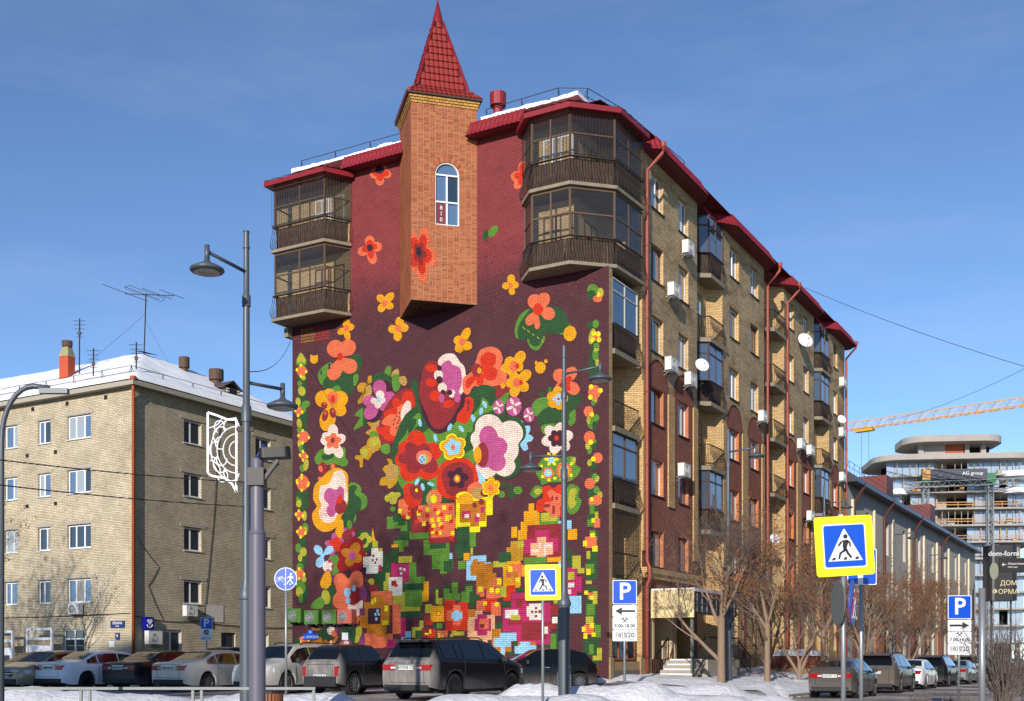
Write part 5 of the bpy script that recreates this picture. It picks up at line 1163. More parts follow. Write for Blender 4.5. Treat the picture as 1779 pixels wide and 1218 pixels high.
20 5 17 916,1166 -13,12 -13,7 -10,1 -6,-8 -3,-15 2,-14 9,-10 15,-11 12,-11 5,-14 2,-15 8,-12 22,-8 28,-5 16,1 -5,9 -16,14 -16,16 -24,44
20 6 18 931,1161 -10,4 -13,1 -10,-2 -3,-5 0,-9 3,-10 10,-14 13,-17 10,-8 5,5 2,13 0,24 -2,11
21 11 17 1050,1006 -7,1 -11,-2 -9,-5 -3,-7 -1,-10 -3,-8 -7,-2 -9,0 -6,-6 -3,-13 -1,-19 1,-16 4,-12 6,-10 8,-7 9,-7 11,-5 9,-1 5,3 2,7 5,6 27,0 10,3 2,8 -3,12 -6,10 -11,4 -12,2 -7,3 5,8 10,10 7,9 -2,7 -13,10 -14,2 -5,2
21 12 18 1050,966 -9,8 -11,6 -10,2 -10,-2 -10,-5 -6,-8 -4,-11 -2,-14 3,-11 10,-8 14,-5 12,-3 11,2 9,5 6,8 2,11 -1,14
22 1 19 775,991 8,-7 10,-5 0,-8 -7,-10 -4,-10 -1,-11 1,-10 4,-9 6,-7 8,-7 10,-4 11,-3 12,-1 12,1 12,4 11,6 11,9 8,-2 10,-8 11,-5 13,-3 12,-1 12,3 12,4 9,7 8,9 5,10 2,11 -1,11 1,9 9,6 8,7 6,8 3,9 0,8 -2,9 -4,8 -13,13 2,9 1,9 -3,8 -5,7 -7,5 -8,4 -10,2 -11,0 -9,20 -7,8 -9,7 -11,3 -12,2 -12,-2 -11,-5 -11,-7 -9,-9 -6,-10 -5,-11 -2,-12 -5,-6 -12,2 -13,0 -12,-3 -10,-5 -10,-6 -7,-8 -5,-8 -2,-9 0,-9 3,-9
22 2 20 818,995 -11,-7 -8,-8 -7,-9 -4,-9 -1,-9 2,-8 4,-7 7,-6 9,-3 10,-1 12,1 11,3 11,5 19,15 9,-10 6,-4 15,-5 8,0 15,3 13,9 7,13 0,14 7,4 11,2 11,4 8,6 6,7 3,7 -1,8 -5,6 -7,6 -10,4 -11,2 -5,3 3,15 -1,7 -3,6 -6,4 -6,3 -8,1 -9,-1 -16,-7 -19,-13 -11,6 -14,3 -14,-2 -6,-3 -11,-8 -5,-11 -1,-12 5,-11 4,-4 -4,-4
22 0 21 E 857 998 -41 -4 0 -29 22
22 7 22 E 855 989 -20 -2 0 -23 22
22 10 23 E 866 989 -19 -2 0 -20 22
22 2 24 E 875 986 -4 0 0 -5 8
22 2 24 E 864 997 -4 0 0 -5 8
22 2 24 E 856 986 -4 0 0 -5 8
22 2 25 E 867 978 -4 0 0 -5 8
23 1 17 964,874 -5,10 -10,8 -11,4 -11,-1 -13,-6 -22,-15 -9,-9 -7,-9 -4,-10 -2,-11 -1,-10 1,-11 3,-12 7,-6 13,1 31,14 11,7 10,9 8,10 6,12 5,14
23 2 18 E 898 854 -31 7 -15 -35 22
23 4 19 E 894 859 -7 -1 0 -9 14
24 18 20 869,1374 11,-33 4,-45 -1,-42 -5,-37 -11,-34 -13,-30 -15,-24 -17,-20 -17,-14 -19,-6 -20,0 -19,5 -19,10 -19,15 -19,17 -20,20 -21,23 -15,23 -10,22 -6,24 2,23 11,27 19,28 26,24 35,17 41,14 38,7 31,3 28,-2
24 2 21 863,1373 -8,11 -10,9 -11,6 -14,1 -15,-2 -28,-11 -14,-9 -16,-19 -25,-39 -28,-50 -18,-40 -3,-20 5,-11 30,-40 24,-28 24,-19 20,-5 20,4 17,9 12,15 17,42 29,50 9,27 2,25 -3,25 -11,56
24 9 22 784,1400 -9,8 -13,7 -15,4 -14,0 -15,-2 -14,-6 -10,-11 -18,-26 -17,-15 -6,-12 -4,-22 -2,-27 1,-23 5,-15 8,-11 9,-7 10,-6 12,-3 12,5 14,20 50,89 14,29 4,13
24 8 23 770,1374 -11,9 -14,6 -12,1 -8,-4 -12,-17 -26,-10 -11,-9 -6,-18 -3,-22 1,-21 5,-17 8,-16 9,-12 9,-8 9,-3 10,2 13,12 25,36 13,28 4,15 2,16 -1,18
24 9 24 E 784 1334 -23 -3 0 -22 14
24 9 24 E 764 1279 -23 -3 0 -22 14
24 9 24 E 716 1249 -17 -2 0 -17 14
24 18 25 E 779 1363 -13 -2 0 -12 14
24 18 25 E 779 1314 -17 -2 0 -16 14
24 18 25 E 761 1259 -13 -1 0 -12 14
24 18 25 E 727 1255 -13 -1 0 -12 14
24 1 26 E 819 1368 -29 -4 0 -17 14
24 1 26 E 819 1307 -29 -8 4 -16 14
24 1 26 E 799 1249 -27 5 -10 -24 14
24 1 22 E 733 1208 -28 0 -3 -17 14
24 8 27 E 767 1236 -14 -2 0 -19 14
24 8 25 E 690 1232 -17 -2 0 -22 14
25 3 23 631,1455 -9,-8 -4,-8 0,-9 4,-6 8,-4 4,-1 11,2 9,6 8,8 2,-8 4,-5 5,-3 11,-2 10,3 7,7 2,10 -6,14 6,5 4,6 2,7 -3,9 -9,6 -8,0 -8,-2 -5,-4 -11,-16 5,24 -2,8 -4,7 -5,5 -6,4 -6,2 -7,1 -6,-2 -5,-4 -3,-6 -2,-6 1,-7 2,-7 4,-6 7,-6 24,-9 -23,-2
25 0 24 E 667 1457 -16 -2 0 -17 14
26 2 16 526,1258 -24,13 -36,13 -26,4 -10,-13 0,-22 3,-17 6,-8 20,-6 23,-16 11,-4 8,5 12,21 17,20
26 0 24 601,1366 -11,32 -10,12 -16,7 -19,3 -19,-1 -15,-4 -14,-8 -11,-9 -8,-12 -4,-13 -3,-12 3,-10 4,-9 1,-9 -7,-6 -10,-6 -8,-8 -2,-13 1,-15 3,-12 4,-8 4,-4 9,-3 13,-1 34,0 32,-5 15,-1 14,6 14,8 13,3 10,-9 9,-14 8,-9 9,0 9,5 6,10 5,16 2,20 -3,17 -11,10 -17,6 -13,8 -9,12
26 1 25 580,1375 -7,12 -13,8 -13,4 -15,-2 -15,-6 -11,-8 -3,-11 1,-13 2,-11 5,-5 6,-2 3,-4 -17,-11 -7,-8 0,-11 4,-13 6,-9 10,-4 24,2 8,4 7,6 5,1 3,-7 1,-10 3,-8 8,-2 11,2 8,3 3,8 0,9 4,4 34,-31 8,0 5,5 2,6 0,9 -2,11 -6,8 -9,5 -25,6 -31,-2 -10,5 2,18 8,23
26 2 26 E 595 1332 -26 -3 0 -27 22
26 3 27 E 583 1328 -10 -1 0 -13 14
26 3 25 E 471 1253 -12 -1 0 -12 14
27 3 25 376,1320 0,-6 2,-5 6,-6 9,-3 10,3 5,-10 7,-5 8,-3 9,0 13,7 7,11 12,4 10,7 6,9 -2,10 -8,8 -6,2 -2,12 -2,4 -6,5 -14,3 -10,-2 -9,-6 -3,1 -3,8 -5,7 -7,4 -7,3 -7,1 -7,-1 -7,-3 -5,-4 -3,-6 -2,-7 0,-7 2,-7 14,-16 -4,-6
27 0 26 E 420 1325 -20 -3 0 -23 22
27 1 27 E 404 1324 -10 -1 0 -11 14
27 3 27 357,1250 -6,-9 -1,-9 3,-8 3,-3 3,-3 10,-2 11,1 10,5 2,-2 3,-6 8,-10 11,-4 6,0 6,2 10,7 4,12 1,6 -5,12 10,4 5,3 6,7 2,9 -2,8 -2,3 -4,3 -10,3 -3,11 -9,8 -9,1 -9,-1 -8,-4 -7,-7 -6,7 -7,6 -8,4 -9,2 -8,-1 -7,-2 -6,-5 -4,-5 -2,-7 1,-7 3,-7 5,-6 17,-10
27 0 28 E 407 1258 -18 -2 0 -19 22
27 1 29 E 387 1256 -9 -1 0 -10 14
28 3 4 E 168 1422 -28 -8 5 -29 22
29 3 1 E 300 1305 -23 -9 7 -22 22
29 3 2 E 319 1327 -7 -1 0 -8 14
29 3 2 E 275 1327 -8 -1 0 -8 14
30 6 26 608,1256 -16,8 -16,4 -16,0 -17,-3 -17,-7 -13,-7 -7,-7 -2,-8 2,-9 7,-13 10,-13 10,-8 9,4 9,10 9,3 10,-11 11,-18 13,-14 17,-7 18,-2 13,3 7,12 3,17 -3,18 -10,18 -15,17
30 5 28 563,1216 -19,-27 -11,-11 -11,0 -11,6 -52,38 -10,1 -7,-2 -2,-7 5,-15 11,-18 17,-15 24,-6 30,-2 26,-7 19,-16 29,-37 20,-18 7,-3 8,5 6,9 4,12 -1,14 -3,18 -7,13 -12,6 -16,2 -13,5 -9,12 -17,43
30 10 29 E 557 1186 -9 2 -8 -16 14
30 10 30 E 574 1160 -9 -2 3 -16 14
30 10 29 E 611 1134 -9 3 -8 -16 14
30 10 22 E 727 1110 -9 -5 9 -14 14
30 10 22 E 670 1098 -7 5 -12 -14 14
31 1 30 649,1226 -8,2 -11,-1 -8,-4 -7,-6 -4,-9 -2,-10 1,-10 3,-12 12,-28 9,-16 8,-12 8,-4 27,9 11,5 6,7 0,8 -4,10 -6,10 -20,17 -8,10 -3,12 -1,13
31 2 31 E 637 1202 -10 -1 0 -11 14
31 2 31 E 637 1178 -7 -1 0 -12 14
32 8 29 E 491 1169 -27 -3 0 -30 22
32 9 30 E 497 1184 5 -1 5 10 14
32 9 31 E 479 1174 2 4 -11 3 14
32 9 30 E 488 1153 -5 1 -3 -11 14
32 9 31 E 505 1165 -2 -5 12 -2 14
32 8 29 E 420 1164 -36 -4 0 -40 22
32 9 30 E 428 1184 7 -2 7 14 14
32 9 30 E 403 1171 3 6 -15 4 14
32 9 30 E 415 1144 -7 1 -4 -14 14
32 9 31 E 438 1159 -2 -6 16 -3 14
32 8 1 E 351 1123 -26 -3 0 -31 22
32 9 2 E 356 1138 5 -1 5 11 14
32 9 3 E 338 1128 2 4 -11 3 14
32 9 2 E 347 1107 -5 1 -3 -11 14
32 9 3 E 364 1119 -2 -5 12 -3 14
33 10 3 423,1057 -2,12 -11,21 -11,13 -5,3 -6,-1 -9,-7 -2,-12 -3,-5 -18,-1 -8,-2 -3,-6 2,-17 3,-3 4,-2 1,-2 -7,-5 -10,-6 -6,-6 0,-6 4,-5 6,-5 15,-1 5,-3 -7,-23 4,-5 8,-3 7,0 6,5 40,62
34 6 31 391,997 -1,-18 1,-8 7,-17 -12,-17 -4,-15 3,-13 6,-11 9,-9 11,-7 12,-5 14,-3 15,0 15,3 15,9 12,0 12,-8 14,-5 15,-2 14,2 15,4 13,6 11,9 9,12 7,12 3,14 0,14 -4,14 -8,14 -12,12 0,7 8,12 3,13 -3,12 -11,16 24,21 8,17 3,14 -2,13 -5,12 -8,10 -11,8 -12,6 -13,4 -14,2 -15,0 -15,-3 -14,-6 -13,-8 -11,-10 -11,-5 -16,5 -16,1 -15,-2 -15,-5 -13,-7 -11,-10 -10,-11 -7,-12 -3,-13 -1,-13 3,-14 7,-12 14,-11 5,-9
34 9 32 398,998 0,-18 5,-16 10,-14 7,-6 -8,-18 1,-13 6,-10 8,-8 10,-6 12,-4 13,-1 14,3 14,7 12,8 11,-10 12,-7 14,-3 14,0 14,3 12,7 10,9 8,12 3,14 0,14 -4,15 -6,13 7,5 11,13 5,15 -2,15 10,18 4,9 0,10 -2,9 -4,8 -7,6 -8,6 -2,25 -5,11 -8,10 -10,7 -12,5 -13,3 -14,0 -14,-2 -13,-4 -13,-7 -11,-9 -9,-12 -8,-8 -15,5 -16,1 -14,-2 -14,-4 -12,-8 -10,-9 -7,-11 -5,-11 -2,-13 2,-12 6,-12 11,-11 5,-9
34 8 33 451,991 6,-11 10,-8 -8,-17 -2,-9 0,-9 2,-8 5,-8 6,-5 8,-5 9,-2 9,-1 10,1 10,3 9,5 15,12 16,-3 17,3 14,8 6,6 7,13 1,8 -1,7 -3,8 -5,7 -9,6 -10,4 1,6 -2,9 -4,8 10,16 4,10 1,9 0,10 -3,9 -4,8 -6,7 -8,6 -9,3 -10,1 -10,-2 -10,-3 -8,-6 -8,-7 -6,-9 -4,-9 -3,-10 -3,-5 -15,-5 -6,-4 -11,-9 -8,-12 -2,-7 0,-6
34 2 34 E 567 982 -29 -3 0 -50 22
34 3 35 E 591 983 -19 -2 0 -35 22
35 10 34 598,923 -14,-8 -19,-19 -12,-17 1,-17 7,-15 9,-8 11,5 12,12 8,15 3,19 -1,22
36 3 35 485,847 10,-6 -3,-4 -2,-7 1,-7 5,-6 7,-2 9,0 11,7 10,-5 8,-1 8,3 5,5 3,6 -1,11 9,3 7,10 1,3 -1,7 -5,6 -8,3 -14,-2 -1,7 -4,6 -6,4 -8,1 -11,-4 -5,-6 -2,-7 -9,0 -11,-5 -5,-10
36 0 36 E 528 851 -11 -1 0 -14 14
37 6 16 E 467 849 -15 -1 0 -14 14
37 5 36 E 476 812 -16 -1 0 -15 14
37 6 1 E 436 838 -13 -1 0 -16 14
37 5 2 E 403 824 -21 -2 0 -16 22
37 6 3 E 433 809 -16 -1 0 -17 22
38 5 4 338,1157 -4,10 -8,9 -10,6 -16,4 -19,0 -13,-3 -6,-11 -1,-15 4,-14 10,-12 14,-11 14,-7 10,-1 9,3 7,7 5,10 4,13
38 5 1 293,1073 -16,8 -22,7 -16,2 -5,-10 0,-16 5,-14 11,-7 15,-4 12,-2 8,3 5,6 6,13 2,7
38 5 1 183,1123 -11,7 -15,0 -12,-6 -3,-14 0,-20 3,-16 7,-10 10,-6 8,2 7,18 6,26
38 6 1 E 293 1200 -14 -2 0 -10 14
38 6 1 E 257 1211 -15 -2 0 -15 14
38 5 2 E 258 1211 -3 -1 2 -12 14
38 6 5 314,1097 -1,9 -3,10 -7,9 -10,8 -13,7 -15,3 -19,-6 -20,-10 -18,-1 -15,15 -12,24 -11,18 -11,6 -11,1 -9,-3 -8,-4 -8,-8 -4,-9 0,-10 4,-12 7,-10 12,-8 16,-7 12,-9 2,-11 -2,-13 6,-8 25,-3 64,3 29,-2 9,1 7,5 3,7
38 0 6 155,1231 -13,-5 -7,-6 -5,-6 -5,-13 0,-6 2,-6 4,-4 11,-6 14,1 7,3 7,4 7,6 4,2 8,-6 5,-2 10,-2 11,3 5,2 8,8 5,9 1,5 -1,10 -5,8 -7,6 3,3 11,9 4,5 4,11 -1,11 -2,4 -7,8 -11,3 -12,0 -11,-5 -10,-8 -10,9 -7,3 -14,2 -7,-2 -6,-3 -5,-5 -3,-6 -2,-6 1,-7 6,-13 11,-10 8,-3 0,-2
38 1 7 208,1243 -7,4 -18,4 -12,5 -4,0 -4,-3 -3,-5 -1,-5 11,-21 -6,-18 4,-4 7,-4 8,-1 6,4 12,15 7,21
38 2 8 E 205 1216 -14 -2 0 -16 14
38 3 9 176,1167 4,-10 7,-3 4,-1 -2,-9 1,-4 3,-7 7,-5 13,-1 12,5 7,7 13,-1 12,6 8,11 1,8 -3,7 5,7 2,12 -5,10 -8,4 -13,0 -3,9 -6,7 -9,3 -4,0 -10,-3 -8,-7 -4,-9 -1,-10 -9,-1 -9,-8 -4,-7
38 10 10 192,1167 1,-4 3,-3 7,-1 6,2 8,7 -6,-8 -1,-6 4,-5 7,-2 6,4 2,7 -2,5 -7,6 9,-4 6,0 5,3 5,5 -1,4 -3,3 -7,2 -7,-3 -7,-7 6,8 0,6 -3,6 -7,1 -6,-3 -2,-7 1,-6 7,-5 -8,4 -7,-1 -5,-2
38 1 11 E 218 1171 -6 -1 0 -6 14
39 9 6 158,1010 10,-8 7,-2 -4,-6 -5,-12 1,-6 2,-5 4,-5 5,-2 12,-1 14,4 6,5 4,-6 9,-8 13,-3 6,1 11,7 6,12 0,13 8,0 14,4 10,9 3,5 0,6 -1,6 -3,5 -11,8 -7,2 5,6 4,12 0,6 -3,6 -3,4 -5,3 -13,1 -14,-6 -7,-4 -3,6 -10,8 -12,3 -6,-2 -11,-7 -6,-11 0,-14 -15,-1 -12,-7 -4,-4 -3,-6 0,-5 1,-6
39 18 7 185,1013 1,-3 3,-5 11,-4 -1,-10 3,-6 3,-1 11,0 9,6 6,-4 8,-1 7,2 4,5 2,7 -1,7 11,5 4,9 -1,4 -3,5 -11,3 1,7 -2,7 -4,4 -7,0 -8,-2 -6,-5 -9,5 -11,-2 -6,-9 1,-10 -11,-5
39 1 8 E 227 1017 -10 -1 0 -11 14
40 5 1 322,900 -11,20 -18,20 -16,13 -7,-2 -6,-10 -12,-7 -27,1 -61,5 -13,-2 -6,-3 -3,-5 0,-7 3,-8 0,-7 -7,-6 -10,-6 -6,-7 1,-9 10,-18 6,-4 12,-5 7,-7 12,-3 95,2 14,-4 6,-4 5,-1 5,4 8,19 17,26
40 7 2 161,931 -6,3 -7,0 -6,-1 -1,-6 4,-14 4,-3 5,-2 4,1 4,15
40 4 7 215,933 4,-4 9,-1 6,1 12,6 -11,-8 -3,-5 -3,-8 1,-4 2,-1 6,1 7,7 2,4 2,13 1,-12 3,-5 6,-5 4,-1 3,0 2,3 0,7 -6,8 -11,6 13,-4 6,0 9,3 4,5 -4,5 -9,1 -6,-1 -13,-6 11,8 6,9 0,7 -2,2 -3,0 -4,-1 -6,-7 -3,-5 -1,-12 -2,12 -2,4 -7,6 -6,0 -3,-6 3,-8 3,-3 11,-7 -12,4 -6,0 -9,-3
40 10 8 E 251 932 -15 -1 0 -11 14
40 0 2 237,881 2,-6 7,-3 0,-7 5,-4 7,-1 7,4 4,-2 5,-1 5,2 3,3 2,4 -1,5 7,4 3,6 -3,6 -7,3 1,5 -2,4 -3,3 -5,0 -5,-1 -4,-3 -7,3 -7,-2 -5,-5 0,-7 -7,-4
40 10 3 E 265 883 -17 -1 0 -16 14
40 4 4 E 263 883 -5 0 0 -5 14
40 0 8 E 195 887 -34 -3 0 -33 22
40 3 9 E 194 887 -24 -2 0 -25 22
40 10 10 E 194 890 -16 -1 0 -18 22
40 4 11 E 194 889 -4 0 0 -4 14
40 4 3 E 296 912 -8 -1 0 -7 14
40 4 3 E 289 870 -8 -1 0 -7 14
40 4 3 E 261 855 -8 -1 0 -7 14
40 4 9 E 234 859 -8 -1 0 -7 14
40 4 9 E 161 910 -7 -1 0 -7 14
40 4 9 E 163 866 -7 -1 0 -7 14
40 4 9 E 204 851 -8 -1 0 -7 14
41 6 1 93,1455 -15,1 -21,-4 -16,-4 -4,-4 3,-5 10,-9 15,-6 13,-1 6,3 6,9 5,12
41 6 1 72,1375 -10,7 -12,1 -9,-12 -3,-38 1,-51 5,-37 13,-11 18,4 12,12 2,24 -3,31 -6,46 -3,15
41 5 2 E 56 1444 -13 -2 0 -16 22
41 7 3 E 72 1398 -13 -4 7 -30 22
41 5 2 E 58 1324 -13 -2 0 -23 22
41 7 3 E 53 1345 -9 -6 6 -9 14
41 7 3 E 50 1294 -8 -1 0 -14 14
41 5 4 E 53 1359 -13 -2 0 -12 14
41 7 1 E 61 1149 -12 -1 0 -12 14
41 5 2 E 67 1138 -9 -1 0 -10 14
41 5 1 E 72 1061 -21 -2 0 -25 22
41 6 2 E 61 1049 -10 -1 0 -19 22
41 7 2 E 87 1074 -9 -1 0 -15 14
41 5 3 E 53 1080 -12 -1 0 -13 14
41 6 1 E 64 978 -13 -1 0 -22 22
41 5 2 E 83 958 -10 -1 0 -18 22
41 7 3 E 91 974 -10 -1 0 -14 14
41 5 4 E 68 989 -17 -2 0 -9 14
41 6 1 E 67 898 -15 -1 0 -19 22
41 7 2 E 83 908 -10 -1 0 -14 14
41 6 1 E 73 858 -10 -1 0 -13 14
41 5 2 E 59 846 -13 -1 0 -20 22
41 7 3 E 50 842 -8 -3 5 -12 14
41 5 1 E 51 796 -12 -1 0 -18 22
41 6 1 E 75 792 -9 -1 0 -11 14
41 0 4 E 53 1396 -17 -2 0 -17 22
41 0 2 E 62 1180 -27 -3 0 -27 22
41 0 3 E 87 1107 -21 -2 0 -21 22
41 0 5 E 83 1006 -24 -2 0 -25 22
41 0 2 E 48 924 -21 -2 0 -21 22
41 0 3 E 83 826 -21 -2 0 -21 22
41 4 5 E 64 1408 -10 -1 0 -10 14
41 4 6 E 45 1403 -10 -1 0 -10 14
41 4 5 E 69 1384 -10 -1 0 -10 14
41 4 5 E 42 1380 -10 -1 0 -10 14
41 4 3 E 76 1202 -10 -1 0 -10 14
41 4 3 E 36 1183 -10 -1 0 -10 14
41 4 3 E 79 1162 -10 -1 0 -10 14
41 4 4 E 73 1094 -10 -1 0 -10 14
41 4 6 E 77 987 -10 -1 0 -10 14
41 4 3 E 67 921 -10 -1 0 -10 14
41 5 1 E 69 1579 -24 -4 0 -21 22
41 6 2 E 75 1558 -19 -3 0 -20 14
41 7 2 E 36 1561 -14 -2 0 -19 14
41 0 3 E 49 1540 -20 -3 0 -14 14
41 4 4 E 44 1555 -8 -1 0 -9 14
42 6 3 1546,907 -18,4 -23,-1 -17,-7 -6,-17 0,-22 1,-19 2,-12 4,-8 7,-5 16,-2 19,1 15,4 6,11 1,45 -1,16
42 6 1 1538,688 -12,13 -15,-3 -10,-8 -3,-15 3,-40 -8,-30 -1,-15 6,-18 9,-20 10,-12 11,-4 11,2 7,16 1,41 -3,54
42 6 1 1546,503 -14,6 -20,-4 -16,-10 -7,-21 -3,-27 2,-23 9,-15 13,-12 11,-4 6,5 19,84
42 5 4 E 1538 868 -16 -1 0 -19 22
42 7 5 E 1539 847 -16 -1 0 -17 14
42 6 5 E 1517 885 -30 -2 0 -19 22
42 7 1 E 1506 790 -13 -1 0 -23 22
42 5 1 E 1503 732 -20 -1 0 -26 22
42 7 2 E 1503 725 -11 -1 0 -17 14
42 5 2 E 1542 647 -17 -1 0 -21 22
42 7 3 E 1513 628 -20 -1 0 -20 22
42 7 4 E 1531 602 -13 -1 0 -17 14
42 5 2 E 1533 560 -20 -1 0 -19 22
42 7 2 E 1510 505 -15 -1 0 -15 14
42 5 3 E 1528 467 -28 -1 0 -32 22
42 7 4 E 1536 448 -20 -1 0 -22 22
42 5 5 E 1528 419 -13 0 0 -22 22
42 0 6 E 1517 933 -33 -2 0 -29 22
42 4 7 E 1522 962 -7 -1 0 -8 14
42 4 7 E 1486 926 -7 -1 0 -8 14
42 4 7 E 1522 906 -7 -1 0 -8 14
42 4 7 E 1548 941 -7 -1 0 -8 14
42 0 2 E 1536 796 -21 -1 0 -19 14
42 4 4 E 1539 814 -7 0 0 -8 14
42 4 3 E 1516 791 -7 0 0 -8 14
42 4 3 E 1539 778 -7 0 0 -8 14
42 4 3 E 1556 800 -7 0 0 -8 14
42 0 3 E 1524 717 -25 -1 0 -22 22
42 4 4 E 1528 738 -7 0 0 -8 14
42 4 4 E 1501 712 -7 0 0 -8 14
42 4 4 E 1528 696 -7 0 0 -8 14
42 4 4 E 1548 722 -7 0 0 -8 14
42 0 3 E 1533 530 -26 -1 0 -24 22
42 4 4 E 1537 553 -7 0 0 -8 14
42 4 4 E 1508 526 -7 0 0 -8 14
42 4 4 E 1537 508 -7 0 0 -8 14
42 4 4 E 1557 535 -7 0 0 -8 14
43 5 1 1256,911 -12,9 -19,-2 -15,-5 -11,-7 -13,-19 1,-5 4,-3 -1,-4 -21,-13 -9,-8 -5,-12 -1,-14 2,-11 5,-9 9,-7 9,-5 10,0 12,2 9,-3 4,-12 1,-18 2,-13 6,-6 8,-3 6,4 4,13 4,19 8,61 5,41
43 6 2 1264,886 -9,14 -12,7 -10,2 -9,-2 -9,-6 -4,-6 4,-7 8,-9 2,-8 -9,-8 -15,-9 -11,-10 -4,-14 0,-16 4,-14 10,-9 14,-9 11,-11 5,-18 3,-21 4,-16 8,-7 9,-1 10,3 11,10 10,15 7,15 -1,12 -11,31 -9,65
43 3 4 1456,862 0,18 -2,21 -5,18 -9,11 -25,18 -31,24 -17,10 -18,6 -19,3 -19,-1 -18,-6 -17,-11 -12,-12 -5,-12 -1,-83 1,-24 5,-17 6,-14 13,-20 13,-15 4,-21 3,-10 9,-9 11,-8 27,-12 16,-4 17,-1 17,2 17,6 14,8 11,10 9,11 6,12 4,13 1,13 -1,13 -8,10 -12,10 -6,10 5,10 9,10
43 9 5 1422,860 1,18 -2,22 -6,16 -13,5 -19,0 -16,4 -12,15 -9,19 -11,14 -13,5 -14,1 -12,-3 -9,-6 -6,-9 -5,-11 -3,-16 -3,-35 -8,-25 -2,-13 4,-18 7,-21 9,-16 11,-8 13,-3 11,-5 20,-31 10,-6 10,-3 12,-1 14,2 14,5 12,8 9,11 6,15 3,13 -5,11 -8,10 -5,9 3,8 7,8
43 8 6 1393,858 2,10 -2,12 -4,9 -6,7 -9,6 -11,3 -13,-3 -15,-6 -12,-2 -6,4 -5,7 -5,4 -8,-2 -9,-6 -6,-7 -3,-9 1,-35 1,-13 5,-12 9,-8 22,-15 16,-20 8,-6 10,-1 10,3 8,6 5,9 3,12 0,11 -4,6 -6,3 -2,6 7,8 11,9
43 2 7 E 1300 817 -30 -10 14 -30 22
43 1 8 1327,841 -6,12 -12,16 -9,7 -5,-8 -3,-17 0,-13 3,-6 6,-2 6,0 8,1 9,3
43 0 6 E 1414 815 -3 0 0 -4 6
43 0 7 E 1390 803 -3 0 0 -4 6
43 0 6 E 1405 793 -3 0 0 -4 6
43 0 7 E 1382 781 -3 0 0 -4 6
43 0 7 E 1397 810 -3 0 0 -4 6
43 0 6 E 1413 800 -3 0 0 -4 6
43 0 7 E 1389 788 -3 0 0 -4 6
43 0 6 E 1405 778 -3 0 0 -4 6
43 0 7 E 1381 805 -3 0 0 -4 6
43 0 7 E 1397 795 -3 0 0 -4 6
43 0 6 E 1412 786 -3 0 0 -4 6
43 0 7 E 1389 813 -3 0 0 -4 6
43 0 6 E 1404 803 -3 0 0 -4 6
43 0 7 E 1381 791 -3 0 0 -4 6
44 3 6 1331,703 0,10 -5,10 -23,35 -7,5 -6,-3 -4,-10 -2,-12 -2,-36 2,-14 5,-9 7,-3 7,0 11,6 11,10
44 8 7 1298,651 34,1 2,-2 -5,-26 2,-7 9,-10 12,-4 6,1 5,3 4,4 2,5 0,7 -2,6 -4,7 -25,15 19,-7 8,-1 12,3 9,6 4,7 0,4 -4,7 -5,2 -11,2 -12,-2 -7,-3 -14,-14 13,19 3,9 -1,7 -2,7 -4,4 -5,4 -6,0 -6,-1 -5,-4 -3,-5 -5,-18 -6,3 -13,1 -6,-1 -8,-6 -2,-9 2,-4 8,-8
44 1 8 1285,650 4,-5 14,-5 -3,-7 1,-7 5,-5 6,-2 12,4 6,5 2,4 3,-3 8,-3 8,0 7,3 4,6 0,6 -4,6 -3,3 5,4 7,9 1,3 -3,5 -10,5 -9,-1 -7,-3 -1,4 -4,6 -11,4 -7,-1 -6,-5 -3,-6 1,-8 -12,-1 -8,-4 -4,-5
44 2 9 1233,685 -6,-7 -4,-6 -3,-12 3,-8 2,-3 4,-2 9,-1 10,3 8,5 6,6 5,8 12,1 8,5 6,6 3,8 -3,8 -6,6 -8,3 -12,0 -5,8 -6,5 -8,5 -10,2 -9,-3 -4,-2 -2,-4 -3,-8 3,-11 4,-6
44 8 10 E 1230 693 -10 -1 0 -12 14
44 8 10 E 1274 715 -8 0 0 -9 14
44 16 10 E 1274 653 -11 -1 0 -9 14
45 6 1 1217,696 -14,10 -25,2 -22,-3 -14,-5 -10,-10 -7,-11 -3,-14 0,-15 3,-14 8,-12 12,-11 18,-9 7,1 9,9 15,24 17,34
45 7 2 1127,664 1,-6 4,-5 7,-3 9,-2 2,-10 5,-5 7,-3 8,-1 7,2 7,4 5,5 2,10 14,8 3,5 2,5 -3,8 -5,4 -9,3 -1,5 -4,5 -8,4 -10,1 -11,-2 -5,-3 -5,-5 -3,-7 -11,-4 -5,-5
45 6 3 E 1171 657 -11 -5 9 -15 14
45 3 3 1131,686 -3,23 -3,4 -9,-41 -3,-7 -5,-8 5,-2 6,0 6,3 3,7
46 5 8 1371,585 -4,8 -7,6 -9,4 -12,3 -13,1 -11,-6 -5,-16 -2,-22 -1,-18 2,-12 5,-7 5,-6 8,-5 8,-2 8,2 6,7 15,38 6,14
46 10 9 1392,605 1,-4 4,-4 -5,-12 -1,-6 4,-11 8,-9 6,-4 12,-2 6,1 10,7 3,5 1,11 -4,11 -4,5 -5,4 -14,6 0,4 15,5 9,5 6,5 7,12 1,6 -1,5 -3,5 -4,3 -6,2 -13,-2 -13,-7 -5,-5 -4,-6 -2,-9 0,-12 -2,0 -16,25 -10,6 -8,2 -8,0 -7,-2 -6,-3 -3,-5 -1,-6 2,-6 5,-6 10,-6 35,-7
46 9 10 E 1373 557 -29 -1 0 -25 22
46 13 11 E 1361 580 -10 0 0 -9 14
46 13 11 E 1345 555 -8 0 0 -10 14
46 8 11 E 1371 532 -13 0 0 -14 14
46 5 10 E 1252 736 -14 -1 0 -20 22
46 16 9 E 1345 503 -11 0 0 -18 14
47 18 8 E 1225 541 -69 -3 0 -62 22
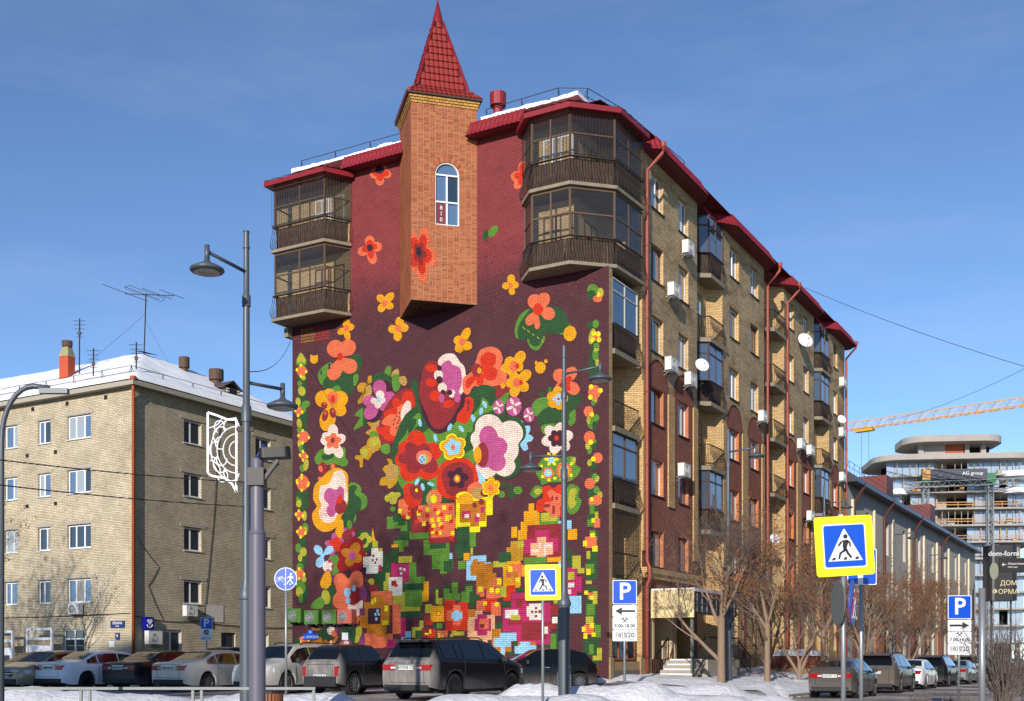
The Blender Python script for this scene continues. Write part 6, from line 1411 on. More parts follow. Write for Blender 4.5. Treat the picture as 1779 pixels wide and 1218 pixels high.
47 19 11 1152,597 -1,-12 4,-12 4,-6 11,-8 15,-5 0,-8 3,-8 5,-5 6,-5 8,-3 8,-1 9,1 9,2 8,5 7,6 5,9 9,-8 10,-5 11,-3 10,0 10,2 8,4 7,6 3,8 1,8 -2,9 -5,9 -6,8 6,9 1,11 -4,9 -9,8 2,12 0,6 -6,10 -5,4 -13,5 -7,0 -15,-3 -6,1 -5,7 -7,6 -8,4 -18,3 -17,-4 -14,-10 -5,-6 -3,-7 -1,-8 6,-21 -9,-3 -7,-4 -6,-5
47 15 12 1187,596 -4,-8 0,-9 1,-4 7,-6 15,-4 11,1 9,3 5,-9 8,-6 11,-3 5,0 10,3 5,3 5,9 1,4 -1,10 -8,11 10,3 10,6 8,8 3,10 -3,8 -4,4 -4,2 -12,2 -12,-2 -11,-4 -3,1 -1,7 -9,12 -12,7 -8,1 -13,-2 -6,-3 -8,-11 0,-12 2,-7 4,-6 6,-5 1,-3 -10,-5
47 8 13 E 1237 598 -19 -1 0 -19 22
48 3 12 1389,529 -10,5 -11,1 -9,-4 -5,-13 -2,-18 1,-16 2,-11 5,-9 7,-5 13,-2 15,2 12,4 6,8 2,10 -1,11 -6,13 -9,14
48 6 13 1359,471 -12,9 -9,4 -7,-1 -4,-8 -1,-13 4,-40 6,-26 7,-20 10,-8 11,-2 11,5 14,13 13,19 5,19 -11,18
48 7 14 E 1383 421 -24 3 -7 -33 22
48 5 15 1464,392 -9,8 -12,9 -21,12 -8,2 -7,-1 -8,-6 -7,-10 -3,-10 2,-9 6,-9 10,-7 18,-2 23,1 16,3 5,5 -1,6
48 2 14 1343,483 -2,14 -5,14 -9,9 -11,5 -15,1 -13,-2 -12,-8 -12,-12 -9,-5 -7,6 -4,12 -7,9 -11,5 -13,3 -11,-1 -10,-5 -9,-8 -7,-11 0,-15 3,-18 0,-17 -8,-15 -11,-14 -4,-15 7,-16 13,-16 10,-16 4,-18 1,-17 3,-15 9,-12 12,-10 10,-2 6,8 5,16 13,14 26,9 35,8 25,9 10,12 2,13 -2,13 -7,14 -10,15 -5,15 5,15 10,15
48 0 15 1338,489 -1,12 -6,11 -8,7 -11,4 -13,1 -13,-3 -11,-7 -10,-11 -9,-5 -7,6 -7,11 -7,9 -11,5 -12,2 -10,0 -9,-4 -9,-7 -5,-11 -3,-18 1,-21 5,-17 12,-6 31,-5 10,-6 8,-8 6,-10 2,-17 1,-19 4,-14 11,-6 14,-1 15,2 16,4 16,7 12,9 4,11 0,14 -2,12 -7,9 -9,7 -5,9 4,14 9,16
48 19 16 E 1214 423 -37 -1 0 -38 22
48 16 17 E 1176 434 -22 1 -4 -30 22
48 10 17 E 1263 438 -19 -1 0 -20 22
48 10 17 E 1227 456 -12 0 0 -15 14
48 10 17 E 1259 401 -14 0 0 -14 14
48 9 18 1258,387 -8,-1 -12,-5 -13,-1 -15,8 -16,11 -11,5 -5,-8 0,-15 2,-15 5,-12 8,-13 9,-8 10,-3 11,0 10,3 9,6 8,8 6,9 4,11 1,12
48 0 19 1245,331 -12,2 -18,-1 -13,-2 -6,-3 -3,-4 1,-6 6,-8 9,-10 8,-6 8,-1 6,2 6,5 5,10 4,13
49 7 4 R 1127 1098 628 657
49 7 1 R 1091 1074 603 625
49 7 12 R 1165 1156 599 607
49 6 1 R 1080 1033 437 596
49 6 2 R 1116 1065 426 524
49 14 2 R 1133 1095 525 626
49 14 12 R 1176 1071 544 590
49 14 15 R 1160 1098 516 544
49 14 13 R 1125 1071 586 610
49 2 14 R 1127 1116 587 598
49 2 13 R 1108 1099 570 581
49 2 13 R 1131 1121 568 579
49 2 13 R 1116 1106 557 567
49 13 13 R 1095 1078 524 551
49 7 1 1152,489 -18,6 -9,-1 -5,-4 -2,-8 0,-6 3,-5 6,-3 6,-1 5,2 6,4 7,8 2,5
49 2 3 R 1148 1098 439 467
50 5 1 R 1050 975 705 757
50 5 2 R 1020 946 720 732
50 5 3 R 978 942 691 725
50 6 2 R 1018 953 732 768
50 6 4 R 990 953 716 731
50 6 1 R 941 922 687 738
50 6 1 R 993 931 652 686
50 5 1 R 1014 938 625 652
50 5 1 R 931 833 653 687
50 5 1 R 986 963 604 623
50 5 2 R 953 938 627 651
50 3 2 R 1026 994 623 636
50 5 1 R 860 730 583 648
50 5 1 R 817 713 522 583
50 5 2 R 777 741 501 523
50 6 2 R 827 748 608 648
50 6 3 R 758 715 509 555
50 10 2 R 730 716 556 587
50 6 1 R 1032 991 564 618
51 5 1 R 934 897 433 556
51 5 2 R 960 853 466 493
51 7 1 R 990 919 556 584
51 13 3 R 1012 934 473 552
51 13 4 R 1027 1006 497 558
51 14 4 R 984 972 525 537
51 14 4 R 966 953 520 532
51 14 4 R 981 969 506 516
51 6 3 R 969 866 438 466
51 6 3 R 1095 1057 440 511
51 5 2 R 956 866 368 438
51 3 3 R 860 834 388 473
51 3 4 R 867 857 388 431
51 7 1 R 1018 956 350 431
51 7 2 R 1057 1035 440 516
51 7 4 R 1068 1050 440 480
51 7 2 R 997 877 348 367
51 6 1 R 977 866 322 346
51 14 4 R 1041 969 417 496
51 2 5 R 1026 1000 459 482
51 1 6 R 1011 993 454 468
52 0 5 R 1136 1020 376 438
52 0 3 R 1020 978 253 381
52 0 1 R 1095 1020 199 254
52 0 1 R 1171 1095 199 255
52 13 1 R 978 950 216 322
52 13 2 R 1110 975 205 229
52 13 3 R 1057 924 192 217
52 0 4 1171,255 -16,6 -22,1 -23,-2 -23,-3 -22,-7 -15,-9 -5,-13 3,-17 9,-12 19,-6 26,-1 23,1 19,3 16,7 11,9 6,14 0,16
52 15 6 R 1136 1062 254 420
52 15 15 R 1171 1035 291 392
52 15 20 R 1194 1148 280 366
52 15 21 R 1156 1050 260 291
52 15 22 R 1102 1057 244 266
52 18 21 R 1150 1083 297 365
52 4 16 R 1133 1120 382 405
52 4 16 R 1118 1106 390 412
52 4 16 R 1062 1045 350 375
52 4 16 R 1074 1044 292 311
52 10 22 R 1104 1092 347 361
52 10 22 R 1115 1104 333 344
52 10 22 R 1098 1087 333 344
52 10 22 R 1111 1099 312 325
52 16 21 R 1196 1166 334 366
52 10 4 R 953 925 216 263
52 10 5 R 975 925 215 238
52 7 21 E 1206 252 -22 -5 12 -37 22
52 16 22 1186,255 -5,7 -6,3 -4,-4 -3,-14 -3,-20 2,-15 11,-8 15,-2 9,4 -1,14
53 6 1 1472,214 -4,13 -13,16 -16,15 -14,10 -17,9 -17,6 -21,5 -21,3 -14,-3 -1,-11 7,-18 10,-15 12,-10 28,-15 14,-15 10,-3 20,0 23,5
53 6 22 1296,275 -21,8 -28,5 -22,-1 -8,-11 -2,-16 6,-33 7,-16 13,-11 23,-5 28,1 19,4 1,10 -16,28 4,27
53 15 2 1472,223 -4,3 -20,3 -23,14 -10,2 -7,-8 -6,-13 -3,-11 0,-6 3,-4 5,-2 21,0 11,3 13,6 13,7
53 15 3 1399,201 1,10 -4,13 -7,8 -8,-2 -11,-8 -11,-3 -11,7 -21,18 -7,3 -6,0 -1,-3 5,-9 17,-22 15,-13 9,-3 14,-1 16,1
53 9 15 E 1355 273 -22 0 0 -21 22
53 0 16 E 1335 259 -17 0 0 -16 14
53 16 17 E 1323 272 -9 0 0 -15 14
53 0 1 E 1511 228 -31 0 0 -20 22
53 4 2 E 1531 224 -7 0 0 -6 14
53 4 2 E 1482 228 -7 0 0 -6 14
53 6 3 E 1547 224 -17 0 0 -17 14
53 16 23 1303,219 -4,7 -9,6 -10,4 -11,1 -11,-2 -9,-4 -7,-8 -3,-9 2,-8 10,-4 15,-3 14,1 11,4 9,8
53 9 24 E 1270 214 -17 0 0 -12 14
53 9 4 E 1355 213 -8 0 0 -16 14
53 0 25 E 1292 212 -11 0 0 -9 14
53 15 2 1472,290 -33,-10 -36,6 2,-3 9,-6 9,-3 23,-2 10,2 8,5 7,7
54 7 17 E 1018 840 -27 -2 0 -22 22
54 7 18 E 1046 837 -15 -1 0 -16 14
54 7 18 E 994 848 -18 -1 0 -12 14
54 7 19 E 1016 821 -19 -1 0 -13 14
54 5 16 E 1018 789 -15 -1 0 -11 14
54 0 19 986,823 -8,5 -12,1 -13,-3 -13,-9 -24,-23 -7,-2 -4,-1 -3,-3 -2,-12 1,-16 4,-11 12,-5 15,0 14,1 11,3 10,5 8,6 6,8 7,20 2,26
54 1 20 E 916 831 -44 3 -9 -42 22
54 2 21 E 898 853 -27 6 -15 -35 22
54 4 22 E 895 860 -7 -1 0 -8 14
54 0 17 E 805 820 -38 -3 0 -37 22
54 12 18 E 826 818 -21 -1 0 -25 22
54 4 19 E 807 817 -16 -1 0 -18 22
54 2 20 R 924 702 680 788
54 2 21 R 833 702 630 684
54 1 36 784,929 -6,17 -8,14 -14,10 -24,7 -29,3 -27,0 -21,-3 -19,-7 -16,-12 -15,-20 -12,-25 -6,-24 -1,-21 6,-20 11,-16 20,-14 27,-11 26,-6 25,1 24,7 22,9 18,10 15,13 10,16 3,23 -3,26
54 2 37 767,916 -5,17 -13,12 -16,9 -22,6 -26,3 -23,-3 -20,-11 -17,-16 -11,-18 -4,-19 2,-21 8,-19 15,-14 20,-11 21,-6 22,-3 22,2 18,10 15,24 10,31
54 18 38 634,891 5,-7 17,-7 -3,-9 1,-9 6,-6 9,-2 10,1 4,3 8,7 2,5 4,-3 10,-4 11,1 8,4 3,3 3,9 -2,8 -7,7 2,3 4,3 7,8 2,9 -3,7 -3,3 -9,3 -11,-1 -10,-4 -1,5 -5,8 -9,4 -4,0 -10,-2 -7,-6 -4,-8 0,-10 -15,-3 -9,-5 -4,-7
54 0 39 E 690 893 -17 -1 0 -17 14
54 4 40 E 690 893 -8 -1 0 -10 14
54 4 37 654,1021 5,-3 1,-4 -6,-10 -1,-11 5,-9 3,-3 11,-4 12,0 12,4 5,4 9,-8 11,-4 6,0 12,3 10,7 3,4 4,11 -2,11 19,13 5,10 0,10 -5,9 -10,6 -18,2 -1,11 -7,8 -9,5 -12,1 -6,-1 -11,-6 -8,-10 -2,-5 -18,0 -12,-5 -4,-3 -4,-5 -4,-9 1,-10
54 3 38 661,1021 4,-2 1,-3 -5,-9 0,-10 3,-8 4,-3 9,-3 10,0 11,4 5,3 7,-7 10,-3 5,0 10,2 9,6 3,4 3,9 -2,10 17,12 5,8 0,9 -5,8 -9,5 -15,2 -2,9 -5,8 -9,4 -10,1 -5,-1 -10,-6 -6,-8 -2,-5 -16,0 -10,-4 -5,-3 -3,-4 -3,-8 1,-9
54 10 39 675,1023 4,-4 -4,-7 0,-6 5,-8 6,-3 8,0 11,5 5,-5 11,-2 7,2 6,4 4,9 -1,7 9,6 5,6 1,9 -3,6 -6,3 -11,2 -1,6 -4,6 -6,3 -7,0 -11,-4 -6,-10 -11,0 -11,-5 -5,-9 1,-6
54 0 40 E 710 1026 -11 -1 0 -12 14
54 10 22 E 877 1144 -9 1 -4 -17 14
54 10 23 E 727 1111 -8 -4 8 -14 14
54 10 21 E 799 1073 -9 1 -5 -17 14
54 10 22 E 892 896 -8 -5 10 -14 14
54 10 22 E 863 872 -9 1 -5 -17 14
54 10 17 E 822 881 -3 7 -19 -7 14
54 0 21 R 886 704 725 795
54 0 22 R 790 693 690 733
54 0 22 R 886 834 741 765
54 0 23 R 891 830 737 779
54 0 23 R 830 702 713 779
54 0 24 R 822 704 654 719
54 0 24 R 880 844 731 749
54 4 20 R 991 971 768 787
54 4 20 R 948 929 740 758
54 4 24 R 893 874 753 771
54 4 24 R 848 829 765 783
54 4 24 R 795 776 750 767
54 4 24 R 765 746 769 787
54 4 24 R 825 806 720 738
54 4 24 R 792 774 720 738
54 4 25 R 783 765 699 717
54 4 21 R 866 848 707 725
54 4 25 R 817 799 696 714
54 4 25 R 822 803 671 689
54 4 25 R 786 768 665 682
54 4 25 R 722 704 660 678
54 4 24 R 746 728 726 744
54 4 25 R 750 719 720 746
54 1 21 R 940 919 778 794
54 1 21 R 938 917 754 770
54 1 20 R 971 950 745 760
54 1 22 R 903 883 718 733
54 1 25 R 848 828 741 756
54 1 25 R 779 759 741 757
54 1 24 R 734 715 765 780
54 1 26 R 729 710 710 725
54 1 26 R 775 756 689 704
54 1 26 R 827 807 682 697
54 1 26 R 802 782 665 681
54 1 25 R 732 712 643 658
54 1 25 R 887 866 763 779
54 1 25 R 811 791 764 779
55 4 37 R 696 518 732 808
55 4 38 R 696 548 686 736
55 4 39 R 629 579 666 708
55 4 38 693,814 3,8 -4,6 -7,5 -11,3 -14,1 -14,-1 -11,-4 -20,-10 -31,-9 -34,-11 -12,-6 -5,-7 2,-7 10,-5 26,0 36,2 31,4 24,9 19,12
55 15 39 R 677 551 709 795
55 15 40 R 626 584 690 715
55 3 40 687,793 3,10 -5,11 -8,9 -11,4 -15,2 -13,0 -11,-5 -9,-8 -5,-8 -1,-9 2,-10 8,-7 20,1 27,4
55 13 40 R 665 624 727 757
55 9 41 R 654 632 727 743
55 13 40 R 576 558 744 768
55 13 41 R 605 584 707 736
55 9 42 R 595 581 729 742
55 2 40 E 572 789 -14 -1 0 -13 14
55 2 41 E 605 777 -11 -1 0 -11 14
55 0 41 640,837 0,8 -3,10 -7,7 -11,6 -15,4 -13,1 -10,-5 -8,-8 -5,-9 2,-9 6,-9 8,-7 9,-4 11,-1 11,1 10,3 9,5
55 12 42 E 588 826 -31 -2 0 -26 22
55 2 43 E 564 825 -14 -1 0 -14 14
55 4 44 492,838 -5,-7 -1,-7 2,-6 2,-2 7,-3 12,1 6,-9 11,-3 11,4 6,10 13,1 7,4 2,3 2,6 -2,7 -5,6 5,6 2,7 -2,6 -2,3 -7,3 -13,-1 -6,9 -11,3 -11,-5 -6,-10 -12,-1 -7,-4 -2,-3 -2,-6 1,-7
55 3 45 497,839 -4,-5 -2,-6 4,-8 6,-2 10,1 6,-8 9,-3 10,4 5,9 11,0 6,4 3,8 -1,6 -4,5 4,5 1,6 -3,8 -6,2 -11,0 -5,7 -10,3 -9,-4 -6,-9 -10,-1 -6,-3 -4,-8 2,-6
55 0 46 E 528 842 -12 -1 0 -14 14
56 6 39 R 691 629 559 692
56 6 1 R 704 691 587 624
56 5 40 R 629 598 606 667
56 3 40 R 658 629 552 582
56 3 1 R 433 406 634 678
56 7 1 R 627 615 573 605
56 5 1 R 687 651 517 551
56 6 4 R 733 715 511 562
57 10 1 R 647 618 469 551
57 10 2 R 627 551 543 570
57 10 1 R 561 528 513 541
57 10 1 R 618 584 468 490
57 15 3 R 615 591 490 556
57 15 4 R 627 521 489 535
57 15 5 R 584 561 535 546
57 15 5 R 599 503 443 495
57 15 6 R 576 522 432 449
58 11 1 R 456 377 568 596
58 11 2 R 436 402 594 620
58 11 2 R 433 378 541 580
58 7 3 R 405 375 594 621
58 7 1 R 477 448 518 563
58 7 2 R 519 474 518 543
58 6 3 R 492 436 537 578
58 3 2 R 472 372 477 523
58 3 4 R 454 390 438 540
58 3 5 R 472 395 432 484
58 0 6 R 456 424 474 504
58 0 7 R 435 383 503 529
58 0 6 R 424 395 454 477
58 0 8 R 402 383 476 509
58 4 8 R 447 427 496 519
58 4 7 R 414 395 455 474
58 15 8 R 423 402 473 499
58 0 6 R 521 480 437 476
58 0 7 R 598 559 400 442
58 0 1 R 551 486 392 431
58 4 7 R 500 478 446 472
58 4 8 R 590 568 420 443
58 4 7 R 535 515 415 436
58 4 2 R 506 486 413 434
58 6 8 R 607 582 384 411
58 6 1 R 414 380 414 431
58 1 6 R 454 414 413 443
58 1 7 R 469 435 380 413
58 1 2 R 576 500 340 392
58 7 8 R 484 456 396 440
58 0 9 R 598 556 344 385
58 0 3 R 527 481 321 374
58 4 10 R 565 547 365 380
58 4 4 R 510 492 359 377
59 17 4 R 641 510 230 325
59 17 10 R 607 568 318 345
59 17 5 R 630 519 223 232
59 17 6 R 598 544 205 226
59 13 5 R 607 528 260 310
59 13 11 R 593 547 242 329
59 0 12 R 584 539 268 310
59 19 13 R 581 559 273 290
59 6 14 R 576 567 279 286
59 15 11 R 640 605 318 349
60 5 2 347,809 -6,9 -10,11 -10,7 -12,0 -12,-4 -9,-5 -2,-6 2,-9 4,-7 8,-7 11,-6 10,-4 7,0 16,11 3,4
60 7 3 328,817 -4,4 -9,4 -8,0 -7,-3 -6,-5 -2,-6 5,-5 9,-4 8,-2 7,4 5,7
60 3 1 R 375 304 680 738
60 3 2 R 353 328 734 767
60 3 2 R 389 358 656 697
60 3 3 R 402 361 623 663
60 5 1 181,816 -7,12 -11,2 -10,0 -10,-4 -10,-6 -6,-8 0,-10 3,-11 2,-10 -5,-7 -7,-5 -3,-8 4,-14 8,-17 10,-11 13,-6 14,-1 11,9 5,28 1,38
60 7 2 170,803 -6,7 -8,4 -7,1 -6,-3 -4,-5 -2,-7 12,-30 -3,-6 -6,-3 -1,-5 6,-9 10,-10 8,-4 6,4 5,10 2,12 0,14 -2,17
60 5 2 R 305 213 678 723
60 7 3 R 296 223 691 726
61 1 4 312,730 7,12 -1,18 -4,15 -8,5 -10,1 -8,5 0,11 3,15 0,12 -8,7 -10,3 -10,1 -7,-4 -7,-7 -7,-4 -10,4 -10,7 -9,3 -9,-2 -7,-7 -5,-15 -3,-31 0,-41 3,-29 5,-9 7,2 9,5 16,22 13,9 22,-2 28,-6
61 0 5 283,741 1,8 -2,9 -4,8 -10,2 -12,-1 -7,3 4,10 10,13 6,10 -4,7 -8,5 -8,1 -7,-4 -15,-12 -15,-4 -6,-4 -5,-7 -3,-9 -1,-9 4,-9 12,-16 -2,-20 2,-8 10,-5 14,-3 12,0 6,5 8,15 15,9
61 2 6 R 283 256 747 759
61 2 6 R 246 234 719 750
61 2 6 E 246 781 -6 0 0 -10 14
61 2 6 E 226 780 -6 0 0 -8 14
62 10 3 R 219 161 655 690
62 10 1 R 219 196 504 529
62 3 1 R 177 137 613 654
62 3 1 R 270 196 529 567
62 2 4 R 359 199 549 679
62 2 5 R 374 213 548 588
62 13 6 R 374 219 569 625
62 13 7 R 323 259 548 657
62 17 8 R 315 273 551 630
62 17 9 R 344 243 558 608
62 9 10 R 307 296 588 609
62 9 10 R 342 305 571 582
62 9 10 R 285 247 588 602
62 9 10 R 285 273 558 587
62 5 9 R 374 273 525 551
63 13 1 R 474 252 254 353
63 13 2 R 433 365 211 411
63 13 3 R 409 257 203 256
63 2 3 R 412 372 354 388
63 2 3 R 447 254 282 304
63 2 4 R 386 273 221 288
63 2 2 R 253 210 318 361
63 2 4 R 270 229 264 299
63 13 5 R 383 253 294 368
63 14 3 R 462 401 310 344
63 14 6 R 362 292 316 356
63 14 7 R 350 292 301 366
63 2 8 R 325 314 343 353
63 2 8 R 342 331 329 339
63 2 8 R 309 295 328 340
63 2 8 R 325 314 311 321
63 2 8 R 325 314 329 338
63 7 4 R 436 392 302 322
63 7 1 R 240 206 364 390
63 14 5 R 247 223 286 312
63 14 5 R 292 266 245 274
63 13 1 R 206 138 393 504
63 13 2 R 142 116 407 467
63 7 2 R 176 149 457 486
63 14 2 R 176 149 426 444
63 14 2 R 176 163 400 419
63 10 1 R 175 118 324 392
64 15 6 R 524 480 166 268
64 15 7 R 500 462 149 179
64 15 8 R 480 432 173 212
64 10 9 R 515 435 194 232
64 10 10 R 486 409 218 251
64 10 10 R 483 463 164 199
64 15 4 R 417 321 198 215
64 10 5 R 418 318 166 200
64 10 6 R 392 346 189 214
64 6 6 R 427 402 197 218
64 6 9 R 457 417 165 175
64 6 4 R 278 227 171 204
64 6 5 R 234 202 175 235
64 6 6 R 227 203 229 280
64 5 6 R 254 229 182 245
64 7 7 R 213 203 239 273
64 6 4 R 484 432 359 377
64 6 1 R 510 477 271 292
64 6 1 R 177 158 506 575
64 7 2 R 158 121 499 549
64 7 3 R 135 105 479 500
65 6 4 90,790 -1,11 -4,8 -5,6 -10,2 -12,-1 -9,-4 -6,-7 -5,-18 -4,-5 -3,-4 0,-4 8,-6 38,-18 6,2 4,10
65 5 5 E 53 800 -12 -1 0 -16 14
65 7 6 E 38 780 -11 -1 0 -14 14
65 6 5 R 82 45 664 751
65 6 6 R 97 66 687 706
65 6 1 R 80 44 604 641
65 6 1 R 95 49 452 565
65 6 1 R 100 52 290 428
65 6 1 R 107 38 159 228
65 6 1 R 71 35 234 284
65 5 6 R 82 62 708 752
65 5 6 R 92 66 660 687
65 5 2 R 82 57 621 644
65 5 2 R 100 62 478 515
65 5 2 R 96 60 315 359
65 5 2 R 60 35 229 277
65 5 2 R 85 66 165 203
65 5 1 R 107 68 68 84
65 7 6 R 60 45 682 716
65 7 2 R 96 80 534 565
65 7 3 R 69 49 358 408
65 7 1 R 99 73 437 450
65 7 2 R 99 66 280 310
65 7 1 R 69 30 140 158
65 7 2 R 51 30 153 188
65 0 7 R 64 37 654 689
65 0 3 R 102 52 577 621
65 0 7 R 86 31 745 770
65 0 4 R 89 66 378 403
65 0 2 R 107 64 240 278
65 0 1 R 127 75 98 134
65 0 8 E 52 760 -22 -2 0 -20 22
65 4 8 R 74 60 674 692
65 4 4 R 80 60 618 634
65 4 4 R 111 93 584 606
65 4 4 R 71 48 562 584
65 4 3 R 96 77 472 497
65 4 2 R 106 89 396 411
65 4 5 R 82 66 375 391
65 4 3 R 116 99 251 271
65 4 3 R 82 63 265 285
65 4 3 R 74 57 231 249
65 4 3 R 109 92 224 246
65 4 2 R 109 91 130 148
65 4 2 R 137 118 120 140
65 4 2 R 81 66 104 122
65 4 2 R 123 106 80 99
65 4 2 R 100 80 84 99
65 4 9 E 73 765 -8 -1 0 -9 14
65 0 6 E 81 827 -21 -2 0 -22 22
65 6 1 R 165 142 90 129
65 6 2 R 163 135 86 109
65 6 3 R 149 107 75 97
65 6 3 R 73 45 103 140
65 0 1 R 231 213 102 138
65 4 2 R 240 227 129 140
65 4 1 R 210 202 125 140
65 4 1 R 213 202 90 109
66 6 1 R 808 781 377 448
66 6 1 R 718 686 394 469
66 6 1 R 758 723 415 454
66 6 1 R 655 615 407 455
66 6 2 R 672 609 398 427
66 6 9 R 632 604 354 407
66 5 2 R 759 728 400 439
66 5 2 R 719 688 394 462
66 5 3 R 758 677 389 419
66 5 3 R 672 632 379 424
66 5 4 R 649 618 422 446
66 7 2 R 798 786 377 436
66 7 3 R 787 764 372 401
66 7 1 R 852 816 339 376
67 3 2 R 825 755 301 369
67 15 3 R 796 773 325 348
67 4 4 R 789 779 330 342
67 15 12 R 638 604 319 350
67 1 4 R 758 700 308 390
67 1 12 R 689 638 307 381
67 1 13 R 749 643 261 312
67 0 14 R 743 666 303 348
67 0 15 R 712 674 285 370
67 10 16 R 718 666 312 339
67 10 17 R 706 683 304 348
67 2 3 R 856 825 300 332
67 1 4 R 848 814 287 307
67 6 1 R 810 764 275 294
67 5 2 R 793 764 274 294
67 7 1 R 920 870 251 281
67 7 2 R 920 899 232 261
67 7 2 R 881 861 271 308
67 7 1 R 899 874 216 236
67 6 3 R 902 870 236 266
67 6 1 R 822 787 231 270
67 2 3 R 866 822 231 278
67 1 4 R 836 800 225 270
67 4 5 R 854 835 246 255
67 4 5 R 830 821 252 269
67 0 14 R 791 737 226 264
67 1 15 R 792 744 214 230
67 4 15 R 784 774 234 253
67 4 16 R 768 760 224 246
67 7 1 R 727 712 214 249
67 7 14 R 718 657 243 262
67 6 15 R 695 660 259 266
"""
# ================================================================= the mural: coats of paint on the end wall
PAINT = dict(OR=(232, 112, 72), RD=(214, 48, 14), DR=(146, 40, 46), YL=(234, 162, 6), LY=(244, 226, 14), GR=(92, 142, 46), DG=(42, 82, 42), OL=(184, 178, 52), PK=(190, 84, 140), CR=(236, 214, 198),
             LB=(150, 206, 236), MU=(196, 144, 26), TN=(186, 148, 78), MG=(186, 38, 98), WH=(226, 224, 210), BR=(190, 116, 14), PU=(128, 56, 104), PE=(240, 176, 130), PM=(66, 28, 44), OD=(152, 16, 18), DK=(58, 30, 48))
def mural_bg():
    """plum masonry paint, lighter brick red towards the eaves, spatter of dots where the two meet"""
    m, t, p = nodes('mural_plum_paint'); N = t.nodes; Lk = t.links; tc = N.new('ShaderNodeTexCoord'); sp = N.new('ShaderNodeSeparateXYZ'); Lk.new(tc.outputs['UV'], sp.inputs[0])
    nz = N.new('ShaderNodeTexNoise'); nz.inputs['Scale'].default_value = .5; nz.inputs['Detail'].default_value = 6; Lk.new(tc.outputs['UV'], nz.inputs['Vector'])
    ad = N.new('ShaderNodeMath'); ad.operation = 'MULTIPLY_ADD'; ad.inputs[1].default_value = 1.6; Lk.new(nz.outputs[0], ad.inputs[0]); Lk.new(sp.outputs[1], ad.inputs[2])
    r1 = N.new('ShaderNodeMapRange'); r1.interpolation_type = 'SMOOTHSTEP'; r1.inputs[1].default_value = 16.6; r1.inputs[2].default_value = 19.6; Lk.new(ad.outputs[0], r1.inputs[0])
    mx = N.new('ShaderNodeMix'); mx.data_type = 'RGBA'; mx.inputs[6].default_value = S(80, 42, 49); mx.inputs[7].default_value = S(132, 54, 56); Lk.new(r1.outputs[0], mx.inputs[0])
    n5 = N.new('ShaderNodeTexNoise'); n5.inputs['Scale'].default_value = 1.2; n5.inputs['Detail'].default_value = 8; n5.inputs['Roughness'].default_value = .7; Lk.new(tc.outputs['UV'], n5.inputs['Vector'])
    r5 = N.new('ShaderNodeMapRange'); r5.inputs[1].default_value = .3; r5.inputs[2].default_value = .7; r5.inputs[3].default_value = .8; r5.inputs[4].default_value = 1.14; Lk.new(n5.outputs[0], r5.inputs[0])
    # dots
    out = mx.outputs[2]
    for (sc, lo, hi, col, off, rr) in ((5.5, 15.9, 18.9, S(62, 28, 44), 0, .16), (5.0, 14.9, 17.2, S(176, 54, 56), 7.3, .13)):
        vo = N.new('ShaderNodeTexVoronoi'); vo.inputs['Scale'].default_value = sc; mp = N.new('ShaderNodeMapping'); mp.inputs['Location'].default_value = (off, off, 0); Lk.new(tc.outputs['UV'], mp.inputs[0]); Lk.new(mp.outputs[0], vo.inputs['Vector'])
        lt = N.new('ShaderNodeMath'); lt.operation = 'LESS_THAN'; lt.inputs[1].default_value = rr; Lk.new(vo.outputs['Distance'], lt.inputs[0])
        a_ = N.new('ShaderNodeMapRange'); a_.inputs[1].default_value = lo; a_.inputs[2].default_value = lo + 1; Lk.new(sp.outputs[1], a_.inputs[0])
        b_ = N.new('ShaderNodeMapRange'); b_.inputs[1].default_value = hi + .6; b_.inputs[2].default_value = hi - .6; Lk.new(sp.outputs[1], b_.inputs[0])
        m1 = N.new('ShaderNodeMath'); m1.operation = 'MULTIPLY'; Lk.new(a_.outputs[0], m1.inputs[0]); Lk.new(b_.outputs[0], m1.inputs[1])
        m2 = N.new('ShaderNodeMath'); m2.operation = 'MULTIPLY'; Lk.new(m1.outputs[0], m2.inputs[0]); Lk.new(lt.outputs[0], m2.inputs[1])
        x = N.new('ShaderNodeMix'); x.data_type = 'RGBA'; x.inputs[7].default_value = col; Lk.new(m2.outputs[0], x.inputs[0]); Lk.new(out, x.inputs[6]); out = x.outputs[2]
    return m, t, p, tc, out, r5
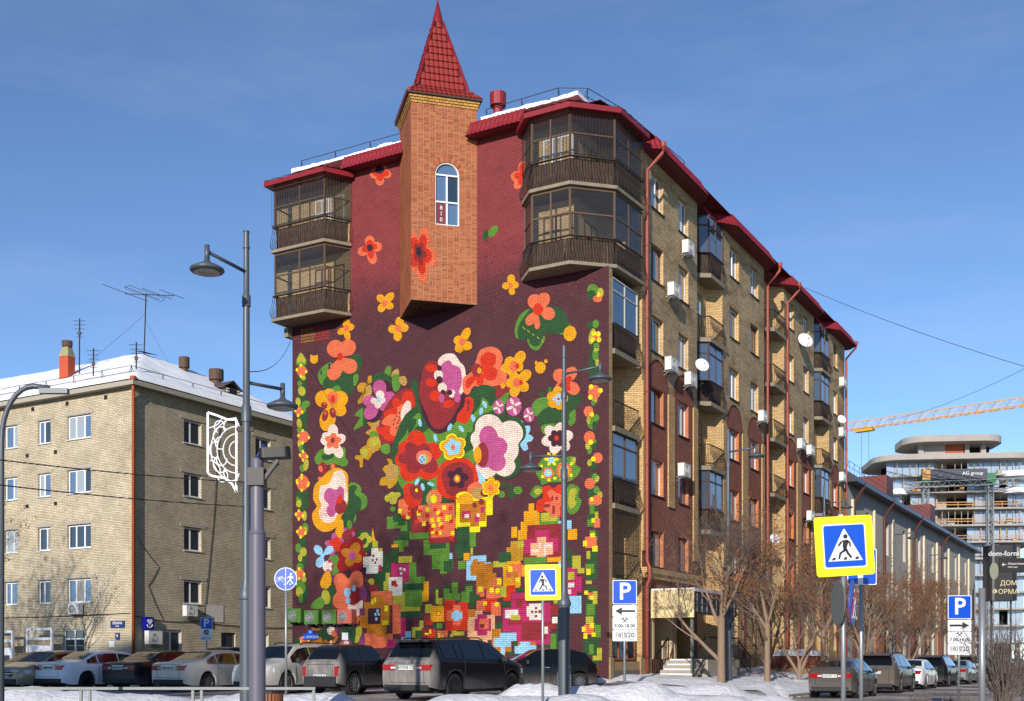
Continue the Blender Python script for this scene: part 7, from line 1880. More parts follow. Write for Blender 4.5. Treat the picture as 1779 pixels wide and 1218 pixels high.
def paint_finish(m, t, p, tc, out, wear):
    """joints of the brickwork read through every coat of paint"""
    N = t.nodes; Lk = t.links
    br = N.new('ShaderNodeTexBrick'); br.inputs['Scale'].default_value = 1; br.inputs['Brick Width'].default_value = .26; br.inputs['Row Height'].default_value = .08; br.inputs['Mortar Size'].default_value = .009; br.inputs['Mortar Smooth'].default_value = .5
    br.inputs['Color1'].default_value = (1, 1, 1, 1); br.inputs['Color2'].default_value = (.86, .86, .86, 1); br.inputs['Mortar'].default_value = (.34, .31, .31, 1); Lk.new(tc.outputs['UV'], br.inputs['Vector'])
    mu = N.new('ShaderNodeMix'); mu.data_type = 'RGBA'; mu.blend_type = 'MULTIPLY'; mu.inputs[0].default_value = 1; Lk.new(br.outputs[0], mu.inputs[7])
    if isinstance(out, tuple): mu.inputs[6].default_value = out
    else: Lk.new(out, mu.inputs[6])
    m2 = N.new('ShaderNodeMix'); m2.data_type = 'RGBA'; m2.blend_type = 'MULTIPLY'; m2.inputs[0].default_value = 1; Lk.new(mu.outputs[2], m2.inputs[6])
    cb = N.new('ShaderNodeCombineColor')
    for i in range(3): Lk.new(wear.outputs[0], cb.inputs[i])
    Lk.new(cb.outputs[0], m2.inputs[7]); Lk.new(m2.outputs[2], p.inputs['Base Color'])
    p.inputs['Roughness'].default_value = .75; p.inputs['Specular IOR Level'].default_value = .3
    nf = N.new('ShaderNodeTexNoise'); nf.inputs['Scale'].default_value = 24; Lk.new(tc.outputs['UV'], nf.inputs['Vector'])
    ad = N.new('ShaderNodeMath'); ad.operation = 'MULTIPLY_ADD'; ad.inputs[1].default_value = .4; Lk.new(nf.outputs[0], ad.inputs[0]); Lk.new(br.outputs['Fac'], ad.inputs[2])
    bp = N.new('ShaderNodeBump'); bp.invert = True; bp.inputs['Strength'].default_value = .55; bp.inputs['Distance'].default_value = .012; Lk.new(ad.outputs[0], bp.inputs['Height']); Lk.new(bp.outputs[0], p.inputs['Normal'])
    return m
M_mural = paint_finish(*mural_bg())
def paint_mat(key):
    m, t, p = nodes('mural_paint_' + key.lower()); N = t.nodes; tc = N.new('ShaderNodeTexCoord')
    n5 = N.new('ShaderNodeTexNoise'); n5.inputs['Scale'].default_value = 2.2; n5.inputs['Detail'].default_value = 10; n5.inputs['Roughness'].default_value = .75; t.links.new(tc.outputs['UV'], n5.inputs['Vector'])
    r5 = N.new('ShaderNodeMapRange'); r5.inputs[1].default_value = .3; r5.inputs[2].default_value = .7; r5.inputs[3].default_value = .66; r5.inputs[4].default_value = 1.03; t.links.new(n5.outputs[0], r5.inputs[0])
    return paint_finish(m, t, p, tc, S(*PAINT[key]), r5)
PM = [paint_mat(k) for k in MUR_C]
mb = MB(); mb.quad((-15.77, 0, .25), (0, 0, .25), (0, 0, 16.6), (-15.77, 0, 16.6)); mb.quad((-15.77, 0, 16.6), (-1.5, 0, 16.6), (-1.5, 0, 22.85), (-15.77, 0, 22.85))
MW = mb.build('mural_wall', M_mural, HB)
motifs = {}
for line in MUR.strip().split('\n'):
    w = line.split(); mi, ci, ly = int(w[0]), int(w[1]), int(w[2])
    if w[3] == 'E':
        q = [int(k) / 100 for k in w[4:10]]; n = int(w[10])
        pts = [(-(q[0] + q[2] * math.cos(2 * PI * k / n) + q[4] * math.sin(2 * PI * k / n)), q[1] + q[3] * math.cos(2 * PI * k / n) + q[5] * math.sin(2 * PI * k / n)) for k in range(n)]
    elif w[3] == 'R':
        q = [int(k) / 100 for k in w[4:8]]; pts = [(-q[0], q[2]), (-q[1], q[2]), (-q[1], q[3]), (-q[0], q[3])]
    else:
        pts = []; x = z = 0
        for t_ in w[3:]:
            a_, b_ = t_.split(','); x += int(a_); z += int(b_); pts.append((-x / 100, z / 100))
    ar = sum(pts[i - 1][0] * pts[i][1] - pts[i][0] * pts[i - 1][1] for i in range(len(pts)))
    if ar < 0: pts.reverse()
    motifs.setdefault(mi, []).append((ci, ly, [p for p in pts if p[0] < -.01]))
def clusters(shp):
    bb = [(min(p[0] for p in q), max(p[0] for p in q), min(p[1] for p in q), max(p[1] for p in q)) for _, _, q in shp]; grp = list(range(len(shp)))
    def root(i):
        while grp[i] != i: i = grp[i]
        return i
    for i in range(len(shp)):
        for j in range(i):
            a_, b_ = bb[i], bb[j]
            if a_[0] < b_[1] and b_[0] < a_[1] and a_[2] < b_[3] and b_[2] < a_[3]: grp[root(i)] = root(j)
    res = {}
    for i in range(len(shp)): res.setdefault(root(i), []).append(shp[i])
    return list(res.values())
for mi, allshp in motifs.items():
    allshp = [q for q in allshp if len(q[2]) > 2]
    for shp in ([allshp] if 'signature' in MUR_N[mi] else clusters(allshp)):
        used = sorted(set(c for c, _, _ in shp)); b = MB()
        for c, ly, pts in shp: b.poly([(p[0], -.004 - .0009 * ly, p[1]) for p in pts], used.index(c))
        o = b.build(MUR_N[mi], [PM[c] for c in used], MW)
        if 'signature' in MUR_N[mi]: o['kind'] = 'stuff'
# flower wrapped round the turret edge
def clip0(P, sgn):
    """part of a ring on one side of the turret edge u = 0"""
    R_ = []
    for k in range(len(P)):
        a_, b_ = P[k - 1], P[k]
        if (a_[0] * sgn >= 0) != (b_[0] * sgn >= 0): t = a_[0] / (a_[0] - b_[0]); R_.append((0., a_[1] + (b_[1] - a_[1]) * t))
        if b_[0] * sgn >= 0: R_.append(b_)
    return R_
def turret_paint(col, uc, cz, r0, ly):
    n = 60; P = []
    for k in range(n): a = 2 * PI * k / n; r = r0 * (.62 + .45 * abs(math.cos(2.5 * a + .25))); P.append((uc + r * .62 * math.cos(a), cz + r * 1.1 * math.sin(a)))
    FDL = Vector((-1, 1, 0)).normalized(); FNL = Vector((-1, -1, 0)).normalized(); of = .014 + .002 * ly
    b = MB(); b.poly([FO + FD * p[0] + FN * of + Vector((0, 0, p[1])) for p in clip0(P, 1)])
    L_ = clip0(P, -1)
    if len(L_) > 2: b.poly([FO + FDL * (-p[0]) + FNL * of + Vector((0, 0, p[1])) for p in L_])
    return b.build('painted_flower', PM[MUR_C.index(col)], TUR)
turret_paint('OR', .36, 17.85, 1.02, 1); turret_paint('RD', .36, 17.88, .72, 2); turret_paint('DR', .34, 17.9, .42, 3); turret_paint('DK', .3, 17.95, .2, 4)
# ---- small things on the painted wall: boxes of the air conditioners, street plate, notice
def onM(lx, z, o=0.): x, y = L2W(lx, -o); return (x, y, z)
M_acg = pm('casing_painted_green', S(74, 116, 42), .6, var=.5, scale=3.5); M_acr = pm('casing_painted_coral', S(196, 96, 74), .6, var=.2, scale=2)
for k, (lx, z, mt, lab) in enumerate(((-15.35, 3.1, M_acg, 'leftmost of the painted air conditioners low on the mural'), (-14.35, 3.0, M_acg, 'second painted air conditioner from the left on the mural'), (-13.35, 3.0, M_acg, 'third painted air conditioner from the left on the mural'), (-12.5, 3.0, M_acr, 'coral painted air conditioner, rightmost of four on the mural'))):
    ac_unit(onM(lx, z), ROT, lab, mat=mt, group='painted air conditioners on the mural', w=.8, hgt=.6)
sp = thing('street_plate', 'blue street name plate with house number ten on the mural', 'sign', onM(-14.7, 2.45, .01), ROT)
MB().box(-.42, .42, -.03, 0, -.14, .14).build('plate', M_blue, sp); b = MB(); b.slab_poly([(.2 * math.cos(a * PI / 10), -.032, .13 + .2 * math.sin(a * PI / 10)) for a in range(11)], (0, .03, 0)); b.build('number_plate', M_blue, sp, uv=False)
lettering('ул. КРАСИНА', .15, M_signw, sp, (0, -.034, -.02)); lettering('10', .14, M_signw, sp, (0, -.036, .21))
nb = thing('notice_plate', 'small white notice plate low on the mural', 'sign', onM(-12.75, 2.45, .01), ROT); MB().box(-.17, .17, -.02, 0, -.16, .16).build('plate', M_signw, nb)
# ================================================================= pale brick block on the left
LB_ = thing('brick_apartment_building', 'five storey pale brick block with snow covered hipped roof', 'building', (LXC, LYC, 0), ROT)
SB = brick('pale_silicate_brick', S(214, 202, 176), S(196, 180, 150), S(132, 120, 100), .25, .085, .013, bump=1., grime=.3)
HEAD = [14.05, 11.25, 8.4, 5.6]; LEN = 34.0; WID = 12.7
LC = [(3.1, 4.89), (6.19, 7.19), (8.87, 9.92), (12.2, 13.9), (15.6, 16.6)]
RC_ = [(3.38, 4.63), (8.8, 10.06)]
lw = MB()
hl = [(a, b, z - 1.22, z) for (a, b) in LC for z in HEAD] + [(3.6, 5.2, 1.2, 3.0)]
wall(lw, (0, 0), (-1, 0), .2, 15.05, 0, LEN, hl, (0, -1), .16)
hr = [(a, b, z - 1.22, z) for (a, b) in RC_ for z in HEAD] + [(2.0, 3.2, .5, 2.95), (6.1, 7.2, 1.9, 2.9), (8.9, 9.9, .7, 2.9)]
wall(lw, (0, 0), (0, 1), .2, 15.05, 0, WID, hr, (1, 0), .16)
lw.quad((0, WID, .2), (-LEN, WID, .2), (-LEN, WID, 15.05), (0, WID, 15.05)); lw.build('wall', SB, LB_)
M_lint = pm('concrete_lintel', S(164, 156, 140), .9, var=.2, scale=5)
for zi, z in enumerate(HEAD):
    for (a, b) in LC:
        window(LB_, -(a + b) / 2, 0, z - 1.22, b - a, 1.2, 0, M_white, glassmix(3), 'v3' if b - a > 1.3 else pick(['v2', 'v2b']), M_whited, .11)
        MB().box(-b - .18, -a + .18, -.025, .02, z + .02, z + .18).build('lintel', M_lint, LB_)
    for (a, b) in RC_:
        window(LB_, 0, (a + b) / 2, z - 1.22, b - a, 1.2, PI / 2, M_white, [G_dark, G_dark], 'v2', M_whited, .11)
        MB().box(-.02, .025, a - .25, b + .35, z + .02, z + .18).build('lintel', M_lint, LB_)
window(LB_, -4.4, 0, 1.2, 1.6, 1.8, 0, M_white, [G_dark, G_dark], 'v2t', M_whited, .1); window(LB_, 0, 2.6, .5, 1.2, 2.4, PI / 2, M_white, [G_warm, G_dark], 'v2', None, .1, 'door'); window(LB_, 0, 9.4, .7, 1., 2.2, PI / 2, M_white, [G_dark, G_dark], 'v2', None, .1, 'door'); window(LB_, 0, 6.65, 1.9, 1.1, 1., PI / 2, M_dkframe, [G_dark], 'v1', None, .1)
co = MB(); co.box(-LEN, .42, -.42, 0.05, 15.05, 15.28); co.box(.05, .4202, -.05, WID + .4, 15.05, 15.281); co.build('cornice', M_lint, LB_)
# vents under the eaves
vm = MB().box(-.11, .11, -.02, .02, 0, .2).mesh('vent_opening', M_dark, False)
for a in (2, 4.9, 7.6, 10.4): ob('vent_opening', vm, LB_, (-a, 0, 14.64))
for a in (5.8, 8.05): 
    for z in (12.2, 9.5): ob('vent_opening', vm, LB_, (-a, 0, z))
# snow roof: hip with soft uneven skin
def roofz(lx, ly):
    d = min(lx + .45 if lx > -8 else 99, .45 + ly, WID + .45 - ly)
    d = min(-lx + .45, ly + .45, WID + .45 - ly)
    dd = max(0, d); top = 6.6; k = min(1, dd / top)
    return 15.3 + 3.9 * (k - .12 * k * k * k) + min(.22, dd * .8) * (1 + .7 * fbm(lx, ly, .35)) + .07 * fbm(lx, ly, 1.1) * min(1, dd)
v = []; fc = []; nx, ny = 120, 60
for j in range(ny + 1):
    for i in range(nx + 1):
        lx = .42 - (LEN + .4) * i / nx; ly = -.42 + (WID + .84) * j / ny; v.append((lx, ly, roofz(lx, ly)))
for j in range(ny):
    for i in range(nx): a = j * (nx + 1) + i; fc.append((a, a + nx + 1, a + nx + 2, a + 1))
me = bpy.data.meshes.new('snowy_roof'); me.from_pydata(v, [], fc); me.materials.append(M_snowclean); me.polygons.foreach_set('use_smooth', [True] * len(fc)); ob('snowy_roof', me, LB_)
M_slate = pm('bare_roof_sheet', S(84, 70, 66), .7, var=.2)
b = MB(); b.quad((-6.3, 5.5, 19.0), (-5.2, 5.3, 18.75), (-5.2, 6.6, 18.8), (-6.3, 6.6, 19.05)); b.build('bare_sheet', M_slate, LB_, uv=False)
rail_line([(-30, -.05), (-.1, -.05), (-.1, 12.5)], 15.4, 'roof_rail', .7, 2.2, LB_)
MB().tube([(.3, -.3, 15.35), (.22, -.22, 14.9), (.12, -.12, 14.5), (.12, -.12, .6)], .085, 9).lathe([(.08, 0), (.16, .15), (.17, .3), (.15, .32)], 10, (.3, -.3, 15.15)).build('downpipe', pm('rusty_orange_pipe', S(164, 82, 40), .65, var=.3, scale=3), LB_, uv=False, smooth=True)
# chimneys, vents, dormer
M_chim = pm('orange_sheet_metal', S(176, 72, 38), .7, var=.3, scale=2.2)
ch = MB(); ch.box(-.42, .42, -.42, .42, 0, 2.6); CH = ch.build('chimney', M_chim, LB_, loc=(-7.0, 1.7, 16.1), rz=.2); CH.scale = (.68, .68, .68)
b = MB()
r0 = [(-.46, -.46, 2.5), (.46, -.46, 2.5), (.46, .46, 2.5), (-.46, .46, 2.5)]; r1 = [(-.26, -.26, 3.3), (.26, -.26, 3.3), (.26, .26, 3.3), (-.26, .26, 3.3)]
for i in range(4): b.quad(r0[i], r0[(i + 1) % 4], r1[(i + 1) % 4], r1[i])
b.build('chimney_hood', pm('yellowed_metal', S(150, 142, 104), .7, var=.45, scale=4), CH, uv=False); MB().lathe([(.4, 3.35), (.42, 3.8), (.1, 3.85)], 16).lathe([(.2, 3.2), (.2, 3.4)], 10).build('chimney_cap', M_rust, CH, uv=False)
for (x, y, z, r) in ((-2.6, 8.4, 16.9, .42), (-3.6, 6.9, 17.4, .3)): MB().lathe([(r * .7, 0), (r * .7, .55), (r, .55), (r, 1.15), (.05, 1.2)], 14).build('roof_vent', M_rust, LB_, uv=False, loc=(x, y, z))
D = MB(); D.box(-1.4, .05, -.55, .55, 0, .75); DO = D.build('dormer', pm('dormer_wood', S(92, 84, 70), .8, var=.3, scale=6), LB_, loc=(-1.0, 8.0, 15.95))
MB().slab_poly([(.12, -.75, .7), (.12, 0, 1.15), (-2.2, 0, 1.15), (-2.2, -.75, .7)], (0, 0, .05)).slab_poly([(.12, 0, 1.15), (.12, .75, .7), (-2.2, .75, .7), (-2.2, 0, 1.15)], (0, 0, .05)).build('dormer_roof', M_slate, DO, uv=False); MB().box(.05, .08, -.32, .32, .12, .7).build('dormer_window', M_dark, DO, uv=False)
b = MB()
for k in range(5): b.box(.05, .11, -.52, -.34, .1 + k * .13, .17 + k * .13)
lv = b.build('louvre', M_whited, DO, uv=False); ob('louvre', lv.data, DO, (0, .86, 0))
# television aerials
def aerial(lx, ly, z0, hgt, label, kind):
    x, y = LXC + .8684 * lx + .4959 * ly, LYC - .4959 * lx + .8684 * ly
    o = thing('roof_aerial', label, 'antenna', (x, y, z0)); b = MB(); b.tube([(0, 0, -.3), (.12 if kind == 0 else .02, 0, hgt)], .035, 6); b.build('mast', M_iron, o, uv=False)
    b = MB()
    if kind == 0:
        b.tube([(-1.0, -.2, hgt - .08), (1.6, .4, hgt)], .025, 5)
        for k, L_ in ((-1.0, 1.7), (-.1, 1.3), (.7, 1.1), (1.5, .9)):
            q = Vector((k, .2 * k - .05, hgt + .03 * k)); d = Vector((.86, -.3, -.38)); b.tube([q - d * L_, q + d * L_], .016, 4)
        q = Vector((.05, 0, hgt)); d = Vector((.86, -.3, -.38)); w_ = Vector((.1, .1, .12)); b.tube([q - d * 1.3 + w_, q + d * 1.3 + w_, q + d * 1.38, q + d * 1.3 - w_, q - d * 1.3 - w_, q - d * 1.38, q - d * 1.3 + w_], .014, 4)
    else:
        for k in range(5): b.tube([(-.35 + .05 * k, 0, hgt - .12 - .22 * k), (.32 - .04 * k, .1, hgt - .1 - .22 * k)], .013, 4)
        b.box(-.06, .08, -.05, .05, hgt - .9, hgt - .7)
    b.build('elements', M_iron, o, uv=False); return o
aerial(-5.4, 5.6, 18.6, 3.5, 'tall mast with wide rake aerial on the snowy roof ridge', 0); aerial(-.6, .7, 15.5, 2.0, 'short pole at the snowy roof corner above the orange downpipe', 1); aerial(-4.0, .9, 15.7, 2.0, 'thin pole aerial standing on the snow left of the roof corner', 1); aerial(-6.4, 2.0, 16.5, 3.4, 'dark aerial mast right behind the orange chimney', 1)
# things fixed on its ground floor
def onL(lx, ly, z): return (LXC + .8684 * lx + .4959 * ly, LYC - .4959 * lx + .8684 * ly, z)
ac_unit(onL(-3.95, -.02, 3.75), ROT, 'white air conditioner below the wide window of the pale block', group='air conditioners on the pale block')
ac_unit(onL(.02, 3.55, 3.7), ROT + PI / 2, 'white air conditioner under a side window near the wall drawing', group='air conditioners on the pale block')
ac_unit(onL(.02, 1.05, 2.2), ROT + PI / 2, 'white air conditioner beside the entrance door of the pale block', group='air conditioners on the pale block', w=.9, hgt=.66)
def plate(name, loc, rz, w, hgt, mat, label, text=None, tsize=.12, tmat=None, cat='sign', d=.04, dy=0):
    o = thing(name, label, cat, loc, rz); MB().box(-w / 2, w / 2, -d, 0, -hgt / 2, hgt / 2).build('plate', mat, o, uv=False)
    for i, t in enumerate(text or []): lettering(t, tsize * (1 if i == 0 else .5), tmat or M_signw, o, (0, -d - .003, dy - i * tsize * .8), bold=.002)
    return o
M_navy = pm('navy_enamel', S(22, 44, 104), .35)
plate('street_plate', onL(-1.1, -.02, 3.2), ROT, 1.0, .34, M_navy, 'long navy street name plate at the corner of the pale block', ['ЛЕНИНА', 'улица'], .17, dy=.05)
plate('house_number', onL(-1.1, -.02, 2.6), ROT, .3, .34, M_navy, 'square navy house number plate under the street name', ['9'], .24)
plate('notice_plate', onL(-1.5, -.02, 2.2), ROT, .38, .32, M_signw, 'small white notice plate under the house number')
hs = thing('heart_sign', 'square blue box sign with white heart by the entrance', 'sign', onL(.02, .8, 3.25), ROT + PI / 2)
MB().box(-.27, .27, -.25, 0, -.33, .33).build('box', pm('deep_blue', S(20, 24, 140), .3), hs)
hp = [(.17 * math.sin(t) ** 3, -.262, .08 + .011 * (13 * math.cos(t) - 5 * math.cos(2 * t) - 2 * math.cos(3 * t) - math.cos(4 * t))) for t in [2 * PI * k / 28 for k in range(28)]]
MB().slab_poly(list(reversed(hp)), (0, .01, 0)).build('heart', M_signw, hs, uv=False); MB().tube([(.17 * math.cos(t), -.255, -.06 + .15 * math.sin(t)) for t in [PI + PI * k / 10 for k in range(11)]], .028, 5).build('smile', M_signw, hs, uv=False)
plate('street_art', onL(.02, 5.6, 3.9), ROT + PI / 2, 1.3, .9, pm('whitewash_patch', S(196, 190, 180), .9, var=.3, scale=14), 'whitewashed patch with grey scribble on the side wall', cat='wall painting', d=.004)
for k, (a, w, z0, z1) in enumerate(((5.5, 1.9, .9, 3.0), (8.1, .9, .9, 2.9), (9.3, 1.5, .9, 3.1))):
    o = thing('display_board', ['white framed photo display board nearest the corner pipe', 'narrow white framed display board in the middle', 'white framed display board at the photo edge'][k], 'notice board', onL(-a - .4, -.9, 0), ROT, 'photo display boards by the pale wall')
    b = MB()
    for x in (-w / 2, w / 2): b.box(x - .06, x + .06, -.05, .05, .3, z1)
    for z in (z0, z1 - .5, z1): b.box(-w / 2, w / 2, -.045, .045, z - .06, z + .06)
    b.build('frame', M_white, o, uv=False)
    MB().box(-w / 2 + .1, w / 2 - .1, -.02, .02, z0 + .08, z1 - .85).build('poster', M_signw, o, uv=False); MB().box(-w / 2 + .1, w / 2 - .1, -.02, .02, z1 - .82, z1 - .56).build('heading', pm('tan_print', S(160, 140, 116), .7), o, uv=False)
    MB().box(-w / 2 + .2, -w / 2 + .5, -.03, -.02, z0 + .3, z0 + .75).box(.05, w / 2 - .2, -.03, -.02, z0 + .2, z0 + .75).build('photograph', pm('grey_print', S(72, 72, 74), .6, var=.7, scale=9), o, uv=False)
# slack cables on the walls
def cable(pts, r, label, name='cable', sag=0., n=14, mat=None):
    P = []
    for i in range(len(pts) - 1):
        a, b = Vector(pts[i]), Vector(pts[i + 1])
        for k in range(n + (i == len(pts) - 2)): t = k / n; p = a.lerp(b, t); p.z -= sag * 4 * t * (1 - t); P.append(p)
    o = MB().tube(P, r, 4).build(name, mat or M_iron, uv=False); return tag(o, label, 'cable')
cable([onL(.04, .1, 3.6), onL(.04, 4.0, 3.45), onL(.04, 12, 3.3)], .02, 'black cable sagging along the side wall of the pale block', sag=.12)
cable([onL(.03, .2, 7.6), onL(.03, 1.6, 6.2), onL(.03, .9, 5.2), onL(.03, 1.9, 3.5)], .014, 'thin loose cable looping down the side wall by the pipe', sag=.1)
cable([onL(.03, 6.0, 14.6), onL(.03, 5.5, 9.0), onL(.03, 4.8, 3.7)], .014, 'thin cable hanging down the middle of the side wall', sag=.02)
cable([onL(-12, -.04, 3.7), onL(-.2, -.04, 3.75)], .02, 'black cable along the front wall of the pale block', sag=.05)
# ================================================================= long pale building beyond, and the building site
LG = thing('long_building', 'long pale grey three storey building with dark sheet roof down the street', 'building', (CX, CY, 0), ROT)
PG = pm('grey_beige_render', S(176, 170, 158), .9, var=.22, scale=.7)
gwal = MB(); wins = []
for k in range(17):
    s_ = 42.0 + k * 3.4
    wins += [(s_, s_ + 1.1, 9.6, 12.2)] if k % 2 else []
    wins += [(s_ + .1, s_ + 1.2, 5.2, 7.6), (s_ + .1, s_ + 1.3, 1.6, 4.0)]
wall(gwal, (-.4, 0), (0, 1), .2, 13.9, 39.6, 101, wins, (1, 0), .25); gwal.quad((-.4, 39.6, .2), (-.4, 39.6, 13.9), (-14, 39.6, 13.9), (-14, 39.6, .2)); gwal.build('wall', PG, LG)
for w_ in wins: window(LG, -.4, (w_[0] + w_[1]) / 2, w_[2], w_[1] - w_[0], w_[3] - w_[2], PI / 2, M_whited, [G_dark, G_blue], 'v2', None, .2)
M_pier = pm('cream_pilaster', S(206, 194, 166), .85, var=.12)
for k in range(9): MB().box(-.4, -.24, 40.9 + k * 6.8, 41.25 + k * 6.8, 4.4, 12.6).build('pilaster', M_pier, LG)
for k in range(9): MB().box(-.38, -.3, 41.3 + k * 6.8, 44.2 + k * 6.8, .3, 4.2).build('ground_panel', pm('terracotta_render', S(176, 118, 86), .85, var=.2, scale=1.), LG)
M_zinc = pm('dark_zinc', S(66, 66, 78), .4, metal=.5, var=.12)
b = MB(); b.quad((.35, 39.3, 13.85), (.35, 101, 13.85), (-.5, 101, 14.5), (-.5, 39.3, 14.5)); b.quad((-.5, 39.3, 14.5), (-.5, 101, 14.5), (-7, 101, 17.2), (-7, 39.3, 17.2)); b.quad((.35, 39.3, 13.6), (.35, 101, 13.6), (.35, 101, 13.85), (.35, 39.3, 13.85)); b.quad((-.5, 39.3, 13.62), (-.5, 101, 13.62), (.35, 101, 13.6), (.35, 39.3, 13.6)); b.poly([(.35, 39.3, 13.6), (.35, 39.3, 13.85), (-.5, 39.3, 14.5), (-7, 39.3, 17.2), (-7, 39.3, 13.6)]); b.build('roof', M_zinc, LG, uv=False)
M_brownp = pm('brown_pipe', S(86, 50, 42), .5, metal=.2)
for s_ in (41.6, 51.5, 63.5, 78): MB().tube([(.3, s_ + .3, 13.75), (.25, s_, 13.4), (-.24, s_ - .4, 12.4), (-.24, s_ - .4, .6)], .12, 7).build('downpipe', M_brownp, LG, uv=False)
for s_ in (55.5, 75.5): MB().box(-3.6, -1.0, s_, s_ + 2.6, 14.6, 16.4).build('roof_hatch', pm('oxide_red_sheet', S(104, 40, 36), .6), LG)
rail_line([(-.7, 40), (-.7, 100)], 14.6, 'roof_rail', .8, 1.6, LG)
# unfinished tower with curved slabs
BX, BY = 82.2, 210.0
TW_ = thing('unfinished_tower', 'unfinished curved concrete tower with blue glass and timber guard rails', 'building', (BX, BY, 0), rad(-6)); TW_.scale = (1, 1, .925)
M_rawc = pm('raw_concrete', S(158, 152, 144), .9, var=.22, scale=.5); M_tim = pm('fresh_timber', S(190, 142, 92), .8, var=.2); M_tglass = glass_opaque('tower_glass', S(150, 164, 180), .1)
def rrect(x0, x1, y0, y1, r, n=7):
    P = []
    for (cx_, cy_, a0) in ((x1 - r, y0 + r, -90), (x1 - r, y1 - r, 0), (x0 + r, y1 - r, 90), (x0 + r, y0 + r, 180)):
        P += [(cx_ + r * math.cos(rad(a0 + 90 * k / n)), cy_ + r * math.sin(rad(a0 + 90 * k / n))) for k in range(n + 1)]
    return P
zf = [5.0 + 3.33 * k for k in range(11)]
for k, z in enumerate(zf):
    MB().prism(rrect(-14 if k > 7 else -14.2, 13.8, 0, 16, 4.2), z - .32, z).build('floor_slab', M_rawc, TW_)
MB().prism(rrect(-15, 14.2, -1, 17, 4.6), 41.2, 42.3).build('roof_slab', M_rawc, TW_); MB().prism(rrect(-9, 9.2, 2, 15, 4.2), 45.3, 46.6).build('roof_canopy', M_rawc, TW_)
for (x, y) in ((-11, 2.2), (-3.6, 2.4), (3.4, 2.2), (6.2, 2.3), (11, 2.2)): MB().box(x - .35, x + .35, y, y + .6, 0, 41.2).build('column', M_rawc, TW_)
for (x, w_) in ((-6.0, 1.0), (2.5, .8), (5.4, .9)): MB().box(x, x + w_, 5.2, 6, 42.3, 45.3).build('column', M_rawc, TW_)
MB().box(-4.8, -1.0, 5.6, 6.0, 42.3, 45.3).build('core_wall', M_rawc, TW_); MB().box(-1.0, 2.3, 5.5, 6.0, 42.3, 45.3).build('core_wall', pm('red_infill_brick', S(160, 84, 56), .85), TW_); MB().box(2.3, 8, 9, 9.5, 42.3, 45.3).build('core_wall', M_dark, TW_)
MB().box(-12, 12, 9, 9.4, 0, 41.2).build('core_wall', M_dark, TW_); MB().box(-4.4, -1.2, 4, 4.4, 0, 41.2).build('core_wall', M_rawc, TW_)
gme = MB().box(-.68, .68, 0, .06, .1, 3.0).mesh('glass_panel', M_tglass, False)
for k, z in enumerate(zf):
    for i in range(17):
        x = -11.9 + i * 1.45
        if -4.5 < x < 2.2: continue
        if k in (8, 9) and 7.4 < x < 8.9: continue
        if k == 5 and x > 8: continue
        if (k * 7 + i * 5) % 11 == 0: continue
        ob('glass_panel', gme, TW_, (x, 1.9, z))
for k in (5, 6, 7, 8):
    b = MB(); z = zf[k]
    for zz in (.55, 1.05): b.box(-8 if k > 6 else -2, 13.2, .1, .2, z + zz, z + zz + .14)
    for i in range(9): b.box(-8 + i * 2.6, -7.88 + i * 2.6, .2, .32, z, z + 1.25)
    b.build('guard_rail', M_tim, TW_, uv=False)
M_wpan = pm('white_cladding', S(226, 228, 232), .4)
for (k, x0, x1) in ((10, 7.4, 13.9), (9, 7.4, 13.9), (9, -14.4, -9)):
    z = zf[k]; P = rrect(x0 if x0 > 0 else -14.5, x1 if x0 > 0 else -9, -.6, 12, 2.6 if x0 > 0 else 1.6); MB().prism(P, z - .5, z + .55).build('white_parapet', M_wpan, TW_)
rng_ = random.Random(4)
for k in range(4, 11):
    b = MB()
    for i in range(22):
        if rng_.random() < .6: x = -12 + i * 1.15; b.box(x - .05, x + .05, .9, 1.0, zf[k], zf[k] + 3.0)
    for i in range(5): x = rng_.uniform(-10, 10); w_ = rng_.uniform(.4, 1.3); b.box(x, x + w_, .5, 1.2, zf[k], zf[k] + rng_.uniform(.3, 1.1))
    b.build('props_and_materials', [M_tim, M_rawc, M_rust][k % 3], TW_, uv=False)
def lattice(a, b, w, n, mat, name, parent, r=.06, tri=False):
    a, b = Vector(a), Vector(b); d = (b - a).normalized(); x = d.cross(Vector((0, 1, 0)) if abs(d.y) < .9 else Vector((1, 0, 0))).normalized(); y = d.cross(x); m = MB()
    cr = [x * w / 2 + y * w / 2, -x * w / 2 + y * w / 2, -x * w / 2 - y * w / 2, x * w / 2 - y * w / 2] if not tri else tri
    for c in cr: m.beam(a + c, b + c, r * 2, r * 2)
    for k in range(n):
        p, q = a.lerp(b, k / n), a.lerp(b, (k + 1) / n)
        for i in range(len(cr)):
            j = (i + 1) % len(cr); m.beam(p + cr[i], q + cr[j] if k % 2 else p.lerp(q, 1) + cr[j], r, r) if k % 2 == 0 else m.beam(p + cr[j], q + cr[i], r, r)
    return m.build(name, mat, parent, uv=False)
for x in (-6.2, 5.2): lattice((x, -.9, 2), (x, -.9, 37.5), .9, 36, pm('mast_grey', S(120, 126, 128), .5), 'hoist_mast', TW_, .08); MB().box(x - .8, x + .8, -1.6, -.2, 36.4, 38.2).build('hoist_drive', pm('hoist_green', S(30, 110, 70), .5), TW_)
lattice((-10, -1.4, 36.0), (12, -1.4, 36.6), 1.0, 24, MATS['mast_grey'], 'work_platform', TW_, .07); MB().box(-5.6, 4.4, -2.05, -1.95, 37.0, 39.0).build('platform_banner', pm('dark_banner', S(66, 66, 76), .6), TW_)
lettering('AG group', .9, M_signw, TW_, (1.8, -2.08, 38.1)); MB().box(-7, -5.6, -2, -.8, 37, 39.2).build('timber_stack', M_tim, TW_)
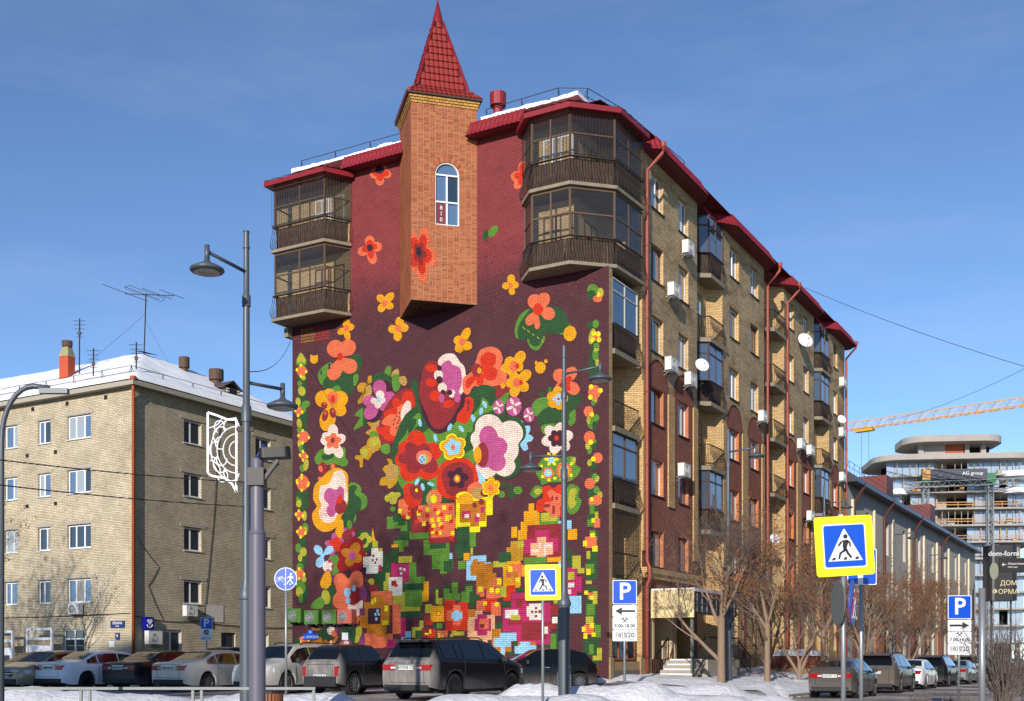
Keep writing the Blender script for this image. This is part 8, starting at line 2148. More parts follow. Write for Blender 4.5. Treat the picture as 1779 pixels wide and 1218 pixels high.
for k in range(11): MB().prism(rrect(9, 14.6 + (10 - k) * .15, 2 + k * .1, 24, 3.5), zf[k] - .3, zf[k] - .02).build('side_slab', M_rawc, TW_)
# tower crane: level jib coming towards the viewer, mast out of frame on the right
CRN = thing('tower_crane', 'yellow lattice jib of a tower crane above the building site', 'crane', (0, 0, 0)); M_cy = pm('crane_yellow', S(206, 150, 40), .5, var=.15)
ja, jb = Vector((56.5, 203.0, 42.2)), Vector((108, 157.0, 42.2)); dj = (jb - ja).normalized(); sj = Vector((-dj.y, dj.x, 0))
lattice(ja, jb, 1.2, 58, M_cy, 'jib', CRN, .07, tri=[sj * .75 + Vector((0, 0, -.6)), sj * -.75 + Vector((0, 0, -.6)), Vector((0, 0, .75))])
lattice((108, 157, 0), (108, 157, 44), 1.8, 24, M_cy, 'mast', CRN, .1); lattice(jb, jb + dj * 14, 1.2, 12, M_cy, 'counter_jib', CRN, .07); MB().box(-1.2, 1.2, -1, 1, 0, 2.6).build('counterweight', M_conc, CRN, loc=jb + dj * 13 + Vector((0, 0, -2.2)))
tr = ja + dj * 6.5; MB().box(-1.6, 1.6, -.6, .6, -1.2, -.7).build('trolley', M_cy, CRN, uv=False, loc=tr, rz=math.atan2(dj.y, dj.x)); MB().tube([tr + Vector((-.6, 0, -1)), tr + Vector((-.6, 0, -30))], .03, 4).tube([tr + Vector((.7, 0, -1)), tr + Vector((.7, 0, -30))], .03, 4).build('hoist_rope', M_iron, CRN, uv=False)
# dark sales banner at the site and the direction board nearer
BN = thing('sales_banner', 'tall dark banner wall with white lettering below the building site', 'billboard', PX(1746, 1145, 120) * 1, rad(-8)); BN.location.z = 0
MB().prism(rrect(-1.7, 1.3, -.2, 2.5, .6, 4), 7.6, 13.4).build('panel', pm('charcoal_vinyl', S(42, 42, 46), .35), BN); MB().box(-1.2, -1.05, .8, .95, 0, 7.6).box(.75, .9, .8, .95, 0, 7.6).build('support', M_iron, BN)
lettering('dom-form', .75, M_signw, BN, (-.2, -.21, 12.5)); M_gold = pm('gold_print', S(206, 190, 150), .5); lettering('ДОМ', .7, M_gold, BN, (.3, -.21, 9.4)); lettering('ФОРМА', .7, M_gold, BN, (.0, -.21, 8.5))
MB().slab_poly([(-1.15 + .45 * math.cos(a * PI / 8), -.21, 10.7 + .9 * math.sin(a * PI / 8)) for a in range(16)], (0, .01, 0)).build('printed_figure', pm('sage_print', S(120, 128, 108), .6), BN, uv=False)
DB = thing('direction_board', 'black direction board with arrow and white lettering at the right edge', 'sign', (PX(1764, 1145, 45).x, 45, 0), rad(-4))
MB().box(-.62, .9, -.03, .03, 4.85, 5.42).build('board', M_signk, DB); MB().tube([(.85, .08, 0), (.85, .08, 5.5)], .05, 8).build('post', M_grey, DB, uv=False)
lettering('Общественная баня', .105, M_signw, DB, (-.3, -.035, 5.2), align='LEFT'); lettering('Public bath', .085, M_signw, DB, (-.3, -.035, 5.07), align='LEFT'); MB().beam((-.52, -.036, 5.17), (-.36, -.036, 5.17), .02, .02).beam((-.52, -.036, 5.17), (-.46, -.036, 5.23), .02, .02).beam((-.52, -.036, 5.17), (-.46, -.036, 5.11), .02, .02).build('arrow', M_signw, DB, uv=False)
# ================================================================= street furniture
def disc(b, c, r, off, n=24, m=0, axis='y'): return b.slab_poly([(c[0] + r * math.cos(2 * PI * k / n), c[1], c[2] + r * math.sin(2 * PI * k / n)) for k in range(n)], off, m)
def rr(w, h, r, n=4):
    P = []
    for (cx_, cz_, a0) in ((w / 2 - r, h / 2 - r, 0), (-w / 2 + r, h / 2 - r, 90), (-w / 2 + r, -h / 2 + r, 180), (w / 2 - r, -h / 2 + r, 270)):
        P += [(cx_ + r * math.cos(rad(a0 + 90 * k / n)), cz_ + r * math.sin(rad(a0 + 90 * k / n))) for k in range(n + 1)]
    return P
def board(parent, name, w, h, r, y, mat, c=(0, 0), th=.012):
    b = MB(); b.slab_poly([(c[0] + p[0], y, c[1] + p[1]) for p in rr(w, h, r)], (0, th, 0)); return b.build(name, mat, parent, uv=False)
LAMP = {}
M_lens = pm('lamp_glass', S(168, 168, 160), .25)
def street_lamp(x, y, label, arms, top=10.4, z0=None, thick=1.):
    """stepped steel column, collars, arms with saucer heads: arms = [(height, direction deg, length)]"""
    z0 = gz(x, y) if z0 is None else z0
    o = thing('street_lamp', label, 'street lamp', (x, y, z0), 0, 'saucer head street lamps')
    b = MB(); H = top - z0; k = thick
    b.lathe([(.13 * k, 0), (.13 * k, 2.6), (.15 * k, 2.62), (.155 * k, 2.7), (.13 * k, 2.78), (.1 * k, 2.9), (.085, 3.0), (.08, H * .62), (.1, H * .62), (.1, H * .65), (.07, H * .655), (.065, H * .85), (.085, H * .85), (.085, H * .87), (.058, H * .875), (.055, H - .35), (.07, H - .34), (.07, H - .3), (.055, H - .29), (.055, H - .02), (.065, H - .02), (.06, H)], 14)
    b.build('column', M_grey, o, uv=False, smooth=False); autosmooth(o.children[-1])
    for (z, a, L) in arms:
        d = Vector((math.cos(rad(a)), math.sin(rad(a)), 0)); z -= z0
        ar = MB().tube([Vector((0, 0, z)), d * L + Vector((0, 0, z + .08))], .035, 8).tube([d * L + Vector((0, 0, z + .2)), d * L + Vector((0, 0, z - .12))], .05, 8).build('arm', M_grey, o, uv=False, smooth=True)
        if not LAMP:
            LAMP['s'] = MB().lathe([(.05, .02), (.08, -.03), (.2, -.08), (.31, -.14), (.325, -.17), (.3, -.2), (.24, -.215)], 24).mesh('lamp_head', M_grey, False, True); LAMP['l'] = MB().lathe([(.24, -.212), (.2, -.235), (.05, -.245)], 20).mesh('lens', M_lens, False, True)
        hd = ob('lamp_head', LAMP['s'], ar, d * L + Vector((0, 0, z - .1))); ob('lens', LAMP['l'], ar, d * L + Vector((0, 0, z - .1)))
    return o
p = PX(428, 0, 22.3); street_lamp(p.x, p.y, 'tall street lamp with lace panel at left, nearest the viewer', [(9.0, 240, 1.05), (6.85, 60, 1.05)], 9.8)
p = PX(980, 0, 31.5); street_lamp(p.x, p.y, 'street lamp in front of the right part of the mural', [(9.3, -30, 1.1), (7.05, 150, 1.05)], 10.1, thick=1.25)
for k, (u, D, lab) in enumerate(((1265, 45, 'street lamp rising behind the forked bare tree'), (1432, 60, 'street lamp just left of the big yellow crossing sign'), (1553, 75, 'distant street lamp in front of the long pale building'), (1613, 90, 'farthest street lamp down the side street'))):
    p = PX(u, 0, D); street_lamp(p.x, p.y, lab, [(9.6, -30, 1.15)], 10.5)
# curved lamp at the left edge
o = thing('curved_street_lamp', 'slim street lamp with curved arm at the left edge', 'street lamp', (PX(3, 0, 18).x, 18, 0))
b = MB(); b.tube([(0, 0, 0), (0, 0, 4.9)] + [(.5 - .5 * math.cos(t), 0, 4.9 + .85 * math.sin(t)) for t in [PI / 2 * k / 8 for k in range(1, 9)]] + [(.75, 0, 5.72)], .042, 8); b.build('column', M_grey, o, uv=False, smooth=True)
MB().box(.6, 1.05, -.05, .05, 5.63, 5.71).build('lamp_head', M_grey, o, uv=False)
# lace banner on the near lamp
p = PX(386, 786, 22.3); lc = thing('lace_panel', 'white cut metal lace panel fixed to the near street lamp', 'decoration', p)
b = MB(); w, h = .56, 1.5
out_ = [(-.28, .78), (-.1, .72), (.1, .64), (.28, .64), (.28, -.78), (.2, -.62), (.05, -.5), (-.2, -.46), (-.28, -.4), (-.28, .78)]
for q in range(len(out_) - 1): b.beam((out_[q][0], 0, out_[q][1]), (out_[q + 1][0], 0, out_[q + 1][1]), .026, .04)
def arc_(c, r, a0, a1, e=1., n=12): b.tube([(c[0] + r * math.cos(rad(a0 + (a1 - a0) * k / n)), 0, c[1] + e * r * math.sin(rad(a0 + (a1 - a0) * k / n))) for k in range(n + 1)], .012, 5)
for (r, e) in ((.5, 1.25), (.38, 1.2), (.26, 1.2), (.14, 1.2)): arc_((.28, .05), r, 90, 270, e)
for k in range(5): a = rad(105 + 37.5 * k); arc_((.28 + .38 * math.cos(a), .05 + .46 * math.sin(a)), .15, 105 + 37.5 * k - 100, 105 + 37.5 * k + 100, 1.1)
for k in range(4): arc_((-.05 + .02 * k, .5 - .32 * k), .1, 20 + 60 * k, 250 + 60 * k, 1.2)
arc_((-.28, .78), .3, -90, -20, 1); arc_((-.28, -.4), .25, 0, 80, 1); b.build('lacework', M_white, lc, uv=False)
for z in (.45, -.6): MB().box(.28, .62, -.03, .03, z - .04, z + .04).build('clamp', M_iron, lc, uv=False)
# enforcement camera on its own post
p = PX(447, 0, 17.0); cp = thing('camera_post', 'thick grey post with black traffic camera on top', 'camera post', (p.x, 17.0, 0)); b = MB(); b.lathe([(.125, 0), (.125, 3.3), (.135, 3.31), (.1, 3.38), (.095, 4.35), (.1, 4.42), (.05, 4.45)], 16); autosmooth(b.build('post', pm('lilac_grey_paint', S(96, 94, 106), .45), cp, uv=False))
b = MB(); b.prism(rrect(-.06, .4, -.14, .14, .08), 0, .15); c_ = b.build('camera_housing', M_black, cp, uv=False, loc=(.1, -.02, 4.42)); c_.rotation_euler = (0, rad(-4), .1)
MB().box(-.12, .12, -.13, .13, 4.02, 4.28).beam((.1, -.05, 4.1), (.32, -.05, 4.4), .08, .05).beam((.1, .05, 4.2), (.3, .05, 4.38), .05, .05).build('bracket', M_black, cp, uv=False); MB().tube([(.02, -.1, 4.45), (.12, -.12, 4.62), (.2, -.1, 4.5)], .012, 5).build('wire', pm('blue_wire', S(30, 80, 170), .5), cp, uv=False)
# ---- road signs
def walker(parent, s, y, mat, flip=1):
    """walking figure with crossing stripes inside the triangle; s = size of the blue square"""
    b = MB(); q = lambda P: b.slab_poly([(flip * s * x, y, s * z) for x, z in (P if flip > 0 else list(reversed(P)))], (0, .004, 0))
    disc(b, (flip * .02 * s, y, .18 * s), .045 * s, (0, .004, 0), 14)
    q([(-.06, .1), (.05, .115), (.075, .06), (.03, -.06), (-.05, -.04), (-.04, .06)])
    q([(-.03, -.04), (.03, -.05), (.0, -.12), (-.08, -.16), (-.12, -.27), (-.155, -.27), (-.12, -.14), (-.05, -.1)]); q([(-.02, -.06), (.035, -.06), (.07, -.14), (.14, -.25), (.1, -.265), (.03, -.17)])
    q([(-.05, .1), (-.06, .05), (-.13, -.02), (-.15, .0), (-.1, .07)]); q([(.05, .115), (.12, .06), (.125, -.03), (.095, -.03), (.085, .04), (.04, .07)])
    for x in (-.24, 0, .24): q([(x - .05, -.29), (x + .02, -.29), (x + .04, -.24), (x - .02, -.24)])
    return b.build('pictogram', mat, parent, uv=False)
def crossing_sign(u, v, D, size, label, yaw=0., roll=0., flip=1, h0=0.):
    c = PX(u, v, D); o = thing('crossing_sign', label, 'road sign', (c.x, c.y, gz(c.x, c.y)), yaw); zc = c.z - o.location.z
    e_ = ob('yellow_board', None, o)  # replaced below
    bpy.data.objects.remove(e_)
    B = board(o, 'yellow_board', size, size, size * .05, -.05, M_yel, (0, 0)); B.location.z = zc; B.rotation_euler = (0, roll, 0)
    s = size * .74
    board(B, 'white_border', s, s, s * .06, -.056, M_signw); board(B, 'blue_field', s * .94, s * .94, s * .05, -.062, M_blue)
    b = MB(); b.slab_poly([(-.4 * s, -.068, -.34 * s), (.4 * s, -.068, -.34 * s), (.015 * s, -.068, .38 * s), (-.015 * s, -.068, .38 * s)], (0, .006, 0)); b.build('white_triangle', M_signw, B, uv=False)
    walker(B, s * 1.12, -.074, M_signk, flip).location.z = .01 * s
    MB().tube([(0, 0, -.2), (0, 0, zc + size * .4)], .038, 10).build('post', M_galv, o, uv=False, smooth=True)
    return o
X1 = crossing_sign(1465, 949, 17.3, .9, 'large yellow pedestrian crossing sign on the right, nearest', rad(4), rad(-3.5), 1)
crossing_sign(943, 1012, 28.8, .9, 'smaller yellow pedestrian crossing sign in front of the mural', 0, rad(-1), -1)
# round discs seen nearly edge-on on the same post
for (dx_, mat, nm) in ((-.1, pm('sign_back_grey', S(104, 108, 104), .6), 'round_sign_back'), (.14, M_blue, 'end_of_path_sign')):
    b = MB(); disc(b, (0, 0, 0), .35, (0, .012, 0), 28); q = b.build(nm, mat, X1, uv=False, loc=(dx_, -.03, 2.3)); q.rotation_euler = (0, 0, rad(61 if dx_ > 0 else -93))
    if dx_ > 0:
        b = MB(); b.beam((-.24, -.006, -.26), (.24, -.006, .26), .06, .006, 0, (0, 1, 0)); b.build('red_bar', pm('sign_red', S(190, 40, 36), .4), q, uv=False)
        walker(q, .9, -.008, M_signw).location = (.12, 0, .02)
def p_sign(u, v, D, label, arrow, hours, size=.7, rails=None, small=False):
    c = PX(u, v, D); o = thing('parking_sign', label, 'road sign', (c.x, c.y, gz(c.x, c.y)), 0.); zc = c.z - o.location.z
    b_ = board(o, 'white_border', size, size, .04, -.05, M_signw, (0, zc)); board(o, 'blue_board', size * .94, size * .94, .035, -.056, M_blue, (0, zc)); lettering('P', size * .98, M_signw, o, (0, -.062, zc - size * .0), bold=.012 * size / .7)
    hh = size * .5; z = zc - size / 2 - hh / 2 - .02
    for k in range(2 if small else 3):
        board(o, 'plate', size, hh - .015, .03, -.05, M_signw, (0, z))
        if small: lettering(['♿', '2\nМЕСТА'][k], .2 if k == 0 else .13, M_signk, o, (0, -.056, z + (.04 if k else 0)))
        elif k == 0:
            b = MB(); a = -1 if arrow == 'l' else 1; P = [(a * -.3, -.03), (a * .08, -.03), (a * .08, -.11), (a * .28, 0), (a * .08, .11), (a * .08, .03), (a * -.3, .03)]
            b.slab_poly([(p_[0], -.056, z + p_[1]) for p_ in (P if a > 0 else reversed(P))], (0, .005, 0)); b.build('arrow', M_signk, o, uv=False)
        elif k == 1:
            lettering(hours, .14, M_signk, o, (0, -.056, z - .08), bold=.003); b = MB(); b.beam((-.06, -.055, z + .02), (.06, -.055, z + .13), .022, .006, 0, (0, 1, 0)); b.beam((.06, -.055, z + .02), (-.06, -.055, z + .13), .022, .006, 0, (0, 1, 0)); b.beam((-.09, -.055, z + .1), (-.03, -.055, z + .15), .03, .006, 0, (0, 1, 0)); b.beam((.09, -.055, z + .1), (.03, -.055, z + .15), .03, .006, 0, (0, 1, 0)); b.build('hammers', M_signk, o, uv=False)
        else:
            for (x, t, s_, r) in ((-.2, '10', .13, .085), (-.03, '15', .15, .095), (.18, '20', .19, .125)):
                lettering(t, s_, M_signk, o, (x, -.056, z), bold=.003); b = MB(); b.tube([(x + r * math.cos(2 * PI * q / 20), -.056, z + r * math.sin(2 * PI * q / 20)) for q in range(21)], .006, 4, cap=False); b.build('ring', M_signk, o, uv=False)
        z -= hh
    MB().tube([(0, 0, -.2), (0, 0, zc + size * .4)], .038, 10).build('post', M_galv, o, uv=False, smooth=True); return o
p_sign(1085, 1029, 33, 'blue parking sign with left arrow plates by the mural corner', 'l', '9.00-18.00')
p_sign(1666, 1055, 34, 'blue parking sign with right arrow plates at the far right', 'r', '7.00-19.00')
p_sign(359, 1083, 52, 'small blue parking sign with wheelchair plate by the pale block', 'l', '', .52, None, True)
# blue lane sign behind the big crossing sign, and the thick post with a plate on edge
c = PX(1496, 985, 19.5); o = thing('lane_sign', 'blue road sign half hidden behind the big crossing sign', 'road sign', (c.x, c.y, 0)); zc = c.z; board(o, 'white_border', .5, .62, .03, -.05, M_signw, (0, zc)); board(o, 'blue_board', .47, .59, .03, -.056, M_blue, (0, zc)); board(o, 'white_stripe', .09, .59, .004, -.062, M_signw, (-.03, zc)); MB().tube([(0, 0, 0), (0, 0, zc + .2)], .034, 10).build('post', M_galv, o, uv=False, smooth=True)
c = PX(1706, 1022, 20); o = thing('sign_post', 'thick galvanised post with a plate seen edge on at right', 'post', (c.x, c.y, 0)); MB().tube([(0, 0, 0), (0, 0, c.z)], .058, 12).build('post', M_galv, o, uv=False, smooth=True); q = MB().box(-.25, .25, -.01, .01, -.27, .27).build('plate', MATS['sign_back_grey'], o, uv=False, loc=(-.1, .1, c.z - .28)); q.rotation_euler = (0, 0, rad(72))
# round blue path sign
c = PX(497, 1006, 31); o = thing('path_sign', 'round blue cycle and walking path sign before the mural', 'road sign', (c.x, c.y, gz(c.x, c.y))); zc = c.z - o.location.z
b = MB(); disc(b, (0, -.05, zc), .31, (0, .012, 0), 32); b.build('white_rim', M_signw, o, uv=False); b = MB(); disc(b, (0, -.056, zc), .29, (0, .01, 0), 32); b.build('blue_disc', M_blue, o, uv=False); MB().box(-.008, .008, -.062, -.056, zc - .28, zc + .28).build('divider', M_signw, o, uv=False)
w_ = walker(o, .62, -.064, M_signw); w_.location = (.13, 0, zc + .02); b = MB()
for x in (-.21, -.07): b.tube([(x + .055 * math.cos(2 * PI * q / 16), -.062, zc - .02 + .055 * math.sin(2 * PI * q / 16)) for q in range(17)], .008, 4, cap=False)
for (a_, c_) in (((-.21, -.02), (-.17, .05)), ((-.17, .05), (-.09, .05)), ((-.09, .05), (-.14, -.02)), ((-.14, -.02), (-.17, .05)), ((-.07, -.02), (-.1, .08)), ((-.14, -.02), (-.21, -.02))): b.beam((a_[0], -.062, zc + a_[1]), (c_[0], -.062, zc + c_[1]), .012, .004, 0, (0, 1, 0))
b.build('bicycle', M_signw, o, uv=False); MB().tube([(0, 0, -.2), (0, 0, zc + .2)], .034, 10).build('post', M_galv, o, uv=False, smooth=True)
# ---- pedestrian fence, bins, brick planter
fe = thing('street_fence', 'low galvanised pedestrian fence along the bottom left', 'fence', (0, 21, 0)); xr = PX(548, 0, 21).x
M_fence = pm('dull_galvanised', S(118, 122, 124), .5, metal=.4, var=.2, scale=7); MB().box(-12.5, xr, -.025, .025, .885, .935).build('top_rail', M_fence, fe, uv=False); MB().box(-12.5, xr, -.025, .025, .5, .55).build('lower_rail', M_fence, fe, uv=False)
pme = MB().box(-.025, .025, -.025, .025, 0, .875).mesh('post', M_fence, False)
for k in range(6):
    x = xr - .03 - k * 2.06
    ob('post', pme, fe, (x, 0, 0)); 
    if k: ob('post', pme, fe, (x - .16, 0, 0))
p = PX(470, 0, 20.2); bn = thing('litter_bin', 'wooden slatted litter bin behind the fence end', 'litter bin', (p.x, 20.2, 0)); M_slat = pm('oiled_wood', S(140, 84, 50), .6, var=.3, scale=9)
sme = MB().box(-.022, .022, -.012, .012, .08, .86).mesh('slat', M_slat, False)
for k in range(22): a = 2 * PI * k / 22; q = ob('slat', sme, bn, (.21 * math.cos(a), .21 * math.sin(a), 0)); q.rotation_euler = (0, 0, a + PI / 2)
MB().lathe([(.19, .05), (.19, .82)], 18).build('liner', M_iron, bn, uv=False); MB().lathe([(.225, .84), (.225, .89), (.17, .9)], 20).build('rim', M_black, bn, uv=False)
p = PX(981, 0, 33.2); gb = thing('grit_bin', 'grey box bin at the foot of the street lamp', 'bin', (p.x, p.y, gz(p.x, p.y) + .1)); MB().prism(rrect(-.24, .24, -.2, .2, .06, 3), 0, .62).build('body', pm('grey_plastic', S(78, 80, 86), .6), gb, uv=False); MB().prism(rrect(-.27, .27, -.23, .23, .06, 3), .62, .68).build('lid', M_black, gb, uv=False)
x, y = L2W(2.9, 15.6); pl = thing('brick_planter', 'red brick planter with thick snow on top by the facade', 'planter', (x, y, .45), ROT)
MB().box(-1.3, 1.3, -.9, .9, 0, .55).build('stone_base', STONE, pl); MB().box(-1.25, 1.25, -.85, .85, .55, 1.15).build('brick_wall', RB, pl)
b = MB(); nn = 16
for j in range(nn + 1):
    for i in range(nn + 1):
        u, v_ = i / nn * 2 - 1, j / nn * 2 - 1; k = max(0, 1 - max(abs(u), abs(v_)) ** 6); b.v.append((u * 1.33, v_ * .93, 1.15 + .32 * k * (1 - .25 * u * u) + .05 * fbm(u * 2, v_ * 2, 1.5) * k))
for j in range(nn):
    for i in range(nn): q = j * (nn + 1) + i; b.f.append((q, q + 1, q + nn + 2, q + nn + 1)); b.m.append(0)
b.build('snow_cap', M_snowclean, pl, uv=False, smooth=True)
# ---- overhead wires
cable([PX(428, 838, 22.3), PX(-120, 784, 15)], .009, 'upper overhead wire running left from the near street lamp', 'overhead_wire', .05)
cable([PX(428, 880, 22.3), PX(-120, 828, 15)], .009, 'lower overhead wire running left from the near street lamp', 'overhead_wire', .05)
cable([PX(1399, 500, 66), PX(1860, 660, 48)], .012, 'overhead wire dropping right from the red roof', 'overhead_wire', .25)
cable([PX(1540, 730, 90), PX(1860, 598, 48)], .011, 'overhead wire rising to the right above the crane jib', 'overhead_wire', .5)
cable([PX(252, 545, 64.5), PX(120, 655, 60)], .008, 'thin stay wire left of the tall roof aerial', 'stay_wire', .1); cable([PX(252, 555, 64.5), PX(294, 632, 66)], .008, 'thin stay wire right of the tall roof aerial', 'stay_wire', .0)
cable([PX(428, 645, 22.5), PX(505, 592, 50)], .01, 'thin slack wire between the near lamp and the mural block', 'overhead_wire', .4)
# ================================================================= parked cars
M_cglass = glass_opaque('car_glass', S(13, 15, 19), .05); M_cglass.node_tree.nodes['Principled BSDF'].inputs['Coat Weight'].default_value = .25; M_cglass.node_tree.nodes['Principled BSDF'].inputs['Specular IOR Level'].default_value = .4; M_tyre = pm('tyre_rubber', S(30, 29, 29), .85, var=.3, scale=14); M_rim = pm('alloy_rim', S(140, 142, 146), .35, metal=.7); M_rimk = pm('black_rim', S(30, 30, 33), .35, metal=.4)
M_tail = pm('tail_lamp_red', S(150, 12, 18), .15, coat=.6, var=.2, scale=8); M_head = pm('head_lamp', S(190, 196, 202), .12, coat=.6); M_plas = pm('bumper_plastic', S(34, 34, 36), .65, var=.2); M_chrome = pm('chrome_trim', S(180, 182, 186), .15, metal=.9); M_plate = pm('number_plate', S(206, 206, 202), .5, var=.15, scale=12)
SALT = S(136, 132, 128)
def ip(tab, x):
    if x <= tab[0][0]: return tab[0][1]
    for (a, b), (c, d) in zip(tab, tab[1:]):
        if x <= c:
            t = (x - a) / (c - a) if c > a else 1; return b + (d - b) * t
    return tab[-1][1]
BODY = {
 # L, W, wheelbase, rear overhang, tyre radius, roofline [(x from tail, z)], beltline, tail deck height
 'sedan': dict(L=4.7, W=1.82, wb=2.75, ro=1.0, wr=.33, top=[(0, .98), (.12, 1.04), (.72, 1.07), (.95, 1.14), (1.5, 1.4), (1.95, 1.46), (2.5, 1.47), (3.0, 1.42), (3.7, 1.04), (3.95, .98), (4.5, .84), (4.7, .66)], belt=[(0, .96), (.8, 1.0), (2.5, .96), (3.8, .93), (4.5, .8), (4.7, .62)], rw=(.9, 1.55), ws=(2.98, 3.72), sw=(.98, 3.62), cuts=(1.5, 2.45)),
 'suv': dict(L=4.85, W=1.95, wb=2.92, ro=.98, wr=.375, top=[(0, 1.06), (.1, 1.16), (.42, 1.62), (.7, 1.7), (1.8, 1.74), (2.7, 1.72), (3.15, 1.64), (3.8, 1.2), (4.0, 1.13), (4.65, 1.0), (4.85, .78)], belt=[(0, 1.04), (.3, 1.13), (2.5, 1.09), (3.9, 1.06), (4.65, .95), (4.85, .74)], rw=(.1, .42), ws=(3.13, 3.82), sw=(.5, 3.66), cuts=(1.15, 1.45, 2.5)),
 'hatch': dict(L=4.1, W=1.74, wb=2.55, ro=.72, wr=.31, top=[(0, .92), (.1, 1.02), (.45, 1.38), (.9, 1.47), (1.7, 1.5), (2.2, 1.46), (3.0, 1.05), (3.2, .98), (3.85, .82), (4.1, .62)], belt=[(0, .9), (.4, 1.0), (2.0, .95), (3.1, .92), (3.85, .78), (4.1, .6)], rw=(.12, .46), ws=(2.2, 3.02), sw=(.5, 2.95), cuts=(.95, 1.75)),
 'liftback': dict(L=4.46, W=1.75, wb=2.7, ro=.85, wr=.31, top=[(0, .98), (.06, 1.06), (.22, 1.14), (.9, 1.36), (1.6, 1.49), (2.2, 1.5), (2.7, 1.42), (3.5, 1.03), (3.7, .97), (4.25, .8), (4.46, .62)], belt=[(0, .96), (.5, 1.02), (2.2, .96), (3.6, .92), (4.25, .77), (4.46, .6)], rw=(.26, 1.0), ws=(2.68, 3.52), sw=(.75, 3.4), cuts=(1.4, 2.3)),
 'boxy': dict(L=3.74, W=1.68, wb=2.2, ro=.72, wr=.35, top=[(0, 1.0), (.05, 1.06), (.4, 1.52), (.6, 1.6), (1.6, 1.64), (2.0, 1.6), (2.5, 1.12), (2.62, 1.06), (3.5, .98), (3.74, .8)], belt=[(0, .98), (.2, 1.04), (2.5, 1.03), (3.5, .96), (3.74, .78)], rw=(.08, .38), ws=(2.0, 2.48), sw=(.45, 2.42), cuts=(1.15,)),
}
CARM = {}
def car_parts(kind):
    if kind in CARM: return CARM[kind]
    B = BODY[kind]; L, Wd, wb, ro, wr = B['L'], B['W'], B['wb'], B['ro'], B['wr']; hw = Wd / 2; xs = set(); axles = (ro, ro + wb)
    x = 0
    while x < L: xs.add(round(x, 3)); x += .11
    xs.add(L)
    for a in axles:
        for k in range(-9, 10): xs.add(round(a + k * (wr + .07) / 9, 3))
    for x, _ in B['top'] + B['belt']: xs.add(round(x, 3))
    xs = sorted(v for v in xs if 0 <= v <= L)
    def half(x): e0 = max(0, (.38 - x) / .38); e1 = max(0, (x - (L - .75)) / .75); return hw * (1 - .13 * e0 * e0 - .2 * e1 * e1)
    def ring(x):
        zt, zb = ip(B['top'], x), ip(B['belt'], x); zb = min(zb, zt - .015); w = half(x); lo = .3 if kind in ('suv', 'boxy') else .22
        if x < .3: lo += .08 * (1 - x / .3)
        fl = 0
        for a in axles:
            q = wr + .065
            if abs(x - a) < q: lo = max(lo, wr + math.sqrt(max(0, q * q - (x - a) ** 2))); fl = .022
        h = zt - zb; yt = max(w * .3, w * .965 - h * .42 - (.02 if h < .1 else .03)); zm = max(lo + .03, zb * .62)
        P = [(w * .94 + fl - .12, lo + .02), (w * .955 + fl, lo), (w * .985 + fl, max(lo + .02, lo * .6 + zm * .4)), (w + fl * .5, max(lo + .03, zm)), (w * .992, max(lo + .045, zb - .12)), (w * .965, zb - .02 if zb - .02 > lo + .05 else lo + .055), (w * .95, zb)]
        for t in (.25, .6, .88): P.append((w * .95 + (yt - w * .95) * t, zb + (h - .03) * t if h > .05 else zb + h * t))
        P += [(yt - .03, zt - .022 if h > .05 else zt - h * .05), (yt - .12, zt - .004), (yt * .5, zt + .004), (0, zt + .01)]
        return [(x, y, z) for y, z in P]
    b = MB(); R = [ring(x) for x in xs]; n = len(R[0])
    for sgn in (1, -1):
        base = len(b.v)
        for r in R: b.v += [(p[0] - L / 2, sgn * p[1], p[2]) for p in r]
        for i in range(len(R) - 1):
            for j in range(n - 1):
                q = (base + i * n + j, base + (i + 1) * n + j, base + (i + 1) * n + j + 1, base + i * n + j + 1); b.f.append(q if sgn < 0 else q[::-1]); b.m.append(0)
    for (r, f) in ((R[0], 0), (R[-1], 1)):
        P = [(p[0] - L / 2, p[1], p[2]) for p in r] + [(p[0] - L / 2, -p[1], p[2]) for p in reversed(r[:-1])]; b.poly(P if f else P[::-1])
    body = b.mesh('body', M_plas, False)
    bm = bmesh.new(); bm.from_mesh(body); bmesh.ops.remove_doubles(bm, verts=bm.verts, dist=.001); bm.to_mesh(body); bm.free(); autosmooth(body, 32)
    def side(x, t, o=.012):
        r = ring(x); zt, zb = ip(B['top'], x), ip(B['belt'], x); w = half(x); h = zt - zb; yt = max(w * .3, w * .965 - h * .42 - .03); return (x - L / 2, w * .95 + (yt - w * .95) * t + o, zb + (h - .03) * t + .0)
    gl = []
    ed = [B['sw'][0]] + list(B['cuts']) + [B['sw'][1]]
    for sgn in (1, -1):
        for i in range(len(ed) - 1):
            a, c = ed[i] + .03, ed[i + 1] - .03; m = MB(); k = 6; lo_, hi_ = [], []
            for q in range(k + 1):
                x = a + (c - a) * q / k; zt, zb = ip(B['top'], x), ip(B['belt'], x); t1 = .84 if zt - zb > .22 else max(.12, .84 - (.22 - (zt - zb)) * 4); lo_.append(side(x, .1)); hi_.append(side(x, max(.14, t1)))
            for q in range(k):
                F = [lo_[q], lo_[q + 1], hi_[q + 1], hi_[q]]; F = [(p[0], sgn * p[1], p[2]) for p in F]; m.poly(F if sgn < 0 else F[::-1])
            gl.append(m.mesh('side_window', M_cglass, False, True))
